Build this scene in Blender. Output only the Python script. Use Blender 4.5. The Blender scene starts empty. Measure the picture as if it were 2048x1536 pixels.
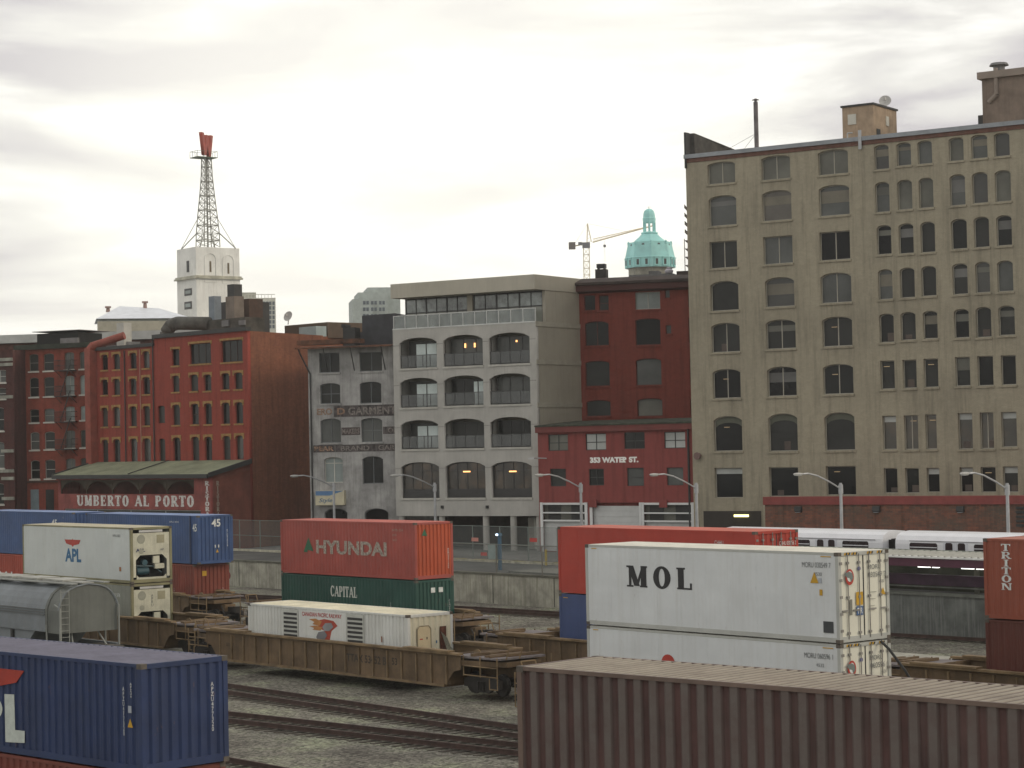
import bpy, bmesh, math, random
from mathutils import Vector, Matrix
random.seed(7)
SC = bpy.context.scene
COL = SC.collection
R = math.radians
# ---------------------------------------------------------------- camera
F_PX, PITCH, ROLL, CAM_Z = 4334.0, R(1.565), R(1.22), 10.4
R0 = Vector((1, 0, 0)); U0 = Vector((0, -math.sin(PITCH), math.cos(PITCH))); FW = Vector((0, math.cos(PITCH), math.sin(PITCH)))
cr, sr = math.cos(ROLL), math.sin(ROLL)
RT = Vector((cr, 0, 0)) + U0 * (-sr)
UP = Vector((sr, 0, 0)) + U0 * cr
cam = bpy.data.cameras.new('camera'); cam.sensor_width = 36.0; cam.lens = F_PX / 2048 * 36.0
cam.clip_start = 0.5; cam.clip_end = 6000
camo = bpy.data.objects.new('camera', cam); COL.objects.link(camo)
M = Matrix.Identity(4)
for i in range(3):
    M[i][0] = RT[i]; M[i][1] = UP[i]; M[i][2] = -FW[i]
M[2][3] = CAM_Z
camo.matrix_world = M
SC.camera = camo
CAMP = Vector((0, 0, CAM_Z))
# ---------------------------------------------------------------- light
SUN_AZ, SUN_EL = R(8), R(24)            # direction towards the sun: mostly +X (west), low
sd = Vector((math.cos(SUN_AZ) * math.cos(SUN_EL), math.sin(SUN_AZ) * math.cos(SUN_EL) * -1, math.sin(SUN_EL)))
sun = bpy.data.lights.new('sun', 'SUN'); sun.energy = 0.75; sun.angle = R(14); sun.color = (1.0, 0.86, 0.66)
suno = bpy.data.objects.new('sun', sun); COL.objects.link(suno)
suno.rotation_euler = sd.to_track_quat('Z', 'Y').to_euler()
W = bpy.data.worlds.new('World'); SC.world = W; W.use_nodes = True
nt = W.node_tree; nt.nodes.clear()
def nd(t, typ, **kw):
    n = t.nodes.new(typ)
    for k, v in kw.items(): setattr(n, k, v)
    return n
out = nd(nt, 'ShaderNodeOutputWorld'); mix = nd(nt, 'ShaderNodeMixShader')
bs = nd(nt, 'ShaderNodeBackground'); bc = nd(nt, 'ShaderNodeBackground')
sky = nd(nt, 'ShaderNodeTexSky'); sky.sky_type = 'NISHITA'; sky.sun_disc = False
sky.sun_elevation = SUN_EL; sky.sun_rotation = math.atan2(sd.x, sd.y)
nt.links.new(sky.outputs[0], bs.inputs[0]); bs.inputs[1].default_value = 0.08
tc = nd(nt, 'ShaderNodeTexCoord'); sep = nd(nt, 'ShaderNodeSeparateXYZ'); nt.links.new(tc.outputs['Generated'], sep.inputs[0])
mp = nd(nt, 'ShaderNodeMapping'); mp.inputs['Scale'].default_value = (3.2, 3.2, 16.5); mp.inputs['Rotation'].default_value = (0, R(-5), 0)
mp.inputs['Location'].default_value = (0.35, 0.1, 0.55)
nt.links.new(tc.outputs['Generated'], mp.inputs[0])
n1 = nd(nt, 'ShaderNodeTexNoise'); n1.inputs['Scale'].default_value = 1.5; n1.inputs['Detail'].default_value = 7; n1.inputs['Roughness'].default_value = 0.52; n1.inputs['Distortion'].default_value = 0.35
nt.links.new(mp.outputs[0], n1.inputs[0])
r1 = nd(nt, 'ShaderNodeValToRGB')
e = r1.color_ramp.elements
e[0].position = 0.40; e[0].color = (0.52, 0.49, 0.495, 1)
e[1].position = 0.60; e[1].color = (0.98, 0.96, 0.90, 1)
m_ = e.new(0.50); m_.color = (0.72, 0.70, 0.655, 1)
nt.links.new(n1.outputs[0], r1.inputs[0])
# bright glow of the thin cloud low in the middle of the view, as a smooth function of the direction
dot = nd(nt, 'ShaderNodeVectorMath', operation='DOT_PRODUCT'); dot.inputs[1].default_value = Vector((-0.045, 1, 0.105)).normalized()
nt.links.new(tc.outputs['Generated'], dot.inputs[0])
mr = nd(nt, 'ShaderNodeMapRange'); mr.inputs[1].default_value = 0.975; mr.inputs[2].default_value = 0.9996; mr.inputs[3].default_value = 0.0; mr.inputs[4].default_value = 0.62; mr.interpolation_type = 'SMOOTHSTEP'
nt.links.new(dot.outputs['Value'], mr.inputs[0])
gm = nd(nt, 'ShaderNodeMix', data_type='RGBA', blend_type='MIX'); gm.inputs[7].default_value = (1.0, 0.972, 0.865, 1)
nt.links.new(mr.outputs[0], gm.inputs[0]); nt.links.new(r1.outputs[0], gm.inputs[6])
# the sky behind the viewer is a duller, greyer cloud deck
m2 = nd(nt, 'ShaderNodeMapRange'); m2.inputs[1].default_value = -0.5; m2.inputs[2].default_value = 0.75; m2.inputs[3].default_value = 1.0; m2.inputs[4].default_value = 1.0
nt.links.new(sep.outputs['Y'], m2.inputs[0])
vm = nd(nt, 'ShaderNodeVectorMath', operation='SCALE'); nt.links.new(gm.outputs[2], vm.inputs[0]); nt.links.new(m2.outputs[0], vm.inputs['Scale'])
nt.links.new(vm.outputs[0], bc.inputs[0]); bc.inputs[1].default_value = 1.0
mix.inputs[0].default_value = 0.92
nt.links.new(bs.outputs[0], mix.inputs[1]); nt.links.new(bc.outputs[0], mix.inputs[2]); nt.links.new(mix.outputs[0], out.inputs[0])
SC.view_settings.view_transform = 'Standard'; SC.view_settings.look = 'None'; SC.view_settings.gamma = 1.0
SC.view_settings.exposure = 0.45
SC.render.resolution_x = 1024; SC.render.resolution_y = 768
SC.render.engine = 'CYCLES'; SC.cycles.max_bounces = 6

# ---------------------------------------------------------------- geometry of the survey
def ray(px, py):
    u = px - 1024; v = py - 768
    return (RT * u - UP * v + FW * F_PX).normalized()
TY = R(-50.3)
TD = Vector((math.cos(TY), math.sin(TY), 0)); ND = Vector((-math.sin(TY), math.cos(TY), 0))
def on_z(px, py, z):
    d = ray(px, py); return CAMP + d * ((z - CAM_Z) / d.z)
def on_n(px, py, n):                       # point of the vertical plane parallel to the tracks, n metres away
    d = ray(px, py); return CAMP + d * (n / d.dot(ND))
class Frame:
    def __init__(s, o, yaw):
        s.o = Vector(o); s.yaw = yaw
        s.x = Vector((math.cos(yaw), math.sin(yaw), 0)); s.y = Vector((-math.sin(yaw), math.cos(yaw), 0))
    def f(s, px, py, off=0.0):             # local x, z on the face y = off
        d = ray(px, py); w = s.o - CAMP + s.y * off
        P = CAMP + d * (w.dot(s.y) / d.dot(s.y)) - s.o
        return P.dot(s.x), P.z
    def e(s, px, py, at):                  # local y, z on the end face x = at
        d = ray(px, py); w = s.o - CAMP + s.x * at
        P = CAMP + d * (w.dot(s.x) / d.dot(s.x)) - s.o
        return P.dot(s.y), P.z
    def w(s, x, y, z): return s.o + s.x * x + s.y * y + Vector((0, 0, z))

# ---------------------------------------------------------------- materials
MATS = {}
def mat(name, col, rough=0.7, var=0.12, vs=1.2, metal=0.0, bump=0.0, bs_=20.0, streak=0.0, stain=None, spec=0.35, emit=0.0):
    if name in MATS: return MATS[name]
    m = bpy.data.materials.new(name); m.use_nodes = True; t = m.node_tree; b = t.nodes['Principled BSDF']
    b.inputs['Roughness'].default_value = rough; b.inputs['Metallic'].default_value = metal
    b.inputs['Specular IOR Level'].default_value = spec
    c = nd(t, 'ShaderNodeTexCoord')
    n = nd(t, 'ShaderNodeTexNoise'); n.inputs['Scale'].default_value = vs; n.inputs['Detail'].default_value = 6; n.inputs['Roughness'].default_value = 0.62
    t.links.new(c.outputs['Object'], n.inputs[0])
    mx = nd(t, 'ShaderNodeMix', data_type='RGBA')
    d = [max(0, x * (1 - var * 1.6)) for x in col]; l = [min(1, x * (1 + var)) for x in col]
    mx.inputs[6].default_value = (*d, 1); mx.inputs[7].default_value = (*l, 1)
    rr = nd(t, 'ShaderNodeMapRange'); rr.inputs[1].default_value = 0.3; rr.inputs[2].default_value = 0.7
    t.links.new(n.outputs[0], rr.inputs[0]); t.links.new(rr.outputs[0], mx.inputs[0])
    last = mx.outputs[2]
    if streak > 0:
        mp = nd(t, 'ShaderNodeMapping'); mp.inputs['Scale'].default_value = (3.0, 3.0, 0.16)
        t.links.new(c.outputs['Object'], mp.inputs[0])
        n2 = nd(t, 'ShaderNodeTexNoise'); n2.inputs['Scale'].default_value = 1.6; n2.inputs['Detail'].default_value = 5; n2.inputs['Roughness'].default_value = 0.7
        t.links.new(mp.outputs[0], n2.inputs[0])
        r2 = nd(t, 'ShaderNodeMapRange'); r2.inputs[1].default_value = 0.47; r2.inputs[2].default_value = 0.72; r2.inputs[4].default_value = streak
        t.links.new(n2.outputs[0], r2.inputs[0])
        m2 = nd(t, 'ShaderNodeMix', data_type='RGBA'); m2.inputs[7].default_value = (*(stain or [x * 0.35 for x in col]), 1)
        t.links.new(r2.outputs[0], m2.inputs[0]); t.links.new(last, m2.inputs[6]); last = m2.outputs[2]
    t.links.new(last, b.inputs['Base Color'])
    if emit > 0:
        t.links.new(last, b.inputs['Emission Color']); b.inputs['Emission Strength'].default_value = emit
    if bump > 0:
        n3 = nd(t, 'ShaderNodeTexNoise'); n3.inputs['Scale'].default_value = bs_; n3.inputs['Detail'].default_value = 4
        t.links.new(c.outputs['Object'], n3.inputs[0])
        bp = nd(t, 'ShaderNodeBump'); bp.inputs['Strength'].default_value = bump; bp.inputs['Distance'].default_value = 0.03
        t.links.new(n3.outputs[0], bp.inputs['Height']); t.links.new(bp.outputs[0], b.inputs['Normal'])
    MATS[name] = m; return m
def brick(name, c1, c2, mortar, dark=0.25, stain=None, bw=0.24, rh=0.08, vs=0.35, noise=0.5):
    if name in MATS: return MATS[name]
    m = bpy.data.materials.new(name); m.use_nodes = True; t = m.node_tree; b = t.nodes['Principled BSDF']; b.inputs['Roughness'].default_value = 0.9
    b.inputs['Specular IOR Level'].default_value = 0.15
    c = nd(t, 'ShaderNodeTexCoord'); s = nd(t, 'ShaderNodeSeparateXYZ'); t.links.new(c.outputs['Object'], s.inputs[0])
    ad = nd(t, 'ShaderNodeMath', operation='ADD'); t.links.new(s.outputs[0], ad.inputs[0]); t.links.new(s.outputs[1], ad.inputs[1])
    cb = nd(t, 'ShaderNodeCombineXYZ'); t.links.new(ad.outputs[0], cb.inputs[0]); t.links.new(s.outputs[2], cb.inputs[1])
    k = nd(t, 'ShaderNodeTexBrick'); k.inputs['Color1'].default_value = (*c1, 1); k.inputs['Color2'].default_value = (*c2, 1); k.inputs['Mortar'].default_value = (*mortar, 1)
    k.inputs['Scale'].default_value = 1.0; k.inputs['Brick Width'].default_value = bw; k.inputs['Row Height'].default_value = rh; k.inputs['Mortar Size'].default_value = 0.008; k.inputs['Bias'].default_value = -0.1
    t.links.new(cb.outputs[0], k.inputs[0])
    n = nd(t, 'ShaderNodeTexNoise'); n.inputs['Scale'].default_value = vs; n.inputs['Detail'].default_value = 9; n.inputs['Roughness'].default_value = 0.68
    t.links.new(c.outputs['Object'], n.inputs[0])
    rr = nd(t, 'ShaderNodeMapRange'); rr.inputs[1].default_value = 0.42; rr.inputs[2].default_value = 0.75; rr.inputs[4].default_value = dark
    t.links.new(n.outputs[0], rr.inputs[0])
    mx = nd(t, 'ShaderNodeMix', data_type='RGBA'); mx.inputs[7].default_value = (*(stain or [x * 0.3 for x in c1]), 1)
    t.links.new(rr.outputs[0], mx.inputs[0]); t.links.new(k.outputs[0], mx.inputs[6])
    # fine mottling
    n2 = nd(t, 'ShaderNodeTexNoise'); n2.inputs['Scale'].default_value = 2.4; n2.inputs['Detail'].default_value = 8; n2.inputs['Roughness'].default_value = 0.8
    t.links.new(c.outputs['Object'], n2.inputs[0])
    r2 = nd(t, 'ShaderNodeMapRange'); r2.inputs[1].default_value = 0.3; r2.inputs[2].default_value = 0.7; r2.inputs[3].default_value = 1 - noise * 0.5; r2.inputs[4].default_value = 1 + noise * 0.4
    t.links.new(n2.outputs[0], r2.inputs[0])
    sc = nd(t, 'ShaderNodeVectorMath', operation='SCALE'); t.links.new(mx.outputs[2], sc.inputs[0]); t.links.new(r2.outputs[0], sc.inputs['Scale'])
    mp = nd(t, 'ShaderNodeMapping'); mp.inputs['Scale'].default_value = (1.5, 1.5, .10); t.links.new(c.outputs['Object'], mp.inputs[0])
    n4 = nd(t, 'ShaderNodeTexNoise'); n4.inputs['Scale'].default_value = 1.5; n4.inputs['Detail'].default_value = 7; n4.inputs['Roughness'].default_value = 0.7; t.links.new(mp.outputs[0], n4.inputs[0])
    r4 = nd(t, 'ShaderNodeMapRange'); r4.inputs[1].default_value = .48; r4.inputs[2].default_value = .72; r4.inputs[3].default_value = 1.04; r4.inputs[4].default_value = .66; t.links.new(n4.outputs[0], r4.inputs[0])
    s4 = nd(t, 'ShaderNodeVectorMath', operation='SCALE'); t.links.new(sc.outputs[0], s4.inputs[0]); t.links.new(r4.outputs[0], s4.inputs['Scale'])
    t.links.new(s4.outputs[0], b.inputs['Base Color'])
    MATS[name] = m; return m
def glassm(name, col, rough=0.12, spec=0.4, vs=0.25, var=0.3, emit=None, es=0.0):
    if name in MATS: return MATS[name]
    m = mat(name, col, rough, var, vs, spec=spec)
    if emit:
        b = m.node_tree.nodes['Principled BSDF']; t = m.node_tree
        n = nd(t, 'ShaderNodeTexNoise'); n.inputs['Scale'].default_value = 0.9; n.inputs['Detail'].default_value = 3
        c = nd(t, 'ShaderNodeTexCoord'); t.links.new(c.outputs['Object'], n.inputs[0])
        r = nd(t, 'ShaderNodeMapRange'); r.inputs[1].default_value = 0.45; r.inputs[2].default_value = 0.7; r.inputs[4].default_value = es
        t.links.new(n.outputs[0], r.inputs[0]); t.links.new(r.outputs[0], b.inputs['Emission Strength']); b.inputs['Emission Color'].default_value = (*emit, 1)
    return m

# ---------------------------------------------------------------- mesh helpers
class MB:
    def __init__(s): s.v = []; s.f = []
    def add(s, vs, fs):
        o = len(s.v); s.v += [tuple(p) for p in vs]; s.f += [tuple(i + o for i in f) for f in fs]; return s
    def box(s, x0, y0, z0, x1, y1, z1):
        v = [(x, y, z) for z in (z0, z1) for y in (y0, y1) for x in (x0, x1)]
        return s.add(v, [(0, 2, 3, 1), (4, 5, 7, 6), (0, 1, 5, 4), (1, 3, 7, 5), (3, 2, 6, 7), (2, 0, 4, 6)])
    def tube(s, p, q, r, r2=None, n=8, cap=True):
        p = Vector(p); q = Vector(q); r2 = r if r2 is None else r2
        d = (q - p).normalized(); a = d.orthogonal().normalized(); b = d.cross(a)
        v = []
        for c, rr in ((p, r), (q, r2)):
            for i in range(n):
                t = 2 * math.pi * i / n; v.append(c + a * rr * math.cos(t) + b * rr * math.sin(t))
        f = [(i, (i + 1) % n, n + (i + 1) % n, n + i) for i in range(n)]
        if cap: f += [tuple(range(n - 1, -1, -1)), tuple(range(n, 2 * n))]
        return s.add(v, f)
    def path(s, pts, r, n=8):
        for a, b in zip(pts, pts[1:]): s.tube(a, b, r, n=n)
        return s
    def prism(s, poly, axis, a, b):        # poly of 2D points in the other two axes
        def P(p, t):
            if axis == 'x': return (t, p[0], p[1])
            if axis == 'y': return (p[0], t, p[1])
            return (p[0], p[1], t)
        n = len(poly)
        v = [P(p, a) for p in poly] + [P(p, b) for p in poly]
        f = [(i, (i + 1) % n, n + (i + 1) % n, n + i) for i in range(n)] + [tuple(range(n - 1, -1, -1)), tuple(range(n, 2 * n))]
        return s.add(v, f)
    def lathe(s, prof, n=16, c=(0, 0), a0=0.0):
        v = []; m = len(prof)
        for i in range(n):
            t = a0 + 2 * math.pi * i / n
            for r, z in prof: v.append((c[0] + r * math.cos(t), c[1] + r * math.sin(t), z))
        f = []
        for i in range(n):
            j = (i + 1) % n
            for k in range(m - 1): f.append((i * m + k, j * m + k, j * m + k + 1, i * m + k + 1))
        f.append(tuple(i * m for i in range(n - 1, -1, -1))); f.append(tuple(i * m + m - 1 for i in range(n)))
        return s.add(v, f)
    def build(s, name, m, parent=None, loc=None, smooth=False):
        me = bpy.data.meshes.new(name); me.from_pydata(s.v, [], s.f)
        bm = bmesh.new(); bm.from_mesh(me); bmesh.ops.recalc_face_normals(bm, faces=bm.faces); bm.to_mesh(me); bm.free()
        if smooth:
            for p in me.polygons: p.use_smooth = True
        me.materials.append(m); o = bpy.data.objects.new(name, me); COL.objects.link(o)
        if parent: o.parent = parent
        if loc is not None: o.location = loc
        return o
def thing(name, label, cat, loc=(0, 0, 0), rz=0.0, group=None):
    o = bpy.data.objects.new(name, None); COL.objects.link(o); o.location = loc; o.rotation_euler = (0, 0, rz)
    o['label'] = label; o['category'] = cat
    if group: o['group'] = group
    return o
def tag(o, label, cat, group=None, kind=None):
    o['label'] = label; o['category'] = cat
    if group: o['group'] = group
    if kind: o['kind'] = kind
    return o
def struct(o): o['kind'] = 'structure'; return o
def arch(x0, x1, z1, rise, n=8):
    c = (x0 + x1) / 2; h = (x1 - x0) / 2
    return [(x1 - (x1 - x0) * i / n, z1 - rise + rise * math.sqrt(max(0, 1 - ((x1 - (x1 - x0) * i / n - c) / h) ** 2 * 0.96)) if rise > 0 else z1) for i in range(n + 1)] if rise > 0 else [(x1, z1), (x0, z1)]
def opening(x0, x1, z0, z1, rise=0): return [(x0, z0), (x1, z0)] + arch(x0, x1, z1, rise)
def plate(name, m, loops, y0, y1, parent=None, hide=None):
    """vertical slab between y0 and y1 with any outline and holes (first loop = outline, x and z)"""
    cu = bpy.data.curves.new(name, 'CURVE'); cu.dimensions = '2D'; cu.fill_mode = 'BOTH'; cu.extrude = abs(y1 - y0) / 2
    for lp in loops:
        sp = cu.splines.new('POLY'); sp.points.add(len(lp) - 1)
        for i, (x, z) in enumerate(lp): sp.points[i].co = (x, z, 0, 1)
        sp.use_cyclic_u = True
    ob = bpy.data.objects.new('tmp', cu); COL.objects.link(ob)
    dg = bpy.context.evaluated_depsgraph_get(); me = bpy.data.meshes.new_from_object(ob.evaluated_get(dg))
    bpy.data.objects.remove(ob); bpy.data.curves.remove(cu)
    for v in me.vertices: v.co = Vector((v.co.x, (y0 + y1) / 2 - v.co.z, v.co.y))
    me.name = name; me.materials.clear(); me.materials.append(m)
    bm = bmesh.new(); bm.from_mesh(me); bmesh.ops.remove_doubles(bm, verts=bm.verts, dist=0.0005); bmesh.ops.recalc_face_normals(bm, faces=bm.faces); bm.to_mesh(me); bm.free()
    o = bpy.data.objects.new(name, me); COL.objects.link(o)
    if parent: o.parent = parent
    return o
def text(s, m, parent, x, z, h, face='f', at=0.0, bold=0.0, sx=1.0, shear=0.0, space=1.0, name='lettering', width=None, vertical=False, th=0.004):
    """sans lettering; x,z = lower-left corner on the face plane, h = cap height; face f: plane y=at looking -y, e: plane x=at looking +x"""
    cu = bpy.data.curves.new('t', 'FONT'); cu.body = '\n'.join(s) if vertical else s
    cu.size = h / 0.70; cu.offset = bold * h; cu.shear = shear; cu.space_character = space; cu.extrude = 0
    if vertical: cu.align_x = 'CENTER'; cu.space_line = 0.82
    ob = bpy.data.objects.new('tmp', cu); COL.objects.link(ob)
    dg = bpy.context.evaluated_depsgraph_get(); me = bpy.data.meshes.new_from_object(ob.evaluated_get(dg))
    bpy.data.objects.remove(ob); bpy.data.curves.remove(cu)
    if not len(me.vertices): return None
    mnx = min(v.co.x for v in me.vertices); mxx = max(v.co.x for v in me.vertices); mny = min(v.co.y for v in me.vertices)
    k = (width / (mxx - mnx)) if width else sx
    mxy = max(v.co.y for v in me.vertices); ky = 1 if vertical else h / (mxy - mny)
    for v in me.vertices:
        a = (v.co.x - mnx) * k + x; b = (v.co.y - mny) * ky + z
        v.co = Vector((a, at - th, b)) if face == 'f' else Vector((at + th, a, b))
    me.name = name; me.materials.clear(); me.materials.append(m)
    o = bpy.data.objects.new(name, me); COL.objects.link(o); o.parent = parent
    return o
# --- slab-serif stroke letters
def _ring(cx, cy, rx, ry, tx, ty, a0, a1, n=14):
    q = []
    for i in range(n):
        t0 = R(a0 + (a1 - a0) * i / n); t1 = R(a0 + (a1 - a0) * (i + 1) / n)
        f = lambda t, o: (cx + (rx - (tx if o else 0)) * math.cos(t), cy + (ry - (ty if o else 0)) * math.sin(t))
        q.append([f(t0, 0), f(t1, 0), f(t1, 1), f(t0, 1)])
    return q
def _st(x0, y0, x1, y1, w):                # stroke with horizontal cut ends
    if abs(y1 - y0) > abs(x1 - x0) * 0.3: return [[(x0 - w / 2, y0), (x0 + w / 2, y0), (x1 + w / 2, y1), (x1 - w / 2, y1)]]
    return [[(x0, y0 - w / 2), (x1, y1 - w / 2), (x1, y1 + w / 2), (x0, y0 + w / 2)]]
def glyph(c, K=0.22, k=0.10, s=0.09):
    sf = lambda x, y, w: _st(x - w / 2, y + (s / 2 if y < .5 else -s / 2), x + w / 2, y + (s / 2 if y < .5 else -s / 2), s)
    if c == 'M': return 1.0, _st(.17, 0, .17, 1, k) + _st(.2, 1, .5, .05, K) + _st(.8, 1, .5, .05, k) + _st(.82, 0, .82, 1, K) + sf(.17, 0, .32) + sf(.82, 0, .36) + sf(.14, 1, .28) + sf(.86, 1, .28)
    if c in 'OQ': return .82, _ring(.41, .5, .41, .53, K, k, 0, 360, 24) + (_st(.45, .2, .8, -.1, k * 1.3) if c == 'Q' else [])
    if c == 'L': return .72, _st(.2, 0, .2, 1, K) + sf(.2, 1, .4) + _st(.02, s / 2, .7, s / 2, s) + _st(.66, 0, .66, .3, .09)
    if c == 'T': return .8, _st(.4, 0, .4, 1, K) + _st(0, 1 - s / 2, .8, 1 - s / 2, s) + sf(.4, 0, .4) + _st(.045, .72, .045, 1, .09) + _st(.755, .72, .755, 1, .09)
    if c == 'I': return .42, _st(.21, 0, .21, 1, K) + sf(.21, 0, .42) + sf(.21, 1, .42)
    if c == 'N': return .9, _st(.15, 0, .15, 1, k) + _st(.2, 1, .72, 0, K) + _st(.76, 0, .76, 1, k) + sf(.15, 0, .3) + sf(.12, 1, .24) + sf(.76, 1, .3)
    if c == 'A': return .92, _st(.12, 0, .46, 1, k) + _st(.78, 0, .46, 1, K) + _st(.25, .33, .66, .33, s) + sf(.13, 0, .28) + sf(.79, 0, .34)
    if c in 'PRB':
        g = _st(.2, 0, .2, 1, K) + _st(.02, 1 - s / 2, .45, 1 - s / 2, s) + _st(.2, .5, .45, .5, s) + _ring(.45, .73, .3, .27, K * .9, s, -90, 90, 10)
        if c == 'P': g += sf(.2, 0, .4)
        if c == 'R': g += sf(.2, 0, .38) + _st(.72, 0, .42, .5, K) + sf(.74, 0, .3)
        if c == 'B': g += _st(.02, s / 2, .45, s / 2, s) + _ring(.45, .27, .34, .27, K * .9, s, -90, 90, 10)
        return .82, g
    if c in 'CG': return .82, _ring(.43, .5, .43, .53, K, k, 45, 315, 20) + _st(.74, .68, .74, 1, .09) + (_st(.68, 0, .68, .42, K) + sf(.68, .46, .36) if c == 'G' else _st(.74, .08, .74, .3, .07))
    if c == 'E': return .76, _st(.2, 0, .2, 1, K) + _st(.02, 1 - s / 2, .7, 1 - s / 2, s) + _st(.02, s / 2, .72, s / 2, s) + _st(.2, .5, .52, .5, s) + _st(.66, .7, .66, 1, .08) + _st(.68, 0, .68, .3, .08) + _st(.52, .38, .52, .62, .07)
    if c == 'D': return .86, _st(.2, 0, .2, 1, K) + _st(.02, 1 - s / 2, .42, 1 - s / 2, s) + _st(.02, s / 2, .42, s / 2, s) + _ring(.42, .5, .42, .5, K, s, -90, 90, 12)
    if c == 'U': return .86, _st(.18, .3, .18, 1, K) + _st(.7, .3, .7, 1, k) + _ring(.44, .32, .37, .34, K * .8, k, 180, 360, 10) + sf(.18, 1, .38) + sf(.7, 1, .3)
    if c == 'S': return .7, _ring(.35, .74, .3, .27, K * .8, k, 30, 270, 10) + _ring(.35, .26, .33, .27, K * .8, k, -150, 90, 10) + _st(.6, .7, .6, .98, .07) + _st(.06, .02, .06, .3, .07)
    return .45, []
def serif(s, m, parent, x0, z0, x1, z1, face='f', at=0.0, sp=0.14, K=0.22, k=0.10, name='lettering', vertical=False, gl=0.09):
    """slab-serif lettering filling the box x0..x1, z0..z1 of the face"""
    b = MB(); pos = 0.0; items = []
    for c in s:
        w, g = glyph(c, K, k, gl); items.append((pos, w, g)); pos += w + sp
    tot = pos - sp; n = 0
    for i, (p, w, g) in enumerate(items):
        for j, q in enumerate(g):
            vs = []
            for (a, c) in q:
                if vertical:
                    ch = (z1 - z0) / (len(s) + 0.14 * (len(s) - 1)); aa = x0 + (x1 - x0) * ((a - w / 2) / 0.95 + .5); bb = z1 - (i * 1.14 + 1) * ch + c * ch
                else:
                    aa = x0 + (p + a) / tot * (x1 - x0); bb = z0 + c * (z1 - z0)
                d = 0.004 + 0.0004 * (n % 9); vs.append((aa, at - d, bb) if face == 'f' else (at + d, aa, bb))
            n += 1
            b.add(vs, [(0, 1, 2, 3)])
    return b.build(name, m, parent)

# ================================================================= the setting
ZS = 1.88                                   # street level
N_WALL, N_KERB = 89.0, 98.6
def gravel():
    m = bpy.data.materials.new('ballast'); m.use_nodes = True; t = m.node_tree; b = t.nodes['Principled BSDF']; b.inputs['Roughness'].default_value = 0.95; b.inputs['Specular IOR Level'].default_value = 0.1
    c = nd(t, 'ShaderNodeTexCoord')
    v = nd(t, 'ShaderNodeTexVoronoi'); v.inputs['Scale'].default_value = 9.0; t.links.new(c.outputs['Object'], v.inputs[0])
    n = nd(t, 'ShaderNodeTexNoise'); n.inputs['Scale'].default_value = 0.32; n.inputs['Detail'].default_value = 9; n.inputs['Roughness'].default_value = 0.7; t.links.new(c.outputs['Object'], n.inputs[0])
    rp = nd(t, 'ShaderNodeValToRGB'); e = rp.color_ramp.elements; e[0].position = .38; e[0].color = (.085, .078, .067, 1); e[1].position = .66; e[1].color = (.19, .20, .14, 1)
    x = e.new(.5); x.color = (.14, .133, .112, 1)
    t.links.new(n.outputs[0], rp.inputs[0])
    mr = nd(t, 'ShaderNodeMapRange'); mr.inputs[3].default_value = .45; mr.inputs[4].default_value = 1.75
    sx = nd(t, 'ShaderNodeSeparateColor'); t.links.new(v.outputs['Color'], sx.inputs[0]); t.links.new(sx.outputs[0], mr.inputs[0])
    sc = nd(t, 'ShaderNodeVectorMath', operation='SCALE'); t.links.new(rp.outputs[0], sc.inputs[0]); t.links.new(mr.outputs[0], sc.inputs['Scale']); t.links.new(sc.outputs[0], b.inputs['Base Color'])
    bp = nd(t, 'ShaderNodeBump'); bp.inputs['Strength'].default_value = .8; bp.inputs['Distance'].default_value = .04; t.links.new(v.outputs['Distance'], bp.inputs['Height']); t.links.new(bp.outputs[0], b.inputs['Normal'])
    return m
def tn(t, n, z=0.0):                        # point from along-track distance and offset
    p = TD * t + ND * n; return Vector((p.x, p.y, z))
M_grav = gravel()
M_asph = mat('asphalt', (.085, .085, .08), .9, .3, .3, bump=.3)
M_street = mat('street_paving', (.17, .165, .155), .9, .3, .25)
M_conc = mat('wall_concrete', (.36, .35, .29), .9, .3, .8, streak=.75, stain=(.13, .13, .09), bump=.3)
M_concl = mat('light_concrete', (.40, .38, .30), .9, .2, .8, streak=.3)
def sheet(name, n0, n1, z, m, t0=-420, t1=420, kind=True):
    b = MB(); b.add([tn(t0, n0, z), tn(t1, n0, z), tn(t1, n1, z), tn(t0, n1, z)], [(0, 1, 2, 3)]); o = b.build(name, m)
    if kind: struct(o)
    return o
sheet('ground', -160, N_WALL + .2, 0.0, M_grav)
b = MB()
b.add([tn(-420, N_WALL + .1, ZS - .02), tn(420, N_WALL + .1, ZS - .02), tn(420, 620, ZS - .02), tn(-420, 620, ZS - .02)], [(0, 1, 2, 3)])
struct(b.build('street', M_street))
sheet('road_verge', N_WALL + .5, N_KERB - .5, ZS + .004, M_asph, -260, 60)
# retaining wall, kerb (aligned to the tracks)
def tbox(b, t0, t1, n0, n1, z0, z1):
    v = [tn(t, n, z) for z in (z0, z1) for n in (n0, n1) for t in (t0, t1)]
    return b.add(v, [(0, 2, 3, 1), (4, 5, 7, 6), (0, 1, 5, 4), (1, 3, 7, 5), (3, 2, 6, 7), (2, 0, 4, 6)])
rw = thing('retaining_wall', 'long weathered concrete retaining wall between the rail yard and the street', 'wall')
TW = on_n(1640, 1110, 87.2).dot(TD) + .2
b = MB(); tbox(b, -260, TW, N_WALL, N_WALL + .45, 0, ZS); b.build('wall', M_conc, rw)
b = MB(); tbox(b, -260, TW, N_WALL - .06, N_WALL + .5, ZS + .003, ZS + .12)
b.build('coping', mat('coping', (.12, .12, .095), .9, .3), rw)
for i in range(30): b = MB(); tbox(b, TW - 6 - i * 6.1, TW - 5.94 - i * 6.1, N_WALL - .012, N_WALL + .01, 0.05, ZS - .02); b.build('joint', mat('joint', (.05, .05, .04), .9), rw)
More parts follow.
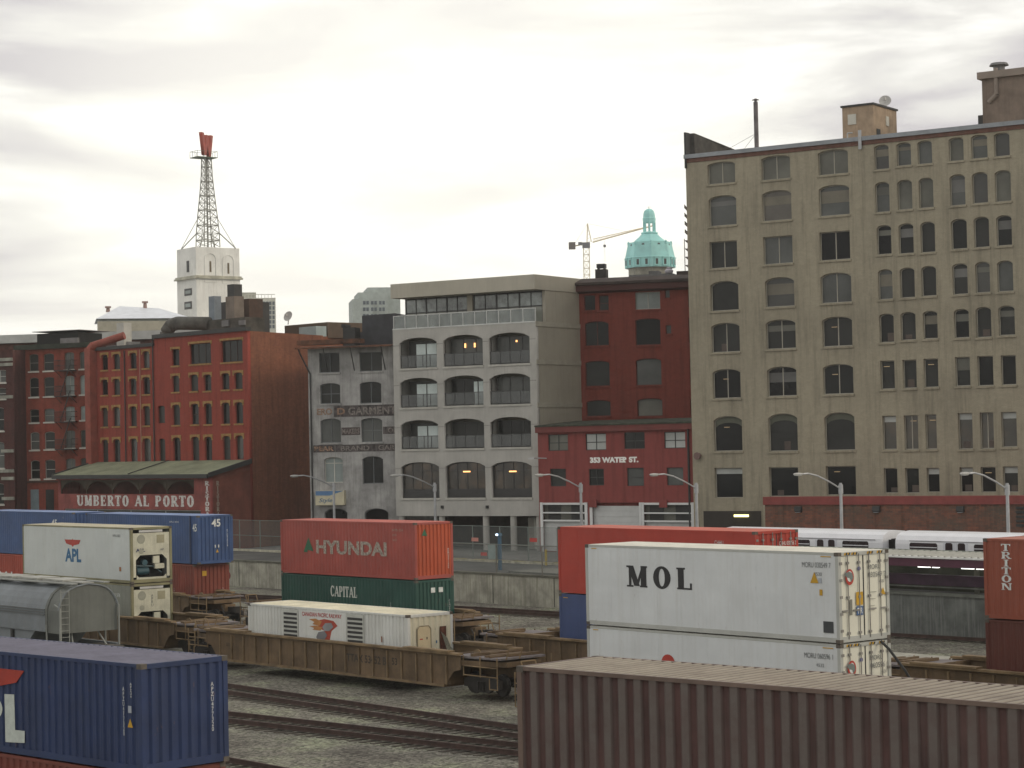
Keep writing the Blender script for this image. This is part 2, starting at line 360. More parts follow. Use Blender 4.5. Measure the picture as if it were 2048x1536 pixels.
kb = MB(); tbox(kb, -260, 40, N_KERB - .35, N_KERB, ZS, ZS + .16)
struct(kb.build('kerb', mat('kerb_concrete', (.42, .40, .31), .9, .25, 2)))
b = MB()
for i in range(-60, 20):
    t = i * 2.2; tbox(b, t, t + 1.2, N_KERB - .30, N_KERB - .05, ZS + .161, ZS + .166)
struct(b.build('kerb_marking', mat('kerb_yellow', (.45, .40, .12), .8, .4, 3)))
# light concrete apron in the yard before the wall
b = MB(); b.add([tn(-75, 78.0, .004), tn(60, 77.0, .004), tn(60, 80.0, .004), tn(-75, 80.5, .004)], [(0, 1, 2, 3)])
struct(b.build('path', mat('yard_path', (.34, .33, .28), .9, .2)))
b = MB(); b.add([tn(-52, 80.2, .006), tn(60, 80.2, .006), tn(60, 87.6, .006), tn(-56, 87.6, .006)], [(0, 1, 2, 3)])
struct(b.build('yard_road', M_asph))

# ---------------------------------------------------------------- tracks
M_rail = mat('rail_steel', (.060, .034, .027), .7, .3, 3); M_tie = mat('sleeper_wood', (.06, .05, .038), .95, .35, 3)
def track(label, na, nb, ta, tb, v0, v1, ties=True):
    g = thing('railway_track', label, 'railway track', group='railway tracks in the yard')
    nn = lambda t: na + (nb - na) * (t - ta) / (tb - ta)
    T0, T1 = ta - 120, tb + 90
    for sgn in (-.7175, .7175):
        b = MB()
        for lo, hi, z0, z1 in ((-.07, .07, .06, .085), (-.014, .014, .085, .20), (-.036, .036, .20, .235)):
            v = [tn(t, nn(t) + sgn + d, z) for z in (z0, z1) for d in (lo, hi) for t in (T0, T1)]
            b.add(v, [(0, 2, 3, 1), (4, 5, 7, 6), (0, 1, 5, 4), (1, 3, 7, 5), (3, 2, 6, 7), (2, 0, 4, 6)])
        b.build('rail', M_rail, g)
    rest = MB(); k = 0
    t = T0
    while t < T1:
        j = random.uniform(-.06, .06)
        if v0 < t < v1 and k < 95:
            b = MB(); tbox(b, t + j, t + j + .23, nn(t) - 1.3, nn(t) + 1.3, -.05, .022); b.build('sleeper', M_tie, g); k += 1
        elif v0 - 40 < t < v1 + 30: tbox(rest, t, t + .23, nn(t) - 1.3, nn(t) + 1.3, -.05, .022)
        t += .56
    o = rest.build('sleepers', M_tie, g); o['kind'] = 'stuff'
def tr(px, py, n): return on_n(px, py, n).dot(TD)
def tz(px, py, z=.2): p = on_z(px, py, z); return p.dot(TD), p.dot(ND)
a1, a2 = tz(456, 1375), tz(1030, 1459)
track('rusty track just in front of the yellow well wagons', a1[1], a2[1], a1[0], a2[0], a1[0] - 6, a2[0] + 6)
c1, c2 = tz(456, 1431), tz(1030, 1494)
track('rusty track running closer and merging with the one behind it, below the blue container', c1[1], c2[1], c1[0], c2[0], c1[0] - 6, c2[0] + 6)
d1 = tz(470, 1530)
track('nearest track, showing at the bottom edge beside the blue container', d1[1], d1[1], d1[0], d1[0] + 30, d1[0] - 4, d1[0] + 10)
e1, e2 = tz(470, 1190), tz(1110, 1226)
track('farthest track at the foot of the concrete retaining wall', e1[1], e2[1], e1[0], e2[0], e1[0] - 3, e2[0] + 3)

# ================================================================= building helpers
G_dark = [glassm('glass_a', (.010, .011, .011), .15, .2), glassm('glass_b', (.030, .031, .029), .3, .2), glassm('glass_c', (.006, .006, .007), .1, .15)]
G_mid = [glassm('glass_d', (.085, .09, .085), .25, .3), glassm('glass_e', (.12, .12, .10), .3, .3)]
G_pale = [glassm('glass_f', (.24, .28, .27), .4, .4, var=.25), glassm('glass_g', (.40, .42, .40), .5, .4, var=.2)]
G_lit = glassm('glass_lit', (.05, .045, .035), .15, .5, emit=(1.0, .55, .2), es=.012)
G_warm = glassm('glass_warm', (.04, .035, .03), .15, .5, emit=(1.0, .6, .3), es=.022)
M_frw = mat('frame_white', (.36, .36, .33), .6, .1); M_frd = mat('frame_dark', (.035, .035, .035), .5, .1); M_frg = mat('frame_grey', (.17, .165, .14), .7, .15)
M_sillw = mat('sill_white', (.50, .49, .44), .7, .1)
M_dark = mat('dark_metal', (.03, .03, .03), .6, .2); M_black = mat('black_void', (.008, .008, .008), .9, .1)
M_galv = mat('galvanised', (.38, .39, .40), .45, .12, 2, metal=.3)
M_lamp = mat('lamp_warm', (1.0, .50, .18), .5, 0, emit=1.6)
M_tube = mat('lamp_tube', (1.0, .9, .35), .5, 0, emit=3.0)
M_grey = mat('roof_grey', (.16, .16, .16), .8, .25)
def ringf(b, outer, inner, y0, y1):
    n = len(outer)
    v = [(p[0], y0, p[1]) for p in outer] + [(p[0], y0, p[1]) for p in inner] + [(p[0], y1, p[1]) for p in outer] + [(p[0], y1, p[1]) for p in inner]
    f = []
    for i in range(n):
        j = (i + 1) % n
        f += [(i, j, n + j, n + i), (2 * n + j, 2 * n + i, 3 * n + i, 3 * n + j), (n + i, n + j, 3 * n + j, 3 * n + i), (j, i, 2 * n + i, 2 * n + j)]
    b.add(v, f)
def window(root, x0, x1, z0, z1, rise=0, glass=None, fm=None, mull='1', dep=.16, fw=.06, sill=None, head=None, name='window', dip=.0):
    e = .004
    b = MB(); ringf(b, opening(x0 + e, x1 - e, z0 + e, z1 - e, rise), opening(x0 + fw, x1 - fw, z0 + fw, z1 - fw, max(0, rise - fw * .3) if rise else 0), dep, dep + .09)
    cx = (x0 + x1) / 2; w = x1 - x0; h = z1 - z0; q = dep + .012; q2 = dep + .08
    top = lambda x: z1 - fw * 1.1 - (rise * (1 - math.sqrt(max(0, 1 - ((x - cx) / (w / 2)) ** 2 * .96))) if rise else 0)
    def vbar(x, t=.035): b.box(x - t, q, z0 + fw, x + t, q2, top(x))
    def hbar(z, t=.03): b.box(x0 + fw, q + .003, z - t, x1 - fw, q2 - .003, z + t)
    if '2' in mull: vbar(cx)
    if '3' in mull: vbar(x0 + w / 3); vbar(x0 + 2 * w / 3)
    if '4' in mull: vbar(x0 + w / 4); vbar(cx); vbar(x0 + 3 * w / 4)
    if 'h' in mull: hbar(z0 + h * .48)
    if 't' in mull: hbar(z0 + h * .76)
    wo = b.build(name, fm or M_frg, root)
    p = MB(); lp = opening(x0 + fw * .8, x1 - fw * .8, z0 + fw * .8, z1 - fw * .8, max(0, rise - fw * .3) if rise else 0)
    p.prism([(a, c) for a, c in lp], 'y', dep + .045, dep + .065); p.build('pane', glass or random.choice(G_dark), wo)
    if sill: b = MB(); b.box(x0 - .08, -.09, z0 - .14, x1 + .08, .14, z0 - .003); b.build('sill', sill, wo)
    if head:
        rs = rise; zb2 = z1 - rs - .10; ap = arch(x0, x1, z1 + .03, rs) if rs else [(x1 + .001, z1 + .03), (x0 - .001, z1 + .03)]
        b = MB(); b.prism([(x0 - .15, zb2), (x0 - .15, z1 + .21), (x1 + .15, z1 + .21), (x1 + .15, zb2), (x1 + .004, zb2)] + ap + [(x0 - .004, zb2)], 'y', -.05, .02)
        b.build('lintel', head, wo)
    return wo
def crop(s, ox, oy): return lambda a, b: (ox + a * s, oy + b * s)
class Bld:
    def __init__(s, name, label, px, py, Y, yaw, z=None, cat='building', group=None):
        d = ray(px, py); P = CAMP + d * (Y / d.y); P.z = ZS if z is None else z
        s.fr = Frame(P, R(yaw)); s.root = thing(name, label, cat, P, R(yaw), group); s.holes = []
    def rect(s, l, r, t, bt, off=0.0):
        cx = (l + r) / 2; cy = (t + bt) / 2
        x0 = s.fr.f(l, cy, off)[0]; x1 = s.fr.f(r, cy, off)[0]
        return x0, x1, s.fr.f(cx, bt, off)[1], s.fr.f(cx, t, off)[1]
    def win(s, l, r, t, bt, arc=0.0, **k):
        x0, x1, z0, z1 = s.rect(l, r, t, bt); rise = (z1 - z0) * arc
        s.holes.append(opening(x0, x1, z0, z1, rise)); return window(s.root, x0, x1, z0, z1, rise, **k)
    def wall(s, m, x0, x1, z1, thick=.35, z0=0.0, outline=None):
        return plate('wall', m, [outline or [(x0, z0), (x1, z0), (x1, z1), (x0, z1)]] + s.holes, 0, thick, s.root)
    def X(s, px, py): return s.fr.f(px, py)[0]
    def Z(s, px, py): return s.fr.f(px, py)[1]

# ================================================================= beige warehouse (right)
K = crop(.3359, 1360, 90); K2 = crop(.3359, 1360, 560)
M_beige = brick('beige_painted_brick', (.33, .296, .220), (.295, .265, .197), (.26, .234, .175), .9, (.21, .19, .145), vs=.16, noise=.26)
B = Bld('warehouse', 'tall beige painted brick warehouse with eight rows of arched windows', 1380, 1000, 160, -33.5)
rows = [
 (K, .14, '2', [(162,328,695,825),(482,655,655,800),(820,1000,615,770),(1155,1243,583,740),(1288,1375,565,718),(1412,1500,550,708),(1598,1688,533,690),(1732,1830,515,675),(1868,1962,505,662)]),
 (K, .14, '1', [(170,335,895,1075),(488,663,865,1045),(825,1008,833,1015),(1160,1247,815,995),(1293,1382,802,980),(1420,1508,790,970),(1605,1698,770,955),(1738,1832,757,942),(1873,1970,745,932)]),
 (K, 0, '2', [(175,340,1168,1328),(495,670,1138,1303),(830,1012,1110,1280),(1170,1258,1072,1247),(1300,1390,1062,1242),(1430,1518,1052,1235),(1613,1708,1035,1215),(1748,1840,1022,1205),(1882,1975,1013,1195)]),
 (K, .17, '1', [(180,348,1405,1582),(505,680,1382,1558),(835,1020,1355,1535),(1178,1265,1335,1515),(1308,1397,1325,1505),(1435,1525,1315,1495),(1620,1712,1300,1485),(1757,1845,1290,1475),(1887,1983,1283,1468)]),
 (K2, .15, '2', [(185,355,255,430),(510,688,235,410),(845,1025,218,395),(1185,1273,200,372),(1312,1403,190,358),(1445,1533,183,350),(1630,1720,172,345),(1760,1853,160,342),(1895,1993,152,330)]),
 (K2, .15, '2', [(193,360,530,705),(518,693,515,692),(850,1032,500,680),(1192,1278,480,650),(1325,1408,475,645),(1450,1537,468,640),(1638,1727,458,632),(1770,1865,452,630),(1910,2000,448,625)]),
 (K2, .16, '1', [(200,370,810,1020),(525,700,795,1020),(860,1040,788,1015),(1205,1288,808,1010),(1333,1418,805,1010),(1460,1528,800,1008),(1655,1742,792,1008),(1785,1868,788,1005),(1912,2005,785,995)]),
 (K2, 0, '1', [(205,373,1118,1298),(530,705,1115,1290),(868,1047,1108,1282),(1213,1295,1120,1270),(1340,1423,1120,1270),(1468,1545,1118,1265),(1665,1745,1115,1265),(1790,1880,1113,1265),(1922,2012,1110,1265)])]
GW = [G_dark[1], G_mid[0], glassm('glass_l', (.11, .10, .085), .3), glassm('glass_h', (.05, .05, .045), .2)]
M_frb = mat('frame_beige', (.33, .31, .26), .7, .1)
for i, (kk, arc, mu, ws) in enumerate(rows):
    for j, (l, r, t, bt) in enumerate(ws):
        a, c = kk(l, t); a2_, c2_ = kk(r, bt)
        ar = arc if j < 3 else (0 if i > 4 else .12 if i != 2 else .12)
        g = random.choice(G_dark if i > 3 else (GW if i != 2 else G_dark + GW[:2]))
        if i == 0: g = random.choice([G_mid[0], G_mid[1], G_pale[0]])
        if i < 2 and j > 2: g = random.choice([G_mid[0], G_mid[1], GW[3]])
        if i == 6 and j > 2: g = G_lit
        mm = mu if j < 3 else '1'
        if i == 3 and j == 2: mm = '2'
        if i == 6 and j in (4, 7): mm = '2'
        if i == 0:
            while B.rect(a, a2_, c, c2_)[3] > (B.Z(1400, 318) + B.Z(2040, 252)) / 2 + .30 - .60: c += .5
        w = B.win(a, a2_, c, c2_, ar, glass=g, fm=M_frb, mull=mm, sill=M_beige if i < 7 else None, dep=.24)
        rq = random.random(); x0, x1, z0, z1 = B.rect(a, a2_, c, c2_); hh_ = z1 - z0
        if i != 6 and i != 7 and rq < (.42 if i < 5 else .12):
            q = MB(); q.box(x0 + .09, .27, z1 - .12 - hh_ * random.uniform(.12, .4) - (hh_ * ar), x1 - .09, .277, z1 - .1 - hh_ * ar); q.build('blind', random.choice([G_mid[1], glassm('blind_tan', (.17, .155, .12), .6), glassm('blind_grey', (.13, .13, .125), .6)]), w)
        elif i > 2 and rq < .52:
            q = MB(); xx = x0 + (x1 - x0) * random.uniform(.3, .7); q.box(xx - .22, .262, z1 - .42 - hh_ * ar, xx + .22, .277, z1 - .38 - hh_ * ar); q.build('lamp', mat('lamp_far', (.5, .36, .2), .5, 0, emit=.22), w)
        elif i > 3 and rq < .85:
            q = MB(); xx = x0 + (x1 - x0) * random.uniform(.15, .5); q.box(xx, .27, z0 + .1, xx + .5, .277, z0 + hh_ * random.uniform(.2, .35)); q.build('furniture', glassm('furn', (.08, .06, .05), .6), w)
        if i == 6 and j in (3, 6, 8) or i == 7 and j in (0, 5, 6, 8):
            x0, x1, z0, z1 = B.rect(a, a2_, c, c2_); q = MB(); q.box(x0 + .08, .25, z1 - .45, x1 - .08, .27, z1 - .07); q.build('blind', G_pale[1], w)
        if i == 6 and j < 3:
            x0, x1, z0, z1 = B.rect(a, a2_, c, c2_); rise = (z1 - z0) * ar
            up = arch(x0 + .08, x1 - .08, z1 - .07, rise); q = MB()
            q.prism(up + [(p[0], p[1] - .42) for p in reversed(up)], 'y', .235, .25); q.build('awning', mat('awning_green', (.10, .105, .08), .8), w)
XL = B.X(1380, 700); XR = B.X(2048, 500) + 9
ztop = (B.Z(1400, 318) + B.Z(2040, 252)) / 2
ztop += .30
B.wall(M_beige, XL, XR, ztop - .5, thick=.4)
b = MB(); b.box(XL, .401, 0, XR, 24, ztop - .62); b.build('side_wall', M_beige, B.root)
b = MB(); b.box(XL - .05, -.06, ztop - .498, XR, .5, ztop - .2); b.build('brick_band', brick('red_band', (.16, .07, .055), (.12, .06, .045), (.12, .10, .08)), B.root)
b = MB(); b.box(XL - .08, -.16, ztop - .197, XR, .7, ztop + .10); b.build('flashing', mat('flashing', (.25, .27, .29), .5, .15), B.root)
zc = B.Z(1380, 264); b = MB(); b.prism([(.71, ztop - .3), (.71, zc), (24, zc - 3.4), (24, ztop - .3)], 'x', XL - .02, XL + .4); b.build('parapet', mat('parapet_dark', (.055, .05, .045), .8, .4), B.root)
b = MB(); b.box(XL - .03, -.12, ztop - .9, XL + .12, .5, zc); b.build('parapet_cap', M_dark, B.root)
# chimney pipe, stair house, penthouse, dishes
def roofbox(B, px0, px1, pyt, yoff, dep, zb, m, name='penthouse'):
    x0 = B.fr.f(px0, pyt, yoff)[0]; x1, z1 = B.fr.f(px1, pyt, yoff); b = MB(); b.box(x0, yoff, zb, x1, yoff + dep, z1); return b.build(name, m, B.root), x0, x1, z1
x, z = B.fr.f(1511, 197, 4.0); b = MB(); b.tube((x, 4, ztop - .6), (x, 4, z - .25), .17, n=12); b.tube((x, 4, z - .12), (x, 4, z), .30, .06, n=12); b.tube((x, 4, z - .25), (x, 4, z - .12), .1); b.build('flue', mat('flue', (.14, .125, .13), .6, .3), B.root)
b = MB(); b.tube((x, 4, z - 2.6), (x - 3.5, 3, ztop), .012); b.tube((x, 4, z - 2.6), (x - 1.2, 3.2, ztop), .012); b.build('guy_wire', M_dark, B.root)
o_, x0, x1, z1 = roofbox(B, 1684, 1746, 209, 5, 4.2, ztop - .6, mat('stair_house', (.36, .27, .19), .85, .2, streak=.4), 'stair_house')
b = MB(); b.box(x0 - .1, 4.9, z1 + .003, x1 + .1, 9.3, z1 + .14); b.build('coping', M_dark, o_)
b = MB(); b.box(x0 + .45, 4.95, z1 - 1.3, x0 + 1.1, 4.998, z1 - .55); b.build('vent', M_sillw, o_)
b = MB(); b.box(x1 + .002, 7.2, z1 - 1.3, x1 + .05, 7.7, z1 - .6); b.build('vent', M_sillw, o_)
b = MB(); b.box(x1 + .002, 5.5, ztop - .6, x1 + .05, 6.1, z1 - 1.7); b.build('door', M_dark, o_)
def dish(root, x, y, z, r, m=None, az=-1.2):
    b = MB(); c = Vector((x, y, z + r)); n = Vector((math.sin(az) * .9, -math.cos(az) * .9, .35)).normalized(); a = n.orthogonal().normalized(); q = n.cross(a)
    N = 20; v = [c - n * r * .28]; 
    for k in (.5, .8, 1.0):
        for i in range(N): t = 2 * math.pi * i / N; v.append(c + (a * math.cos(t) + q * math.sin(t)) * r * k - n * r * .28 * (1 - k * k))
    f = [(0, 1 + i, 1 + (i + 1) % N) for i in range(N)]
    for k in range(2):
        for i in range(N): j = (i + 1) % N; f.append((1 + k * N + i, 1 + k * N + j, 1 + (k + 1) * N + j, 1 + (k + 1) * N + i))
    b.add(v, f); b.tube(c, c + n * r * .7, .02); b.tube(c - n * r * .28, (x, y, z - .3), .05)
    b.box(*(c + n * r * .62 - Vector((.09, .09, .09))), *(c + n * r * .62 + Vector((.09, .09, .09))))
    o = b.build('satellite_dish', m or mat('dish', (.45, .44, .42), .5), root); return o
dish(B.root, x1 - .1, 7.4, z1 + .12, .45, az=.3)
o_, x0, x1, z1 = roofbox(B, 1963, 2130, 140, 8, 9, ztop - .6, mat('penthouse', (.20, .155, .125), .85, .3, streak=.4, vs=.5))
b = MB(); b.box(x0 - .25, 7.7, z1 + .003, x1 + .2, 17.2, z1 + .5); b.build('coping', mat('ph_coping', (.24, .20, .17), .85), o_)
xx = B.fr.f(1998, 130, 12)[0]; b = MB(); b.tube((xx, 12, z1 + .5), (xx, 12, z1 + 1.55), .42, n=14); b.tube((xx, 12, z1 + 1.56), (xx, 12, z1 + 1.75), .72, .6, n=14); b.build('vent_stack', M_grey, o_)
b = MB(); b.box(x0 - .75, 9, ztop - .6, x0 - .002, 11, z1 - 2.4); b.build('duct', M_dark, o_)
b = MB(); b.path([(x0 + 1.1, 7.9, z1 + .7), (x0 + 1.1, 7.9, z1 - 1.2), (x0 + .5, 7.9, z1 - 1.7)], .16); b.build('pipe', mat('ph_coping', (.24, .20, .17)), o_)
for k in range(3):
    x = B.X(1470 + 190 * k, 300); b = MB(); b.path([(x, 3, ztop - .2), (x, 3, ztop + .9), (x + .4, 3, ztop + .9)], .05, 6)
    if k == 1: b.build('vent_pipe', M_galv, B.root)
x = B.X(1722, 290); b = MB(); b.box(x - .12, -.2, ztop - .8, x + .12, -.163, ztop + .55); b.build('bracket', M_galv, B.root)
# loading bay with a lit tube at the lower left
bx0, bx1, bz0, bz1 = B.rect(1408, 1532, 1022, 1060); 
b = MB(); b.box(bx0, -.06, 0, B.X(1530, 1040) - .3, -.002, bz1); b.build('loading_bay', mat('bay_dark', (.035, .03, .025), .9), B.root)
lx, lz = B.fr.f(1470, 1031); b = MB(); b.box(lx, -.16, lz - .09, lx + 1.15, -.07, lz + .06); b.build('strip_light', M_tube, B.root)
lx, lz = B.fr.f(1391, 912); b = MB(); b.tube((lx + .3, -.35, lz), (lx + .3, -.002, lz), .28, .2, n=12); b.build('wall_vent', mat('wv', (.16, .10, .09), .7), B.root)

# low brick annex in front of the warehouse
A = Bld('brick_annex', 'long low dark brick annex with a red coping in front of the beige warehouse', 1530, 1020, 149, -33.5)
M_ann = brick('annex_brick', (.22, .085, .055), (.12, .065, .05), (.09, .09, .08), .8, (.075, .085, .07), vs=.5, bw=.4, rh=.13)
x1 = A.X(2048, 1020) + 9; zt = (A.Z(1540, 993) + A.Z(2040, 992)) / 2
A.wall(M_ann, 0, x1, zt - .55, .4)
b = MB(); b.box(0, .401, 0, x1, 7, zt - .6); b.build('side_wall', M_ann, A.root)
b = MB(); b.box(-.08, -.12, zt - .548, x1, .6, zt); b.build('coping', mat('coping_red', (.21, .045, .04), .6, .15), A.root)
for px in (1598, 1754, 1922):
    x, z = A.fr.f(px, 1019); b = MB(); b.prism([(-.28, z - .1), (-.002, z - .18), (-.002, z + .22), (-.2, z + .22)], 'x', x - .25, x + .25); w = b.build('wall_light', M_dark, A.root)
    b = MB(); b.box(x - .16, -.27, z - .185, x + .16, -.05, z - .19 + .02); b.build('lens', mat('lens', (.6, .65, .7), .3), w)
b = MB()
x, z = A.fr.f(2033, 1050)
for k in range(6): b.box(x, -.1, z + .28 * k - .1, x + 2.4, -.002, z + .28 * k + .06)
b.build('louvre', M_dark, A.root)

# ================================================================= 353: low red building
L_ = crop(.3711, 1040, 520)
V = Bld('red_low_building', 'low red rendered building with white garage doors and a street number in white letters', 1076, 1000, 170, -38)
M_red = brick('red_paint', (.235, .060, .054), (.22, .056, .05), (.18, .048, .043), .3, (.16, .045, .04), noise=.2)
for (l, r, t, bt), g, mu in [((150,258,940,1028),G_mid[1],'2h'),((352,463,935,1025),G_pale[1],'2h'),((560,672,928,1018),G_dark[0],'2h'),((775,890,925,1015),G_pale[1],'2h'),((162,247,1125,1220),G_dark[1],'1'),((370,452,1125,1215),G_dark[0],'2h'),((575,667,1120,1218),G_mid[0],'h'),((790,880,1118,1215),G_mid[0],'1')]:
    a, c = L_(l, t); a2_, c2_ = L_(r, bt); V.win(a, a2_, c, c2_, 0, glass=g, fm=M_frd, mull=mu, dep=.1)
x0 = V.X(1076, 900); x1 = V.X(1392, 900); zt = (V.Z(1080, 855) + V.Z(1385, 848)) / 2 + .1
garages = []
for l, r in ((118, 358), (385, 652), (662, 932)):
    a, c = L_(l, 1308); a2_, _ = L_(r, 1308); gx0, gx1, _, gz1 = V.rect(a, a2_, c, c + 5); garages.append((gx0, gx1, gz1)); V.holes.append([(gx0, .02), (gx1, .02), (gx1, gz1), (gx0, gz1)])
V.wall(M_red, x0, x1, zt)
b = MB(); b.box(x0, .36, 0, x1 - .02, 5.6, zt); b.build('side_wall', M_red, V.root)
M_gd = mat('garage_white', (.50, .51, .50), .5, .08)
for k, (a, c, z) in enumerate(garages):
    b = MB(); top = z - 1.45 if k != 1 else z - .25
    zz = .05
    while zz < top: b.box(a + .02, .2, zz, c - .02, .26, min(top, zz + .42)); b.box(a + .02, .23, min(top, zz + .42), c - .02, .25, min(top, zz + .45)); zz += .45
    g = b.build('garage_door', M_gd, V.root)
    b = MB(); b.box(a - .12, -.1, 0, a + .12, -.003, z + .02); b.box(c - .12, -.1, 0, c + .12, -.003, z + .02); 
    if k != 1:
        b.box(a + .13, -.08, top, c - .13, .1, top + .12); b.box(a + .13, -.08, top + .62, c - .13, .08, top + .72); b.box(a + .13, -.08, z - .16, c - .13, .1, z)
    b.build('door_frame', mat('white_post', (.62, .63, .62), .5, .06), V.root)
    if k != 1:
        b = MB(); b.box(a + .02, .28, top, c - .02, .3, z - .02); b.build('transom_pane', G_mid[1], V.root)
        for q in (.1, .62): b = MB(); b.box(a + (c - a) * q, .24, top + .13, a + (c - a) * (q + .28), .27, z - .18); b.build('transom_vent', M_dark, V.root)
# roof strip (mossy shingles) and fascia
zf = (V.Z(1076, 853) + V.Z(1388, 845)) / 2
b = MB(); b.prism([(-.35, zt - .05), (-.35, zt + .08), (5.2, zt + .42), (5.7, zt + .35), (5.7, zt - .05)], 'x', x0 - .05, x1 - .05); b.build('roof', mat('moss_roof', (.045, .05, .035), .95, .5, 1.5, bump=.4), V.root)
b = MB(); b.box(x0 - .03, -.30, zt - .50, x1 - .05, -.02, zt - .053); b.build('fascia', mat('fascia_red', (.15, .035, .03), .7), V.root)
for k in (.36, .8): b = MB(); x = x0 + (x1 - x0) * (k); b.box(x - .35, -.18, garages[0][2] - .35, x + .35, -.11, garages[0][2] + .25); b.build('bracket', M_red, V.root)
tx0, tz0 = V.fr.f(1180, 926); tx1, _ = V.fr.f(1277, 926); _, tz1 = V.fr.f(1225, 914)
text('353 WATER ST.', mat('white_paint', (.78, .78, .74), .6, .05), V.root, tx0, tz0, tz1 - tz0, bold=.085, width=tx1 - tx0)
for py in (917, 952):
    x, z = V.fr.f(1083, py)
    if py == 917: b = MB(); b.tube((x + .5, -.002, z), (x + .1, -.9, z + .05), .04); b.box(x - .35, -1.25, z - .04, x + .25, -.8, z + .1); b.build('wall_lamp', mat('lampgrey', (.45, .45, .45), .5), V.root)
b = MB(); x = x1 - .7; b.box(x, -.12, 0, x + .12, -.003, zt - .5); b.build('downpipe', M_dark, V.root)

# ================================================================= taller red building set back behind it
T = Bld('red_brick_building', 'tall dark red brick building set back between the grey flats and the beige warehouse', 1155, 700, 176.6, -16)
M_red2 = brick('dark_red_paint', (.215, .052, .038), (.19, .046, .034), (.15, .04, .03), .4, (.13, .035, .027), noise=.3)
for (l, r, t, bt), arc, g, mu in [((345,405,190,272),0,G_dark[2],'1'),((425,478,190,272),0,G_dark[1],'h'),((350,478,330,462),.12,G_dark[0],'2'),((352,483,543,680),.1,G_dark[1],'1'),((358,488,755,842),.15,G_dark[1],'1'),
    ((620,755,172,265),0,G_pale[0],'2'),((622,757,315,458),.08,G_dark[2],'1'),((625,762,530,675),.1,G_mid[0],'1'),((632,768,745,842),.15,G_mid[1],'1'),((780,807,160,205),0,G_mid[0],'1'),((785,815,350,398),0,G_mid[0],'1'),
    ((905,1000,155,250),0,G_dark[0],'2'),((908,1003,300,443),.1,G_dark[0],'2'),((915,1010,520,665),.1,G_dark[0],'2'),((918,1010,742,842),.1,G_dark[0],'2')]:
    a, c = L_(l, t); a2_, c2_ = L_(r, bt); T.win(a, a2_, c, c2_, arc, glass=g, fm=M_frw if g is G_pale[0] else mat('frame_red', (.10, .03, .025), .6), mull=mu, dep=.2, sill=M_red2)
x0 = T.X(1150, 700) ; x1 = T.X(1425, 700); zt = (T.Z(1150, 580) + T.Z(1380, 562)) / 2
T.wall(M_red2, x0, x1, zt); b = MB(); b.box(x0, .36, 0, x1, 16, zt); b.build('side_wall', M_red2, T.root)
ztp = (T.Z(1150, 562) + T.Z(1380, 548)) / 2
b = MB(); b.prism([(-.7, zt + .15), (-.7, zt + .35), (.4, ztp + .1), (16, ztp + .1), (16, zt), (0, zt + .003)], 'x', x0 - .6, x1); b.build('cornice', mat('cornice_dark', (.05, .035, .03), .8, .3), T.root)
b = MB(); b.prism([(-.55, zt - .35), (-.55, zt + .14), (-.002, zt + .14), (-.002, zt - .5)], 'x', x0 - .3, x1); b.build('gutter', mat('gutter_red', (.07, .022, .018), .7), T.root)
x, z = T.fr.f(1205, 528, 4); o_ = MB(); 
b = MB(); b.box(x - .55, 3.6, zt, x + .35, 4.5, z - .45); ch = b.build('chimney', mat('chimney_dark', (.05, .045, .04), .9, .4), T.root)
b = MB(); b.box(x - .45, 3.7, z - .35, x + .25, 4.4, z); b.box(x - .4, 3.8, z - .45, x - .3, 4.3, z - .35); b.box(x + .1, 3.8, z - .45, x + .2, 4.3, z - .35); b.build('chimney_cap', M_dark, ch)
x0b = T.fr.f(1258, 540, 3)[0]; x1b = T.fr.f(1345, 540, 3)[0]
b = MB(); b.box(x0b, 3, zt, x1b, 6, ztp + .45); b.box(x0b + 1.6, 3.2, ztp + .45, x0b + 2.4, 4.5, ztp + .72); b.build('roof_box', M_grey, T.root)
x, z = T.fr.f(1338, 540, 3.5); b = MB(); b.lathe([(.1, ztp + .4), (.34, ztp + .55), (.36, ztp + .72), (.2, ztp + .85), (.22, ztp + .95), (.05, ztp + 1.0)], 14, (x, 3.5)); b.build('roof_vent', mat('ventm', (.4, .38, .42), .4), T.root)
b = MB(); x0c = T.fr.f(1355, 545, 3)[0]; b.box(x0c, 2.6, zt, x0c + 3, 9, T.fr.f(1380, 542, 3)[1]); b.build('roof_box', mat('cornice_dark', (.05, .035, .03)), T.root)

# ================================================================= grey concrete flats with arched balconies
Gc = crop(.2832, 560, 520); Gd = crop(.3418, 440, 880)
Q = Bld('apartment_block', 'grey concrete apartment block with rows of arched balconies and a glazed top floor', 1070, 1000, 171, -32.75)
M_gc = mat('grey_concrete', (.40, .39, .36), .85, .12, .5, streak=.4, stain=(.25, .245, .225), bump=.15)
M_gb = mat('beige_render', (.35, .325, .265), .85, .08, .3, streak=.25, stain=(.2, .185, .15))
bal = []
cols = [(843,1107),(1152,1432),(1475,1763)]
rws = [[(548,762),(528,748),(512,733)],[(832,1040),(815,1027),(800,1018)],[(1130,1335),(1120,1330),(1108,1322)]]
for i, rw_ in enumerate(rws):
    for j, (t, bt) in enumerate(rw_):
        dx = [0, 4, 10][i]
        a, c = Gc(cols[j][0] + dx, t); a2_, c2_ = Gc(cols[j][1] + dx, bt); bal.append((i, j, Q.rect(a, a2_, c, c2_)))
for j, (l, r, t, bt) in enumerate([(1060,1283,130,340),(1320,1553,127,338),(1588,1825,125,337)]):
    a, c = Gd(l, t); a2_, c2_ = Gd(r, bt); bal.append((3, j, Q.rect(a, a2_, c, c2_)))
XL, XR = Q.X(788, 800), Q.X(1074, 800)
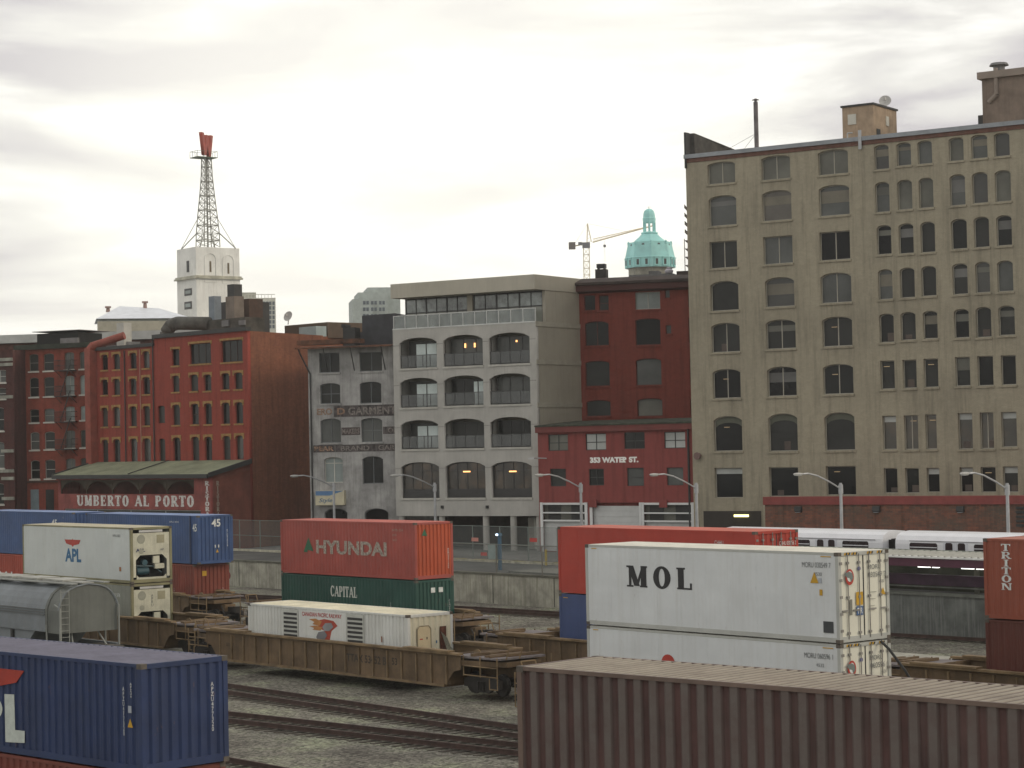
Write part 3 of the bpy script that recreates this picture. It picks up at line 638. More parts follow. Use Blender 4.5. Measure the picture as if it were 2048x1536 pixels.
zter = (Q.Z(800, 659) + Q.Z(1066, 645)) / 2; zfas0 = (Q.Z(790, 596) + Q.Z(1080, 578)) / 2; zroof = (Q.Z(786, 569.5) + Q.Z(1067, 547.5)) / 2
zbeam = (Q.Z(792, 1032) + Q.Z(1076, 1032)) / 2
for i, j, (x0, x1, z0, z1) in bal:
    Q.holes.append(opening(x0, x1, z0, z1, (z1 - z0) * (.2 if i < 3 else .16)))
Q.wall(M_gc, XL, XR, zter, .4, z0=zbeam)
for i in range(4):
    z0 = min(b_[2][2] for b_ in bal if b_[0] == i); z0s = z0 - .28
    b = MB(); b.box(XL + .3, .401, z0s, XR - .3, 1.9, z0 - .02); b.build('floor_slab', M_gc, Q.root)
    for j, xs in enumerate((XL + .02, (bal[3 * i][2][1] + bal[3 * i + 1][2][0]) / 2 - .15, (bal[3 * i + 1][2][1] + bal[3 * i + 2][2][0]) / 2 - .15, XR - .33)):
        b = MB(); b.box(xs, .402, z0 - .018, xs + .3, 1.9, z0 + 3.1 if i else zter - .1); b.build('dividing_wall', M_gc, Q.root)
b = MB(); b.box(XL + .3, .401, zter - .3, XR - .02, 1.9, zter - .002); b.build('terrace', M_gc, Q.root)
rail_m = mat('balcony_glass', (.10, .11, .11), .15, .1, spec=.6)
for i, j, (x0, x1, z0, z1) in bal:
    w = x1 - x0
    if i < 3:                               # glazing at the back of the loggia
        ww = window(Q.root, x0 - .02 + w * (.10 if j == 0 else .05), x1 - .05, z0 + .02, z1 - .25, 0, glass=random.choice([G_dark[1], G_mid[0], G_dark[0]]), fm=M_frd, mull='3', dep=.9, fw=.07, name='balcony_door')
        if j == 0 or (i, j) == (1, 1):
            cx0 = x0 + w * (.30 if j == 0 else .62); b = MB(); b.box(cx0, .84, z0 + .05, x0 + w * (.84 if j == 0 else .86), .88, z1 - .5); b.build('curtain', mat('curtain', (.62, .70, .68), .8, .1), ww)
            b = MB(); b.box((cx0 + x0 + w * .84) / 2 - .04, .80, z0 + .05, (cx0 + x0 + w * .84) / 2 + .04, .835, z1 - .5); b.build('mullion', M_frd, ww)
        b = MB(); b.box(x0 + .02, .12, z0 + 1.02, x1 - .02, .17, z0 + 1.07); b.box(x0 + .02, .12, z0 + .06, x1 - .02, .17, z0 + .10)
        n = 5 if j == 0 else 4
        for k in range(n + 1): xx = x0 + .04 + (w - .08) * k / n; b.box(xx - .02, .125, z0 + .1, xx + .02, .165, z0 + 1.02)
        rr = b.build('balustrade', M_frd, Q.root)
        b = MB(); b.box(x0 + .04, .14, z0 + .1, x1 - .04, .15, z0 + 1.02)
        mg = MATS.get('clear_rail')
        if not mg:
            mg = mat('clear_rail', (.14, .15, .15), .1, .05, spec=.6); mg.node_tree.nodes['Principled BSDF'].inputs['Alpha'].default_value = .35
        b.build('glass_panel', mg, rr)
        if (i, j) in ((0, 1), (0, 2), (2, 2)):
            for q in ((.42, .66) if j == 1 else (.55,)):
                b = MB(); b.box(x0 + w * q - .07, .80, z0 + (1.5 if j == 1 else 1.75 if i == 0 else 2.6), x0 + w * q + .07, .84, z0 + (1.85 if j == 1 else 1.9 if i == 0 else 2.7)); b.build('lamp', M_lamp, Q.root)
    else:
        rise = (z1 - z0) * .16
        ww = window(Q.root, x0 + .01, x1 - .01, z0 + .01, z1 - .01, rise, glass=G_warm, fm=M_frd, mull='4t', dep=.3, fw=.07)
        b = MB(); b.box(x0 + .08, .28, z0 + .08, x1 - .08, .295, z0 + .72); b.build('spandrel', M_frd, ww)
        if j: b = MB(); b.box(x0 + w * .4, .27, z1 - .85, x0 + w * .58, .29, z1 - .75); b.build('lamp', M_lamp, ww)
    b = MB(); b.box(x0 - .05, -.08, z0 - .16, x1 + .05, .399, z0 - .003); b.build('sill', mat('pale_sill', (.42, .41, .37), .8), Q.root)
# seams
for i in range(4):
    z = sum(b_[2][3] for b_ in bal if b_[0] == i) / 3 - (.62 if i < 3 else .5)
    for (p, q) in ((XL, bal[3 * i][2][0]), (bal[3 * i][2][1], bal[3 * i + 1][2][0]), (bal[3 * i + 1][2][1], bal[3 * i + 2][2][0]), (bal[3 * i + 2][2][1], XR)): b = MB(); b.box(p + .01, -.012, z, q - .01, .01, z + .03); b.build('joint', mat('seam', (.12, .12, .11), .9), Q.root)
# body behind the loggias and side wall
b = MB(); b.box(XL, 1.95, zbeam, XR - .30, 18, zter - .02); b.build('side_wall', M_gb, Q.root)
b = MB(); b.box(XR - .298, .402, zbeam - .5, XR, 18, zter - .02); b.build('side_wall', M_gb, Q.root); b = MB(); b.box(XL, .402, zbeam, XL + .018, 1.94, zter - .02); b.build('side_wall', M_gb, Q.root)
for k, pz in enumerate((650, 725, 810)):
    z = Q.fr.e(1110, pz, XR)[1]; b = MB(); b.box(XR + .002, 0.02, z - .18, XR + .05, 17.9, z + .2); b.build('string_course', mat('course', (.36, .34, .28), .8), Q.root)
# glazed top floor
px0, px1 = Q.fr.f(812, 640, 1.7)[0], Q.fr.f(1075, 640, 1.7)[0]
b = MB(); b.box(XL - .1, -.05, zfas0, XR + .03, 18, zroof); b.build('roof', mat('fascia_pale', (.40, .375, .31), .85, .08, .3, streak=.25, stain=(.25, .23, .19)), Q.root)
b = MB(); b.box(XL, 3.2, zter, XR - .02, 17.8, zfas0 - .01); b.build('penthouse', M_gb, Q.root)
b = MB(); b.box(XR - .3, 1.6, zter, XR - .02, 3.19, zfas0 - .01); b.build('penthouse_wall', M_gb, Q.root)
xm = Q.fr.f(942, 640, 1.7)[0]
b = MB(); b.box(xm - .25, 1.55, zter + .01, xm + .25, 1.95, zfas0 - .01); b.build('pillar', M_gb, Q.root)
for a, c, nn in ((px0, xm - .3, 6), (xm + .3, XR - .35, 6)):
    b = MB(); y = 1.7
    for k in range(nn + 1): xx = a + (c - a) * k / nn; b.box(xx - (.06 if k % 2 == 0 else .03), y, zter + .02, xx + (.06 if k % 2 == 0 else .03), y + .1, zfas0 - .01)
    b.box(a, y + .01, zfas0 - 1.25, c, y + .09, zfas0 - 1.15); b.box(a, y + .012, zfas0 - .12, c, y + .088, zfas0 - .01)
    w = b.build('window', M_frd, Q.root)
    b = MB(); b.box(a, y + .045, zter + .02, c, y + .06, zfas0 - 1.2); b.build('pane', glassm('glass_i', (.22, .23, .19), .15, .7), w)
    b = MB(); b.box(a, y + .045, zfas0 - 1.19, c, y + .06, zfas0 - .02); b.build('pane', glassm('glass_j', (.20, .23, .22), .1, .8, vs=.8, var=.6), w)
b = MB(); n = 12
for k in range(n + 1): xx = XL + .05 + (XR - XL - .1) * k / n; b.box(xx - .03, .08, zter, xx + .03, .14, zter + 1.1)
b.box(XL + .02, .07, zter + 1.1, XR - .02, .15, zter + 1.16); b.box(XL, -.03, zter + .003, XR, .06, zter + .10)
rl = b.build('terrace_rail', mat('rail_pale', (.55, .56, .54), .5), Q.root)
mg = mat('terrace_glass', (.26, .29, .28), .08, .2, spec=.7); mg.node_tree.nodes['Principled BSDF'].inputs['Alpha'].default_value = .55
b = MB(); b.box(XL + .06, .10, zter + .1, XR - .06, .115, zter + 1.1); b.build('glass_panel', mg, rl)
# open ground floor on columns
for px in (800, 880, 968, 1023, 1075):
    x = Q.X(px, 1065); b = MB(); b.tube((x, .35, 0), (x, .35, zbeam - .003), .27, n=14); b.build('column', M_gc, Q.root)
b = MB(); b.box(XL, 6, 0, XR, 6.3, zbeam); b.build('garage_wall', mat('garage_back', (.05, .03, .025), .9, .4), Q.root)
b = MB(); x = Q.X(1030, 1080); b.box(x, 2.0, 0, XR, 5.9, zbeam - .2); b.build('lift_shaft', mat('shaft', (.36, .35, .31), .85), Q.root)
x = Q.X(1040, 1080)
for k in range(2): b = MB(); b.box(x + .15 + k * 1.05, 1.9, .02, x + 1.1 + k * 1.05, 1.98, 2.5); b.build('door', mat('pale_door', (.55, .56, .50), .6), Q.root)
for k, px in enumerate((885, 975)): x, z = Q.fr.f(px, 1014); b = MB(); b.box(x - .12, -.1, z - .12, x + .12, -.003, z + .12); b.build('wall_light', M_dark, Q.root)
b = MB(); 
for q in range(9): b.tube((Q.X(880, 1040) + q * .5, 5.4, 2.9 + .25 * math.sin(q * .9)), (Q.X(880, 1040) + q * .5 + .5, 5.4, 2.9 + .25 * math.sin(q * .9 + .9)), .07)
b.build('pipe', M_galv, Q.root)

# ================================================================= old grey warehouse with painted signs
O = Bld('old_warehouse', 'narrow old grey warehouse with faded painted sign bands and a rusty eave', 787, 1000, 179.4, -17)
M_old = mat('old_stucco', (.34, .335, .325), .9, .35, .5, streak=.6, stain=(.15, .15, .14), bump=.4)
M_fro = mat('frame_old', (.13, .14, .145), .8, .2)
for (l, r, t, bt), arc, g, mu, kk in [((275,420,655,795),0,G_dark[0],'2',Gc),((560,720,650,785),0,G_dark[1],'2',Gc),((283,425,870,1015),.13,G_dark[1],'2h',Gc),((562,715,860,1012),.13,G_dark[3 % 3],'2',Gc),
        ((285,430,1120,1290),.13,G_mid[0],'2',Gc),((573,722,1115,1285),.13,G_mid[0],'2h',Gc),((610,718,100,250),.12,G_pale[0],'2t',Gd),((833,955,95,255),.14,G_dark[0],'2',Gd),((610,745,400,470),.45,G_dark[2],'1',Gd),((845,985,400,470),.45,G_dark[2],'1',Gd)]:
    a, c = kk(l, t); a2_, c2_ = kk(r, bt); O.win(a, a2_, c, c2_, arc, glass=g, fm=M_fro if g is not G_pale[0] else M_sillw, mull=mu, dep=.22, sill=M_old if kk is Gc else None)
X0 = O.X(618, 850); zt = (O.Z(620, 697) + O.Z(780, 690)) / 2
XO = O.X(798, 850)
O.wall(M_old, X0, XO, zt); b = MB(); b.box(X0, .36, 0, XO, 15, zt); b.build('side_wall', M_old, O.root)
b = MB(); b.prism([(-1.1, zt - .12), (-1.1, zt + .02), (15, zt + .9), (15, zt + .004), (0, zt + .004)], 'x', X0 - .7, XO - .2); b.build('roof', mat('rust_roof', (.13, .055, .03), .85, .5, 1.2, stain=(.05, .045, .04), streak=.6), O.root)
b = MB(); b.box(X0 - .6, -.9, zt + .25, XO - 3, .3, zt + .62); b.build('gutter', mat('rust_roof', (.13, .055, .03)), O.root)
b = MB(); b.path([(X0 - .5, -.9, zt), (X0 - .35, -.8, zt - .5), (X0 + .25, -.12, zt - 2.2), (X0 + .25, -.12, 0)], .07); b.build('downpipe', M_dark, O.root)
for fx in (.22, .52, .86):
    x = X0 + (XO - X0) * fx; b = MB(); b.path([(x, -.003, zt - 2.0), (x, -.9, zt - .1)], .05, 6); b.build('bracket', M_dark, O.root)
M_sb = mat('sign_black', (.075, .062, .062), .9, .6, 2.2, streak=.7, stain=(.17, .16, .15)); M_sr = mat('sign_letter', (.23, .205, .185), .9, .45, 7, streak=.6, stain=(.11, .10, .095)); M_so = mat('sign_orange', (.27, .17, .115), .9, .45, 5, streak=.6, stain=(.16, .13, .11))
def band(l, r, t, bt, kk=Gc, m=M_sb, nm='painted_band'):
    a, c = kk(l, t); a2_, c2_ = kk(r, bt); x0, x1, z0, z1 = O.rect(a, a2_, c, c2_); b = MB(); b.box(x0, -.014, z0, x1, -.002, z1); return b.build(nm, m, O.root), x0, x1, z0, z1
o_, x0, x1, z0, z1 = band(380, 812, 1024, 1104)
text('GARMENT', M_sr, O.root, x0 + (x1 - x0) * .24, z0 + .15, (z1 - z0) - .3, bold=.03, at=-.014, width=(x1 - x0) * .78)
xl = O.X(634, 820); text('ERO', M_so, O.root, xl, z0 + .2, (z1 - z0) - .4, bold=.05, at=-.004, width=x0 - xl - .15)
text('D', M_so, O.root, x0 + .3, z0 + .2, (z1 - z0) - .4, bold=.05, at=-.014, width=.7)
o_, x0, x1, z0, z1 = band(435, 566, 1182, 1236, m=mat('sign_brown', (.07, .05, .05), .8, .4)); text('MAKERS', M_sr, O.root, x0 + .06, z0 + .1, (z1 - z0) - .2, bold=.03, at=-.014, width=x1 - x0 - .12)
o_, x0, x1, z0, z1 = band(727, 812, 1176, 1228); text('OF', M_sr, O.root, x0 + .45, z0 + .1, (z1 - z0) - .2, bold=.03, at=-.014)
o_, x0, x1, z0, z1 = band(235, 812, 1303, 1354)
w = x1 - x0; text('BEAR', M_so, O.root, x0 + .1, z0 + .1, (z1 - z0) - .2, bold=.05, at=-.014, width=w * .24)
text('BRAND', M_sr, O.root, x0 + w * .34, z0 + .1, (z1 - z0) - .2, bold=.02, at=-.014, width=w * .35); text('GAR', M_sr, O.root, x0 + w * .80, z0 + .1, (z1 - z0) - .2, bold=.02, at=-.014, width=w * .2)
# small shop sign box
x0, x1, z0, z1 = O.rect(635, 692, 981, 1010)
sg = tag(MB().box(0, 0, 0, .01, .01, .01).build('shop_sign', M_sillw), 'small cream and blue shop sign box low on the old grey warehouse', 'sign')
bpy.data.objects.remove(sg)
sg = thing('shop_sign', 'small cream and blue shop sign box low on the old grey warehouse', 'sign', O.fr.w(x0, -.004, z0), O.fr.yaw)
w, h = x1 - x0, z1 - z0
b = MB(); b.box(0, -.45, 0, w, -.003, h); b.build('box', mat('sign_cream', (.50, .46, .33), .6, .1), sg)
b = MB(); b.prism([(0.02, h * .68), (w * .5, h * .66), (w - .02, h * .98), (.02, h * .98)], 'y', -.46, -.452); b.build('blue_stripe', mat('sign_blue', (.10, .20, .36), .6), sg)
text('Style', mat('sign_navy', (.05, .12, .2), .6), sg, w * .12, h * .12, h * .36, at=-.452, shear=.3, bold=.02)
# rooftop boxes
b = MB(); xa = O.fr.f(724, 640, 5)[0]; xb = O.fr.f(790, 640, 5)[0]; zz = O.fr.f(750, 628, 5)[1]; b.prism([(xa, zt), (xb, zt), (xb, zz), (xa, zz - .1)], 'y', 5, 9); b.build('lift_house', mat('slate_box', (.05, .052, .06), .8, .2), O.root)
b = MB(); b.prism([(xa - 1.6, zt), (xa - .002, zt), (xa - .002, zz - 1.5), (xa - .8, zt + 1.5)], 'y', 5.3, 8); b.build('roof_hatch', mat('slate_box', (.05, .052, .06)), O.root)
b = MB(); xa = O.fr.f(686, 670, 3)[0]; zz = O.fr.f(700, 655, 3)[1]; b.box(xa, 3, zt, xa + 1.1, 4.2, zz); b.box(xa - .1, 2.9, zz + .002, xa + .2, 4.3, zz + .3); b.build('chimney', M_dark, O.root)

# ================================================================= tall red building with yellow lintels
Uc = crop(.3125, 0, 540)
U = Bld('yellow_lintel_building', 'tall red brick building with yellow window lintels and sills and a bare brick flank', 500, 1000, 187, -46)
M_um = brick('red_facade', (.27, .056, .040), (.245, .05, .036), (.20, .045, .034), .35, (.17, .042, .03), noise=.25)
M_side = brick('bare_brick', (.25, .095, .05), (.20, .07, .042), (.16, .085, .06), .9, (.12, .05, .033), vs=.12, noise=.5)
M_yel = mat('yellow_paint', (.30, .175, .055), .75, .25, 3)
M_frm = mat('frame_maroon', (.035, .015, .012), .6)
uw = []
for (x0, x1), tb in zip([(648,690),(722,768),(828,873),(912,957)], [(542,640),(538,636),(530,632),(520,628)]): uw.append((x0, x1, *tb, .12, 1))
for xs, tb in zip([(648,690),(722,768),(828,873),(912,960),(1100,1148),(1215,1268),(1303,1352),(1418,1468),(1498,1552)], [(702,800),(698,800),(695,798),(686,795),(677,780),(670,775),(669,773),(661,765),(657,762)]): uw.append((*xs, *tb, .1, 1))
for xs, tb in zip([(650,690),(722,768),(830,875),(915,960),(1008,1055),(1103,1152),(1222,1272),(1307,1355),(1420,1470),(1503,1555)], [(882,1003),(878,1000),(873,1000),(871,995),(868,980),(862,992),(856,988),(854,987),(849,985),(846,982)]): uw.append((*xs, *tb, .1, xs[0] != 1008))
for xs, t in zip([(652,693),(725,770),(832,880),(915,965),(1015,1058),(1107,1155),(1225,1275),(1310,1357),(1425,1475),(1508,1558)], [1086,1083,1079,1078,1078,1072,1068,1067,1063,1059]): uw.append((*xs, t, t + 152, .1, xs[0] != 1015))
uw.append((1098, 1148, 507, 612, 0, 1))
for (l, r, t, bt, arc, hd) in uw:
    a, c = Uc(l, t); a2_, c2_ = Uc(r, bt); U.win(a, a2_, c, c2_, arc, glass=random.choice(G_dark + [G_dark[1], glassm('glass_k', (.05, .05, .045), .2)]), fm=M_frm, mull=random.choice(['1', 'h', '1']), dep=.2, sill=M_yel if hd and t < 1050 else None, head=M_yel if hd else None)
for (l, r, t, bt) in ((1213,1350,470,600),(1415,1552,450,588)):
    a, c = Uc(l, t); a2_, c2_ = Uc(r, bt); U.win(a, a2_, c, c2_, 0, glass=random.choice(G_dark), fm=M_frm, mull='3', dep=.2, sill=M_yel, head=M_yel)
XL = U.X(193, 800); XS = U.X(309, 700)
zhi = (U.Z(310, 681) + U.Z(499, 657)) / 2; zlo = (U.Z(195, 702) + U.Z(305, 692)) / 2
U.wall(M_um, XL, 0, zhi, outline=[(XL, 0), (0, 0), (0, zhi), (XS, zhi), (XS, zlo), (XL, zlo)])
LS = 19; dxs, dys = math.cos(R(108)), math.sin(R(108))
b = MB(); b.prism([(XS, .36), (0, .36), (dxs * LS, .36 + dys * LS), (XS, .36 + dys * LS)], 'z', 0, zhi - .02); b.prism([(XL, .36), (XS - .003, .36), (XS - .003, 15), (XL, 15)], 'z', 0, zlo - .02); b.build('side_wall', M_side, U.root)
b = MB(); b.prism([(0.002, -.002), (.02, .3), (.02 + dxs * LS, .36 + dys * LS), (-.1 + dxs * LS, .36 + dys * LS), (-.1, .37)], 'z', 0, .5); 
b = MB(); b.box(XS - .1, -.22, zhi + .002, .08, .4, zhi + .35); b.box(XL - .1, -.2, zlo + .002, XS - .1, .4, zlo + .3); b.build('cornice', M_dark, U.root)
for px in (252, 309, 283):
    x = U.X(px, 800); b = MB(); b.tube((x, -.12, 3), (x, -.12, zlo - .2 if px < 309 else zlo + 1), .06 if px != 283 else .04); b.build('downpipe', M_dark if px != 283 else mat('pale_pipe', (.35, .2, .15), .7), U.root)
# roof plant on the red building
M_br = brick('dark_brick', (.10, .052, .036), (.075, .045, .034), (.07, .06, .05), .6, (.04, .035, .03), noise=.5)
def upx(px, py, y): return U.fr.f(px, py, y)
def rbox(root, fr, pl, pr, pt, y, dep, zb, m, name, extra=None):
    xa = fr.f(pl, pt, y)[0]; xb, zz = fr.f(pr, pt, y); b = MB(); b.box(xa, y, zb, xb, y + dep, zz); o = b.build(name, m, root); return o, xa, xb, zz
rbox(U.root, U.fr, 408, 490, 634, 4, 2.2, zhi - .1, mat('plant_grey', (.065, .06, .05), .85, .4), 'plant_room')
for a_, c_ in ((443, 456), (477, 489)): o_, *_r = rbox(U.root, U.fr, a_, c_, 640, 3.8, .15, zhi + .9, M_grey, 'plant_door')
rbox(U.root, U.fr, 430, 470, 602, 8, 4, zhi, M_dark, 'lift_house'); rbox(U.root, U.fr, 470, 498, 597, 9, 1.6, zhi, M_br, 'lift_house')
o_, xa, xb, zz = rbox(U.root, U.fr, 451, 468, 592, 5, 1.1, zhi, mat('chim_grey', (.17, .14, .115), .9, .2), 'chimney')
b = MB(); b.box(xa + .15, 5.1, zz + .003, xb - .1, 6, zz + 1.1); b.build('chimney_pot', M_dark, o_)
o_, xa, xb, zz = rbox(U.root, U.fr, 417, 428, 592, 5, .8, zhi, mat('flue_blue', (.17, .2, .23), .6), 'flue')
p0 = upx(332, 668, 3); p1 = upx(345, 652, 3); p2 = upx(408, 648, 4)
b = MB(); rr = .62; pts = [(p0[0], 3, zlo), (p0[0] + .1, 3, p1[1] - .5), (p0[0] + .7, 3.1, p1[1] + .1), (p0[0] + 1.5, 3.3, p1[1] + .25), (p2[0] + .6, 4.1, p2[1])]
for q, s_ in zip(pts, pts[1:]): b.tube(q, s_, rr, n=14)
b.build('duct', mat('duct', (.075, .07, .06), .7, .3), U.root, smooth=True)
rbox(U.root, U.fr, 569, 655, 644, 12, 7, zhi - .2, mat('ph_brown', (.10, .07, .05), .9), 'penthouse')
rbox(U.root, U.fr, 598, 632, 652, 10.5, 1.2, zhi - .1, mat('roof_glass', (.3, .36, .36), .4), 'skylight')
xa, zz = upx(572, 640, 12.5); dish(U.root, xa + .3, 12.5, zz - .15, .5, az=.2)
rbox(U.root, U.fr, 200, 300, 690, 5, 4, zlo - .1, mat('plant_grey', (.065, .06, .05)), 'plant_room')
for p in ((212, 690), (232, 683), (262, 688)): rbox(U.root, U.fr, p[0], p[0] + 22, p[1], 3.5, 1.5, zlo, M_grey, 'roof_unit')
o_, xa, xb, zz = rbox(U.root, U.fr, 233, 247, 645, 3.2, .9, zlo, mat('flue_pale', (.42, .42, .38), .6), 'flue')
# red service duct climbing the left edge
b = MB(); x = XL - .35; b.box(x - .45, -.75, 0, x + .45, -.02, zlo + .3); b.build('service_shaft', mat('shaft_red', (.24, .06, .04), .7, .2), U.root)
b = MB(); b.tube((x, -.4, zlo + .1), (x + .4, -.2, zlo + .55), .42, n=12); b.tube((x + .3, -.2, zlo + .5), (x + 2.9, 1.5, zlo + 1.35), .36, n=12); b.build('duct', mat('shaft_red', (.30, .058, .028)), U.root)

# ================================================================= restaurant lean-to
P_ = U.fr.w(0, 0, 0); LY = 4.6
ydir = U.fr.y
N = Bld('restaurant', 'single storey red restaurant with a pale green lean-to roof and white slab lettering', 422, 1000, 184.0, -46)
zE = N.Z(422, 949); xL = N.X(116, 955); dpt = (U.fr.o - N.fr.o).dot(N.fr.y); xoff = (U.fr.o - N.fr.o).dot(N.fr.x)
zT = U.Z(490, 920)
M_gr = mat('green_roof', (.215, .23, .15), .8, .25, .5, streak=.3)
zB1 = N.Z(200, 988); zB0 = N.Z(200, 960)
xb0, xb1 = N.X(119, 970), N.X(388, 970)
N.holes.append([(xb0 + .1, zB1), (xb1, zB1), (xb1, zB0), (xb0 + .1, zB0)])
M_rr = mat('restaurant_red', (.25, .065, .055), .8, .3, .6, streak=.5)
zmid = N.Z(300, 1017)
N.holes.append([(xL + 1, .4), (-1.5, .4), (-1.5, zmid - .1), (xL + 1, zmid - .1)])
N.wall(M_rr, xL, 0, zE - .25, .25)
window(N.root, xL + 1.01, -1.51, .41, zmid - .12, 0, glass=G_dark[1], fm=M_frw, mull='4h', dep=.1, name='shop_window')
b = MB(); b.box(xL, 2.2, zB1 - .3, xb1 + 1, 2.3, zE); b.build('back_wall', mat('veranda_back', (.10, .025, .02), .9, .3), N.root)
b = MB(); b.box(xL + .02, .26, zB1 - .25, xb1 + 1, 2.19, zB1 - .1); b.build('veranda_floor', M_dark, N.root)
nb = 5; w = (xb1 - xb0) / nb
for k in range(nb):
    x0 = xb0 + w * k + .12; x1 = xb0 + w * (k + 1)
    b = MB(); up = arch(x0 + .25, x1 - .25, zB0 - .15, (zB0 - zB1) * .6, 10); b.prism(up + [(x0, zB0 - .9), (x0, zB0 - .002), (x1, zB0 - .002), (x1, zB0 - .9)], 'y', .1, .2)
    b.box(x0 - .08, .09, zB1 + .01, x0 + .06, .21, zB0 - .01); b.build('arch', mat('arch_wood', (.05, .035, .022), .8), N.root)
pr = [(-.4, zE - .12), (-.4, zE + .06), (dpt - .05, zT + .02), (dpt - .05, zT - .2)]
b = MB(); b.prism(pr, 'x', xL - .2, 0.15)
v = b.v; b.build('roof', M_gr, N.root)
b = MB(); b.box(xL - .25, -.55, zE - .3, .2, -.402, zE + .05); b.build('gutter', M_dark, N.root)
for x in (xL - .42, .152):
    b = MB(); b.prism([(p[0], p[1] + (.1 if i in (1, 2) else -.1)) for i, p in enumerate(pr)], 'x', x, x + .2); b.build('verge', M_dark, N.root)
xs = xL + (0 - xL) * .5; b = MB(); b.prism([(-.3, zE + .10), (-.3, zE + .16), (dpt - .1, zT + .12), (dpt - .1, zT + .06)], 'x', xs - .06, xs + .06); b.build('roof_seam', M_dark, N.root)
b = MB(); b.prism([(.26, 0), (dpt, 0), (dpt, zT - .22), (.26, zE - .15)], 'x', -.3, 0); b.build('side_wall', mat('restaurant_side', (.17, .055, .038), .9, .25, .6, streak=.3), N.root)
b = MB(); b.prism([(.26, 0), (dpt, 0), (dpt, zT - .22), (.26, zE - .15)], 'x', xL, xL + .3); b.build('side_wall', M_rr, N.root)
x0, z1 = N.fr.f(154, 991); x1, z0 = N.fr.f(388, 1012); z1 = (N.Z(154, 992) + N.Z(388, 990)) / 2; z0 = (N.Z(154, 1013) + N.Z(388, 1012)) / 2
M_wl = mat('white_letters', (.60, .59, .56), .6, .35, 7)
serif('UMBERTO AL PORTO', M_wl, N.root, x0, z0, x1, z1, K=.30, k=.16, gl=.13, sp=.16)
x0, z1 = N.fr.f(409, 962); x1, z0 = N.fr.f(420, 1052)
serif('RISTORANTE', M_wl, N.root, x0, z0 - .5, x1, z1, K=.3, k=.18, gl=.15, vertical=True)
y0, z1 = N.fr.e(432, 962, 0); y1, z0 = N.fr.e(440, 1052, 0)
serif('RISTORANTE', mat('dull_letters', (.30, .27, .22), .8), N.root, y0, z0 - .5, y1, z1, face='e', K=.26, k=.14, gl=.12, vertical=True)

# ================================================================= left red building with fire escapes
Lb = Bld('red_tenement', 'red brick tenement with white window sills and black fire escape balconies', 190, 1000, 205.4, -24)
M_lr = brick('tenement_brick', (.25, .056, .036), (.21, .048, .032), (.15, .045, .035), .7, (.09, .045, .03), vs=.22, noise=.4)
lc = [(185,246),(278,345),(412,474),(508,570)]
lr = [(532,642),(682,806),(885,970),(1032,1145),(1212,1332)]
for i, (t, bt) in enumerate(lr):
    for j, (l, r) in enumerate(lc):
        dy = [6, 2, -6, -10][j]; dx = i * 2.2; w = r - l
        a, c = Uc(l + dx, t + dy); a2_, c2_ = Uc(r + dx, bt + dy)
        if i == 2 and j >= 2: c -= 2
        g = random.choice([G_dark[0], G_dark[1], G_mid[0]]) if not (j >= 2 and i in (1, 2)) else G_pale[0]
        Lb.win(a, a2_, c, c2_, .1, glass=g, fm=M_frw if (i > 2 and j < 2) or g is G_pale[0] else M_frg, mull='h' if j < 2 else '2', dep=.14, sill=M_sillw)
xl, xr = Lb.X(38, 850), Lb.X(196, 850); zt = (Lb.Z(45, 700) + Lb.Z(180, 694)) / 2
Lb.wall(M_lr, xl, xr, zt); b = MB(); b.box(xl, .36, 0, xr - .02, 15, zt); b.build('side_wall', M_lr, Lb.root)
b = MB(); b.box(xl - .25, -.35, zt + .002, xr, .5, zt + .45); b.build('cornice', mat('cornice_moss', (.035, .04, .028), .9, .4), Lb.root)
b = MB(); b.box(xl - .5, -.2, 0, xl - .003, 2, zt - .3); b.build('mossy_pier', mat('moss', (.045, .05, .02), .95, .5, .8), Lb.root)
b = MB(); z = Lb.Z(100, 965); b.box(xl, -.1, z, xr - 3, -.003, z + .18); b.build('string_course', mat('course_dark', (.06, .03, .02), .8), Lb.root)
for px, g in ((70, mat('door_blue', (.17, .22, .24), .7)), (100, G_dark[0])):
    x0, x1, z0, z1 = Lb.rect(px - 8, px + 8, 979, 1010); b = MB(); b.box(x0, -.05, z0 - 1, x1, -.003, z1); b.build('door', g, Lb.root)
for i, (t, bt) in enumerate(lr[:4]):
    a, c = Uc(385 + i * 2.2, bt + 2); a2_, c2_ = Uc(492 + i * 2.2, bt + 12); x0, x1, z0, z1 = Lb.rect(a, a2_, c, c2_)
    b = MB(); b.box(x0, -1.05, z0 + .1, x1, -.003, z0 + .18)
    for z in (z0 + .6, z0 + 1.1): b.box(x0, -1.05, z, x1, -1.01, z + .04); b.box(x0, -1.05, z, x0 + .04, -.01, z + .04); b.box(x1 - .04, -1.05, z, x1, -.01, z + .04)
    n = 14
    for k in range(n + 1): xx = x0 + (x1 - x0 - .03) * k / n; b.box(xx, -1.045, z0 + .18, xx + .025, -1.015, z0 + 1.1)
    b.path([(x0 + .1, -.01, z0 - .5), (x0 + .1, -.9, z0 + .12)], .03, 6); b.path([(x1 - .1, -.01, z0 - .5), (x1 - .1, -.9, z0 + .12)], .03, 6)
    if i: b.tube((x0 + .3, -.5, z0 + .2), (x1 - .4, -.6, z0 + 3.1), .04, n=6); b.tube((x0 + .6, -.9, z0 + .2), (x1 - .1, -.95, z0 + 3.1), .04, n=6)
    b.build('fire_escape', M_dark, Lb.root)
rbox(Lb.root, Lb.fr, 74, 156, 664, 3, 4, zt, M_black, 'billboard_back'); o_, xa, xb, zz = rbox(Lb.root, Lb.fr, 64, 160, 660, 2.8, 5, Lb.fr.f(74, 663, 2.8)[1], M_grey, 'canopy')
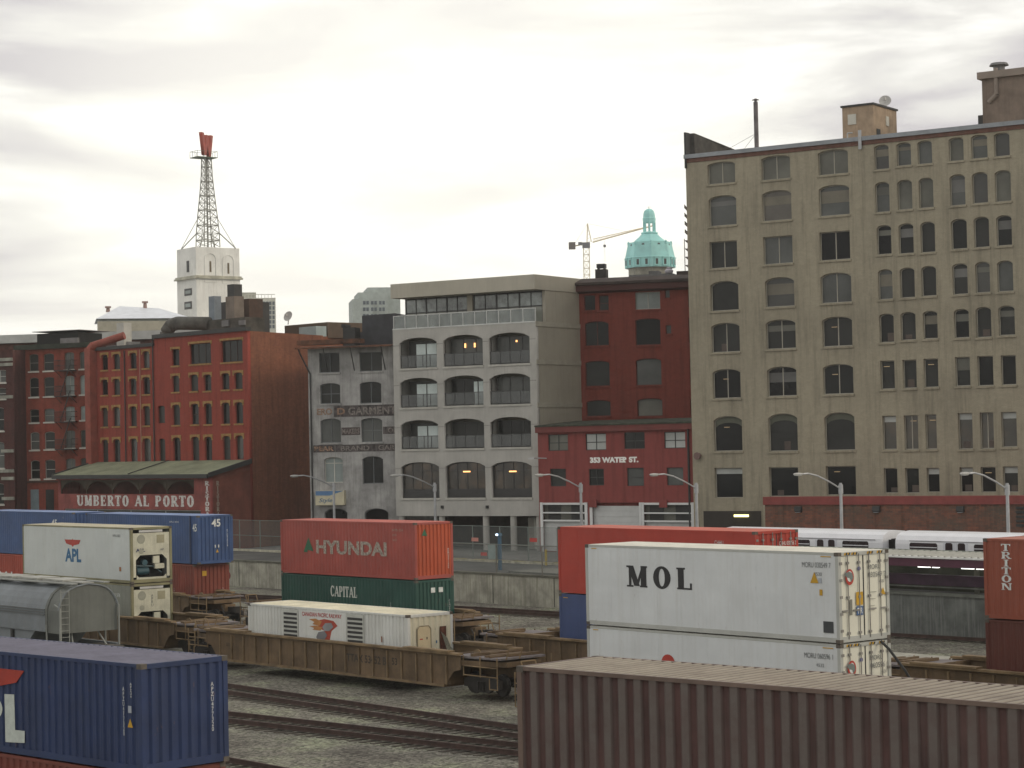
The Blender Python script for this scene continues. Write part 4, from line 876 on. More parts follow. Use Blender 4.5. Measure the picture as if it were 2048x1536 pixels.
rbox(Lb.root, Lb.fr, 120, 155, 675, 2.6, .3, zt + .3, M_grey, 'roof_unit')
# ================================================================= leftmost building
E_ = Bld('corner_building', 'dark maroon brick building with white trimmed windows at the left edge of the view', 40, 1000, 206.5, -24)
M_mar = brick('maroon_brick', (.10, .036, .033), (.08, .03, .028), (.05, .03, .025), .6, (.03, .018, .015))
for (l, r, t, bt), g in [((-45,38,640,720),G_mid[0]),((-60,38,755,825),G_dark[1]),((-60,25,880,1030),G_dark[0]),((-60,28,1100,1270),G_mid[0]),((-70,25,1365,1500),G_dark[0])]:
    a, c = Uc(l, t); a2_, c2_ = Uc(r, bt); E_.win(a, a2_, c, c2_, .06, glass=g, fm=M_frw, mull='2h', dep=.15, sill=M_sillw)
xl = E_.X(0, 850) - 8; zt = E_.Z(20, 700); 
E_.wall(M_mar, xl, -.6, zt); b = MB(); b.box(xl, .36, 0, -.62, 14, zt); b.build('side_wall', M_mar, E_.root)
for py in (722, 797, 945):
    z = E_.Z(15, py); b = MB(); b.box(xl, -.12, z, -.6, -.003, z + .3); b.build('string_course', mat('pale_course', (.27, .27, .23), .8, .3), E_.root)
for py in (732, 905, 960, 1000): z = E_.Z(15, py); b = MB(); b.box(-2.0, -.18, z, -.6, -.004, z + .3); b.build('quoin', mat('pale_course', (.27, .27, .23)), E_.root)

# ================================================================= things on the skyline
def bk(name, label, px, Y, yaw, cat='building', group=None):
    d = ray(px, 880); P = CAMP + d * (Y / d.y); P.z = ZS; return Frame(P, R(yaw)), thing(name, label, cat, P, R(yaw), group)
# long terrace behind the tenement, hip roofed hall
fr, rt = bk('terrace_building', 'long low brick terrace with a pale cornice seen over the left rooftops', 0, 232, -10)
x0, z = fr.f(-30, 672); x1 = fr.f(190, 665)[0]; b = MB(); b.box(x0, 0, 0, x1 + 14, 12, z - .9); b.build('wall', mat('terrace_brown', (.11, .045, .035), .9, .4), rt); b = MB(); b.box(x0, -.6, z - .88, x1 + 14, 12.4, z); b.build('cornice', mat('pale_grey', (.42, .43, .41), .7), rt)
for k in range(9):
    xx = x0 + 2 + k * 3.2; b = MB(); b.box(xx, -.04, z - 3.6, xx + 1.2, -.003, z - 1.6); b.build('window', G_mid[0], rt)
fr, rt = bk('hip_roof_hall', 'pale hall with a white hipped metal roof behind the left red buildings', 192, 255, 12)
xa, ze = fr.f(192, 638); xb, _ = fr.f(384, 634); zr = fr.f(240, 614, 5)[1]
b = MB(); b.box(xa + .5, 0, 0, xb - .5, 10, ze - .01); b.build('wall', mat('hall_wall', (.33, .35, .32), .8, .2), rt)
b = MB(); v = [(xa, -.5, ze), (xb, -.5, ze), (xb, 10.5, ze), (xa, 10.5, ze), (xa + 2.9, 5, zr + .1), (xb - 3.6, 5, zr - .2)]; b.add(v, [(0, 1, 5, 4), (1, 2, 5), (2, 3, 4, 5), (3, 0, 4), (3, 2, 1, 0)]); b.build('roof', mat('white_metal_roof', (.62, .65, .70), .45, .08), rt)
for k in range(6):
    xx = xa + 1 + k * (xb - xa - 2) / 6; b = MB(); b.box(xx, -.06, ze - 2.6, xx + 1.1, -.003, ze - .5); b.build('window', G_mid[k % 2], rt)
for px, py in ((216, 616), (290, 606)): xx, zz = fr.f(px, py, 5); b = MB(); b.tube((xx, 5, zr - .6), (xx, 5, zz), .28, .2, n=10); b.box(xx - .35, 4.65, zz + .002, xx + .35, 5.35, zz + .2); b.build('roof_vent', mat('rv', (.3, .2, .17), .8), rt)
x, z = fr.f(280, 645); b = MB(); b.box(x - 5, -3, z - 1.2, x + 6, -1.5, z); b.build('balcony', mat('hall_band', (.36, .34, .27), .8), rt)
# white water tower building with the lattice mast
fr, rt = bk('white_tower', 'white square rendered tower with slit windows and a moulded ledge', 398, 330, 37)
zt = fr.f(398, 493.5)[1]; zl = fr.f(398, 557)[1]; w1 = fr.f(479, 500)[0]; w2 = fr.e(353, 500, 0)[0]
M_tw = mat('white_render', (.74, .74, .70), .85, .12, .3, streak=.35, stain=(.35, .33, .28))
b = MB(); b.box(0, 0, 0, w1, w2, zl); b.build('shaft', M_tw, rt); b = MB(); b.box(.03, .03, zl + .5, w1 - .03, w2 - .03, zt); b.build('upper_stage', M_tw, rt)
b = MB(); b.box(-.35, -.35, zl + .002, w1 + .35, w2 + .35, zl + .28); b.box(-.2, -.2, zl + .282, w1 + .2, w2 + .2, zl + .498); b.build('ledge', mat('ledge', (.42, .41, .33), .8, .3), rt)
Tc = crop(.28, 330, 250)
for (l, r, t, bt) in ((318,332,972,1050),(446,460,985,1062)):
    a, c = Tc(l, t); a2_, c2_ = Tc(r, bt); q = fr.f(a, c); s_ = fr.f(a2_, c2_); b = MB(); b.box(q[0], .0, s_[1], s_[0], .028, q[1]); b.build('slit_window', mat('slit', (.12, .09, .05), .7), rt)
    b = MB(); lo = opening(q[0] - .9, s_[0] + .9, s_[1] - 1.6, q[1] + 1.3, 1.0); li = opening(q[0] - .75, s_[0] + .75, s_[1] - 1.45, q[1] + 1.15, .9); ringf(b, lo, li, -.06, .028); b.build('arch_moulding', M_tw, rt)
for (l, r, t, bt) in ((155,172,972,1050),(140,193,1172,1215),(140,193,1265,1312)):
    a, c = Tc(l, t); a2_, c2_ = Tc(r, bt); q = fr.e(a, c, 0); s_ = fr.e(a2_, c2_, 0); b = MB(); off = .0 if c > 560 else .03
    b.box(-.05, s_[0], s_[1], off - .003 if off else -.003, q[0], q[1]); b.build('slit_window' if c < 560 else 'window', M_frd, rt)
    if c > 560: b = MB(); b.box(-.08, s_[0] + .35, s_[1] + .3, -.052, q[0] - .35, q[1] - .3); b.build('pane', G_pale[0], rt)
mo = thing('lattice_mast', 'tapering steel lattice mast standing on the white tower and topped by a red letter sign', 'mast', fr.w(w1 / 2, w2 / 2, zt + .003), fr.yaw)
M_mast = mat('mast_grey', (.28, .28, .25), .6, .2)
dM = (fr.w(w1 / 2, w2 / 2, 0)).y; zp = lambda py, px=415: (on_pt(px, py, dM).z - zt - ZS)
def on_pt(px, py, Y): d = ray(px, py); return CAMP + d * (Y / d.y)
lev = [(zp(495), 1.35), (zp(467), 1.3), (zp(435), 1.12), (zp(406), .93), (zp(377), .75), (zp(350), .62), (zp(318), .55)]
b = MB(); cs_ = [(-1, -1), (1, -1), (1, 1), (-1, 1)]
lev2 = []
for (za, ra), (zb_, rb) in zip(lev, lev[1:]):
    lev2 += [(za, ra), ((za + zb_) / 2, (ra + rb) / 2)]
lev2.append(lev[-1])
for i, ((za, ra), (zb_, rb)) in enumerate(zip(lev2, lev2[1:])):
    for k in range(4):
        c0, c1_ = cs_[k], cs_[(k + 1) % 4]
        A_ = (c0[0] * ra, c0[1] * ra, za); B_ = (c0[0] * rb, c0[1] * rb, zb_); C_ = (c1_[0] * ra, c1_[1] * ra, za); D_ = (c1_[0] * rb, c1_[1] * rb, zb_)
        b.tube(A_, B_, .085, n=5); b.tube(A_, D_, .04, n=4); b.tube(C_, B_, .04, n=4); b.tube(B_, D_, .045 if i % 2 else .08, n=4)
for c in cs_: b.tube((c[0] * 3.1, c[1] * 3.1, 0), (c[0] * 1.3, c[1] * 1.3, zp(467)), .09, n=5); b.tube((c[0] * 3.1, c[1] * 3.1, 0), (c[0] * 1.2, c[1] * 1.2, zp(440)), .05, n=5)
b.tube((0, 0, 0), (0, 0, zp(318)), .14, n=8); b.build('lattice', M_mast, mo)
b = MB(); za = zp(317); b.box(-2.2, -1.2, za, 1.3, 1.2, za + .12)
for s_ in ((-2.2, -1.2, 1.3, -1.2), (-2.2, 1.2, 1.3, 1.2), (-2.2, -1.2, -2.2, 1.2), (1.3, -1.2, 1.3, 1.2)):
    b.tube((s_[0], s_[1], za + 1), (s_[2], s_[3], za + 1), .035, n=4)
    for q in (0, .33, .67): b.tube((s_[0] + (s_[2] - s_[0]) * q, s_[1] + (s_[3] - s_[1]) * q, za), (s_[0] + (s_[2] - s_[0]) * q, s_[1] + (s_[3] - s_[1]) * q, za + 1), .03, n=4)
b.build('platform', mat('mast_green', (.12, .15, .10), .7), mo)
za, zb_ = zp(312), zp(268); Hs = zb_ - za; ws_ = 4.6
lp = [(-ws_ / 2, Hs), (-ws_ / 2 + .9, Hs), (-ws_ * .19, Hs * .35), (-.3, Hs * .95), (.3, Hs * .95), (ws_ * .19, Hs * .35), (ws_ / 2 - .9, Hs), (ws_ / 2, Hs), (ws_ * .30, 0), (ws_ * .14, 0), (0, Hs * .48), (-ws_ * .14, 0), (-ws_ * .30, 0)]
wl = plate('letter_sign', mat('letter_red', (.30, .05, .03), .6, .2), [[(x, z + za) for x, z in lp]], -.25, .25, mo); wl.rotation_euler = (0, 0, R(39))
# green copper dome
fr, rt = bk('domed_tower', 'distant tower with a green copper dome and open lantern', 1308.5, 450, 0)
Dc = crop(.1367, 1120, 380)
zd = lambda y: on_pt(1308, 380 + y * .1367, 450).z - ZS
sc_ = 450 / F_PX * .1367
prof = [(370, 1145), (372, 1130), (374, 1000), (366, 990), (345, 900), (322, 800), (318, 770), (275, 800), (262, 790), (215, 735), (150, 680), (118, 645)]
prof = [(w_ * sc_, zd(y)) for w_, y in prof]
M_cop = mat('copper_green', (.33, .66, .64), .7, .12, .35, streak=.3, stain=(.20, .45, .42))
b = MB(); b.lathe(prof, 8, a0=R(-90)); b.build('dome', M_cop, rt)
b = MB(); b.lathe([(320 * sc_, 0), (320 * sc_, zd(1148)), (368 * sc_, zd(1147))], 8, a0=R(-90)); b.build('shaft', mat('stone_tower', (.26, .25, .2), .8, .3, .6), rt)
for k in range(8):
    t = R(-90 + 45 * k); c, s_ = math.cos(t), math.sin(t); b = MB()
    b.lathe([(.38, zd(800)), (.16, zd(782)), (.28, zd(770)), (.05, zd(750))], 8, (c * 312 * sc_, s_ * 312 * sc_)); b.build('finial', M_cop, rt)
for k in range(8):
    tm = R(-90 + 45 * k + 22.5); n_ = Vector((math.cos(tm), math.sin(tm), 0)); tt = Vector((-n_.y, n_.x, 0)); apo = 372 * sc_ * math.cos(R(22.5))
    if n_.y > .3: continue
    def obx(u0, u1, d0, d1, z0, z1):
        b = MB(); v = [n_ * d + tt * u + Vector((0, 0, z)) for z in (z0, z1) for d in (d0, d1) for u in (u0, u1)]; return b.add(v, [(0, 2, 3, 1), (4, 5, 7, 6), (0, 1, 5, 4), (1, 3, 7, 5), (3, 2, 6, 7), (2, 0, 4, 6)])
    for u in (-.95, .95):
        dd = obx(u - .5, u + .5, apo - .5, apo + .22, zd(1130), zd(1010)).build('dormer', M_cop, rt); obx(u - .26, u + .26, apo + .221, apo + .25, zd(1110), zd(1030)).build('dormer_window', M_frd, dd)
        obx(u - .6, u + .6, apo - .5, apo + .35, zd(1009), zd(1000)).build('dormer_hood', M_cop, dd)
    a2p = 300 * sc_ * math.cos(R(22.5)); b = MB(); c = n_ * (a2p - .45); b.tube((c.x, c.y, zd(820)), (*(c + n_ * .75).xy, zd(820)), .62, n=14); dd = b.build('oculus', M_cop, rt); b = MB(); c2 = c + n_ * .76; b.tube((c2.x, c2.y, zd(820)), (*(c2 + n_ * .04).xy, zd(820)), .32, n=12); b.build('oculus_glass', M_frd, dd)
b = MB(); b.lathe([(100 * sc_, zd(650)), (125 * sc_, zd(638)), (125 * sc_, zd(622)), (96 * sc_, zd(612))], 8, a0=R(-90)); b.build('gallery', M_cop, rt)
b = MB()
for k in range(8): t = R(-90 + 45 * k); b.tube((84 * sc_ * math.cos(t), 84 * sc_ * math.sin(t), zd(614)), (82 * sc_ * math.cos(t), 82 * sc_ * math.sin(t), zd(465)), .15, n=6)
b.build('lantern_posts', M_cop, rt)
b = MB(); b.lathe([(86 * sc_, zd(480)), (92 * sc_, zd(460)), (97 * sc_, zd(415)), (88 * sc_, zd(400)), (84 * sc_, zd(350)), (70 * sc_, zd(305)), (40 * sc_, zd(280)), (3 * sc_, zd(270))], 8, a0=R(-90)); b.build('lantern_cap', M_cop, rt)
b = MB(); b.tube((0, 0, zd(270)), (0, 0, zd(235)), .05); b.path([(-.5, 0, zd(262)), (-.35, 0, zd(240))], .03, 4); b.path([(.5, 0, zd(262)), (.35, 0, zd(240))], .03, 4); b.build('finial', M_dark, rt)
# tower crane
YC = 520; P0 = on_pt(1181, 880, YC); cr_ = thing('tower_crane', 'distant tower crane with its jib reaching right behind the green dome', 'crane', (P0.x, P0.y, ZS))
cp = lambda px, py, dy=0: on_pt(px, py, YC + dy) - Vector((P0.x, P0.y, ZS))
M_cr = mat('crane_yellow', (.62, .52, .34), .6, .2)
def lattice(b, pts, hw, r=.09, nseg=12):
    (A_, B_) = pts; d = (B_ - A_); u = d.normalized(); a = u.orthogonal().normalized() if abs(u.z) < .8 else Vector((1, 0, 0)); c = u.cross(a).normalized()
    cn = [(a * i + c * j) * hw for i, j in ((-1, -1), (1, -1), (1, 1), (-1, 1))]
    for k in range(4): b.tube(A_ + cn[k], B_ + cn[k], r, n=4)
    for s in range(nseg):
        p = A_ + d * (s / nseg); q = A_ + d * ((s + 1) / nseg)
        for k in range(4): b.tube(p + cn[k], q + cn[(k + 1) % 4], r * .6, n=3); b.tube(p + cn[k], p + cn[(k + 1) % 4], r * .6, n=3)
b = MB(); top = cp(1181, 496); lattice(b, (Vector((0, 0, 0)), Vector((0, 0, top.z))), .7, .09, 34); b.build('mast', M_cr, cr_)
b = MB(); b.box(-.9, -.9, top.z + .02, .9, .9, cp(1181, 485).z); b.box(-1.9, -.6, cp(1181, 490).z, -.95, .6, cp(1181, 484).z); b.build('cab', mat('crane_dark', (.16, .16, .17), .6), cr_)
b = MB(); ap = cp(1175, 447); b.tube(cp(1174, 485), ap, .12, n=5); b.tube(cp(1183, 484), ap, .1, n=5)
for k in range(5): b.tube(cp(1174, 485 - k * 7), cp(1183 - k * 1.5, 481 - k * 7), .05, n=3)
b.build('apex', M_cr, cr_)
b = MB(); jA, jB = cp(1186, 484), cp(1306, 451, 10); b.tube(jA, jB, .13, n=5); b.tube(jA + Vector((0, 1, 0)), jB + Vector((0, 1, 0)), .1, n=5); b.tube(cp(1186, 478), jB, .08, n=5)
for k in range(24):
    q0 = jA.lerp(jB, k / 24); q1 = cp(1186, 478).lerp(jB, (k + .5) / 24); b.tube(q0, q1, .04, n=3); b.tube(q1, jA.lerp(jB, (k + 1) / 24), .04, n=3)
b.tube(ap, jA.lerp(jB, .6), .03, n=3); b.build('jib', M_cr, cr_)
b = MB(); b.tube(cp(1176, 487), cp(1143, 493), .16, n=5); b.tube(ap, cp(1148, 490), .03, n=3); b.build('counter_jib', M_cr, cr_)
b = MB(); q = cp(1145, 492); b.box(q.x - .9, q.y - .5, q.z - .8, q.x + .7, q.y + .5, q.z + .9); b.build('counterweight', mat('cw', (.14, .12, .11), .8), cr_)
b = MB(); q = cp(1209, 482); b.tube(q, q - Vector((0, 0, 5)), .03, n=4); b.box(q.x - .3, q.y - .3, q.z - 1.5, q.x + .3, q.y + .3, q.z - .9); b.build('hook', mat('crane_dark', (.16, .16, .17)), cr_)
# distant towers
fr, rt = bk('highrise', 'distant pale grey stepped high rise behind the dark rooftop box', 705, 360, 8)
for (l, r, t, y) in ((705, 745, 598, 0), (716, 775, 585, 1.5), (735, 800, 575, 3)):
    x0, z = fr.f(l, t, y); x1 = fr.f(r, t, y)[0]; b = MB(); b.box(x0, y, 0, x1, y + 10, z); b.build('block', mat('hr_grey', (.36, .40, .38), .8, .12), rt)
for i in range(3):
    for j in range(3):
        x0, z = fr.f(726 + j * 16, 602 + i * 13); b = MB(); 
        for q in range(2): b.box(x0 + q * .55, -.04, z - .6, x0 + q * .55 + .42, -.003, z)
        b.build('window', mat('hr_win', (.10, .12, .14), .4), rt)
fr, rt = bk('white_office', 'distant white office block with a grid of windows behind the rooftop plant', 482, 390, 14)
x0, z = fr.f(455, 596); x1 = fr.f(551, 596)[0]; b = MB(); b.box(x0, 0, 0, x1, 12, z); b.build('wall', mat('office_white', (.52, .52, .46), .8), rt)
x2, z2 = fr.f(455, 585, 3); x3 = fr.f(512, 585, 3)[0]; b = MB(); b.box(x2, 3, z + .003, x3, 9, z2); b.build('penthouse', mat('office_dull', (.36, .36, .31), .8), rt)
for i in range(6):
    for j in range(8):
        xx, zz = fr.f(500 + j * 6.4, 603 + i * 9.3); b = MB(); b.box(xx, -.03, zz - .65, xx + .4, -.003, zz); b.build('window', mat('hr_win', (.10, .12, .14)), rt)
b = MB(); 
for k in range(9): xx = x1 - 5.5 + k * .6; b.box(xx, .5, z + .003, xx + .08, .6, z + .6)
b.box(x1 - 5.5, .45, z + .603, x1, .65, z + .7); b.build('roof_frame', mat('office_white', (.52, .52, .46)), rt)
fr, rt = bk('far_apartments', 'distant apartment tower with thin balconies just left of the beige warehouse', 1377, 420, -10)
x0, z = fr.f(1377, 400); b = MB(); b.box(x0, 0, 0, x0 + 9, 12, z); b.build('tower', mat('far_brown', (.17, .14, .12), .8), rt)
for k in range(8):
    zz = fr.f(1377, 416 + k * 16.5)[1]; b = MB(); b.box(x0 - .85, -.5, zz, x0 - .003, 5, zz + .14); b.box(x0 - .83, -.48, zz + .14, x0 - .79, 4.9, zz + .7) if k < 4 else None; b.build('balcony', mat('far_brown', (.17, .14, .12)), rt)
xx = fr.f(1369, 500)[0]; b = MB(); zz = fr.f(1369, 478)[1]; b.box(xx, -.6, 0, xx + .15, -.45, zz); b.build('balcony_post', mat('far_brown', (.17, .14, .12)), rt)

# ================================================================= street furniture
lampg = 'street lamps along the street behind the rail yard'
def street_lamp():
    r = thing('street_lamp', '', 'street lamp', group=lampg)
    b = MB(); b.tube((0, 0, 0), (0, 0, 5.75), .12, .085, n=10); b.tube((0, 0, 5.1), (0, 0, 5.65), .14, n=10); b.build('pole', M_galv, r)
    b = MB(); pts = [(0, 0, 5.4), (0, -1.0, 5.85), (0, -2.0, 6.22), (0, -2.8, 6.38), (0, -3.25, 6.36)]; b.path(pts, .05, 8); b.build('arm', M_galv, r)
    b = MB(); b.lathe([(.02, -.11), (.10, -.09), (.14, 0), (.12, .06), (.02, .09)], 10)
    b.v = [(x, y * 2.9 - 3.65, z + 6.36) for x, y, z in b.v]; b.build('lamp_head', mat('lamp_head', (.42, .42, .40), .5), r)
    return r
def copy_tree(o, parent=None):
    c = o.copy(); COL.objects.link(c); c.parent = parent
    for ch in o.children:
        copy_tree(ch, c)
    return c
lps = [(668, 'street lamp in front of the old grey warehouse with the faded signs'), (870, 'street lamp in front of the left arches of the grey apartment block'), (1162, 'street lamp in front of the red building with the white street number'),
       (1393, 'street lamp at the corner between the low red building and the beige warehouse'), (1682, 'street lamp behind the train, before the left half of the brick annex'), (2015, 'rightmost street lamp, behind the train near the edge of the view')]
sl = street_lamp()
for i, (px, lb) in enumerate(lps):
    o = sl if i == 0 else copy_tree(sl)
    P = on_n(px, 1000, 97.2); o.location = (P.x, P.y, ZS); o.rotation_euler = (0, 0, TY); o['label'] = lb
M_mesh = mat('chain_link', (.19, .21, .20), .7, .2, 6); M_mesh.node_tree.nodes['Principled BSDF'].inputs['Alpha'].default_value = .16
M_post = mat('fence_post', (.15, .14, .12), .7, .2)
def fence(name, label, n, pxa, pxb, h, step, m):
    ta, tb = tr(pxa, 1100, n), tr(pxb, 1100, n); r = thing(name, label, 'fence', tn(ta, n, ZS), TY)
    L = tb - ta; k = max(1, round(L / step)); 
    for i in range(k + 1):
        b = MB(); x = L * i / k; b.tube((x, 0, 0), (x, 0, h), .04, n=6); b.build('post', m, r)
    for z in (h, h * .5, .12): b = MB(); b.tube((0, 0, z), (L, 0, z), .022, n=6); b.build('rail', m, r)
    b = MB(); b.box(0, -.004, .1, L, .004, h - .03); b.build('mesh', M_mesh, r)
    return r
fence('chain_link_fence', 'tall chain link fence along the kerb on the far side of the street verge', N_KERB + .3, 440, 1175, 2.55, 3.1, mat('fence_green', (.17, .20, .18), .6))
fence('chain_link_fence', 'rusty chain link fence on top of the concrete retaining wall', N_WALL + .25, 905, 1180, 1.95, 4.2, M_post)
for px, py, nn_, lb in ((950, 1079, N_WALL + .2, 'small pale red notice on the fence before the grey apartment block'), (1067, 1080, N_WALL + .2, 'small red notice on the fence before the low red building'), (968, 1108, N_KERB + .25, 'small red notice low on the far fence')):
    P = on_n(px, py, nn_ - .06); r = thing('notice', lb, 'sign', P, TY); b = MB(); b.box(-.35, -.02, -.12, .35, 0, .12); b.build('board', mat('notice_red' if px != 950 else 'notice_pale', (.45, .05, .04) if px != 950 else (.5, .22, .18), .6), r)
P = on_n(1000, 1120, N_WALL + 3.5); r = thing('call_post', 'dark blue post with a small white lamp on top standing behind the retaining wall', 'post', (P.x, P.y, ZS), TY)
b = MB(); b.tube((0, 0, 0), (0, 0, 2.3), .13, n=10); b.build('pole', mat('post_blue', (.05, .11, .17), .5), r); b = MB(); b.tube((0, 0, 2.31), (0, 0, 2.5), .2, .15, n=10); b.build('cap', mat('post_blue', (.05, .11, .17)), r)
b = MB(); b.box(-.07, -.27, 2.33, .07, -.19, 2.45); b.build('lamp', mat('lamp_cool', (.7, .85, 1), .5, 0, emit=2.5), r); b = MB(); b.box(-1.0, -.2, .7, -.16, .1, 1.7); b.build('cabinet', mat('cab_grey', (.26, .33, .31), .6), r)
P = on_n(1092, 1115, N_KERB - .8); r = thing('bollard', 'yellow pipe bollard beside the kerb', 'bollard', (P.x, P.y, ZS)); b = MB(); b.tube((0, 0, 0), (0, 0, 1.05), .08, n=8); b.lathe([(.08, 1.052), (.06, 1.1), (.01, 1.12)], 8); b.build('post', mat('bollard_yellow', (.40, .30, .05), .6), r)
P = on_n(457, 1180, 84.5); r = thing('track_signal', 'dwarf track signal with a round dark red target near the retaining wall', 'signal', (P.x, P.y, 0), TY)
b = MB(); b.tube((0, 0, 0), (0, 0, 2.0), .05, n=8); b.build('post', M_dark, r); b = MB(); b.tube((0, -.03, 1.25), (0, .03, 1.25), .27, n=14); b.build('target', mat('target_red', (.16, .02, .02), .6), r); b = MB(); b.tube((0, 0, 1.7), (0, 0, 2.15), .11, n=10); b.build('lamp', mat('sig_green', (.02, .07, .06), .5), r)

# ================================================================= elevated platform, canopy and train
NP = 87.2
t0 = tr(1640, 1110, NP); t1 = tr(2048, 1110, NP) + 45
pf = thing('station_platform', 'station platform on a dark concrete wall with a white canopy over a purple fascia', 'platform', tn(t0, NP, 0), TY)
pfr = Frame(tn(t0, NP, 0), TY); LP = t1 - t0
zz = lambda px, py, off=0: pfr.f(px, py, off)[1]
zwt = zz(1875, 1192); zpl = zz(1875, 1158); zc0 = zz(1875, 1118, -1); zc1 = zz(1875, 1101, 1.4)
M_pw = mat('platform_wall', (.13, .14, .13), .9, .3, .7, streak=.7, stain=(.26, .27, .26))
b = MB(); b.box(0, 0, 0, LP, 1.9, zwt); b.build('wall', M_pw, pf)
b = MB(); b.box(0, -.1, zwt + .003, LP, .6, zwt + .12); b.box(0, .2, zwt + .4, LP, .3, zwt + .46); b.build('coping', mat('plat_coping', (.15, .16, .14), .8, .3), pf)
b = MB(); b.box(0, .7, zwt - .4, LP, 4.5, zwt - .1); b.build('deck', M_asph, pf)
b = MB(); b.box(0, .35, zwt + .5, LP * .28, .55, zwt + 1.05); b.build('advert_band', mat('purple_dark', (.05, .02, .045), .5, .3), pf)
b = MB(); b.box(-.6, .30, zwt + .55, .8, .349, zwt + .95); b.build('notice', M_frw, pf)
b = MB(); x = LP * .25; b.tube((x, .30, zwt + .78), (x, .349, zwt + .78), .14, n=12); b.build('emblem', mat('emblem_yellow', (.4, .28, .03), .5), pf)
b = MB(); b.box(-8, 3.0, zwt, LP, 3.2, zc0); b.build('back_wall', mat('plat_back', (.055, .058, .04), .9, .3), pf)
b = MB(); b.box(-8, -.9, zc0 - .42, LP, -.7, zc0); b.build('fascia', mat('purple_fascia', (.085, .022, .045), .5, .15), pf)
b = MB(); b.prism([(-1.0, zc0 + .01), (-1.0, zc0 + .1), (1.4, zc1 - .05), (1.4, zc0 + .01)], 'x', -8, LP); b.build('canopy', mat('canopy_white', (.70, .71, .69), .6, .1), pf)
b = MB(); k = -8
while k < LP: b.prism([(-1.0, zc0 + .101), (-1.0, zc0 + .15), (1.38, zc1 + .0), (1.38, zc1 - .06)], 'x', k, k + .12); k += .42
b.build('canopy_ribs', mat('canopy_rib', (.36, .36, .33), .7), pf)
b = MB(); b.box(-8, 1.401, zc1 - .2, LP, 1.5, zc1 + .02); b.build('canopy_edge', mat('edge_grey', (.2, .22, .19), .7), pf)
for k, px in enumerate((1838, 1925)):
    for dx, w in ((0, .7), (.95, .35)):
        x, z = pfr.f(px, 1140, 1.2); b = MB(); b.box(x + dx, 1.1, zc0 - .62, x + dx + w, 1.3, zc0 - .52); b.build('lamp', mat('lamp_white', (1, 1, .95), .5, 0, emit=1.6), pf)
for k in range(8): b = MB(); x = 1.5 + k * LP / 8; b.box(x, 1.9, zwt, x + .2, 2.1, zc0); b.build('column', mat('plat_col', (.12, .12, .09), .7), pf)
# train
NT = 91.6
tfr0 = Frame(tn(tr(1790, 1080, NT), NT, 0), TY)
zr_ = (tfr0.f(1875, 1062, 1.1)[1]); zs_ = tfr0.f(1875, 1079)[1]
cA0, cA1, cB0 = tr(1468, 1055, NT), tr(1764, 1062, NT), tr(1790, 1064, NT)
Lc = 12.6; zfl = zr_ - 2.55
M_tw_ = mat('train_white', (.72, .73, .76), .35, .04, spec=.5); M_tg = glassm('train_glass', (.035, .022, .028), .1, .6)
trg = 'coupled cars of the white train'
def car(t_right, label, cab=False):
    r = thing('train_car', label, 'train car', tn(t_right - Lc, NT, 0), TY, trg)
    H = zr_ - zfl; Wd = 2.4
    pr = [(0, 0), (0, H * .74), (.03, H * .82), (.16, H * .91), (.5, H * .975), (1.2, H), (1.9, H * .975), (2.24, H * .91), (2.37, H * .82), (Wd, H * .74), (Wd, 0)]
    b = MB(); b.prism([(y, z + zfl) for y, z in pr], 'x', 0, Lc); b.build('body', M_tw_, r)
    b = MB(); b.box(1.0, -.015, zfl + H * .795, Lc - .5, .06, zfl + H * .812); b.build('roof_seam', mat('tseam', (.3, .3, .32), .5), r)
    for x in (0.0, Lc):
        s = 1 if x else -1
        b = MB(); b.box(x + s * .003, .75, zfl + .4, x + s * .02, 1.65, zfl + H * .82) if s > 0 else b.box(x - .02, .75, zfl + .4, x - .003, 1.65, zfl + H * .82); b.build('end_door', M_tg, r)
    wz0, wz1 = zfl + H * .555, zfl + H * .765
    def rr(x0, x1, z0, z1, q=.08): return [(x0 + q, z0), (x1 - q, z0), (x1, z0 + q), (x1, z1 - q), (x1 - q, z1), (x0 + q, z1), (x0, z1 - q), (x0, z0 + q)]
    for x0, x1 in ((1.0, 2.9), (5.35, 7.25), (9.7, 11.6)):
        b = MB(); b.prism(rr(x0, x1, wz0, wz1), 'y', -.012, .02); w = b.build('window', M_tg, r); b = MB(); b.box(x0 + .02, -.025, wz0 + (wz1 - wz0) * .52, x1 - .02, -.013, wz0 + (wz1 - wz0) * .60); b.build('window_bar', M_tw_, w)
    for xc in (4.12, 8.48):
        for s in (-1, 1):
            xx = xc + s * .42; b = MB(); b.box(xx - .39, -.02, zfl + .1, xx + .39, -.002, zfl + H * .785); d = b.build('door', mat('train_door', (.62, .63, .68), .4, .05), r)
            b = MB(); b.prism(rr(xx - .24, xx + .24, wz0 - .1, wz1 + .04), 'y', -.035, -.021); b.build('door_window', M_tg, d)
    b = MB(); b.box(0.8, .3, zfl - .45, Lc - .8, 2.1, zfl - .003); b.build('underframe', M_dark, r)
    return r
car(cA1, 'white train car whose left end shows behind the red container')
car(cB0 + Lc, 'white train car at the right, behind the canopy and the brown container')
car(cB0 + 2 * Lc + .9, 'white train car beyond the right edge of the view') if False else None
b = MB(); x0 = cA1 - cB0; b.box(x0 + .03, .5, zfl + .3, -.03, 1.9, zr_ - .5); gp = b.build('gangway', M_black); gp.location = tn(cB0, NT, 0); gp.rotation_euler = (0, 0, TY)
gr_ = [o for o in bpy.data.objects if o.name.startswith('train_car')][1]; gp.parent = gr_; gp.location = (0, 0, 0); gp.rotation_euler = (0, 0, 0)
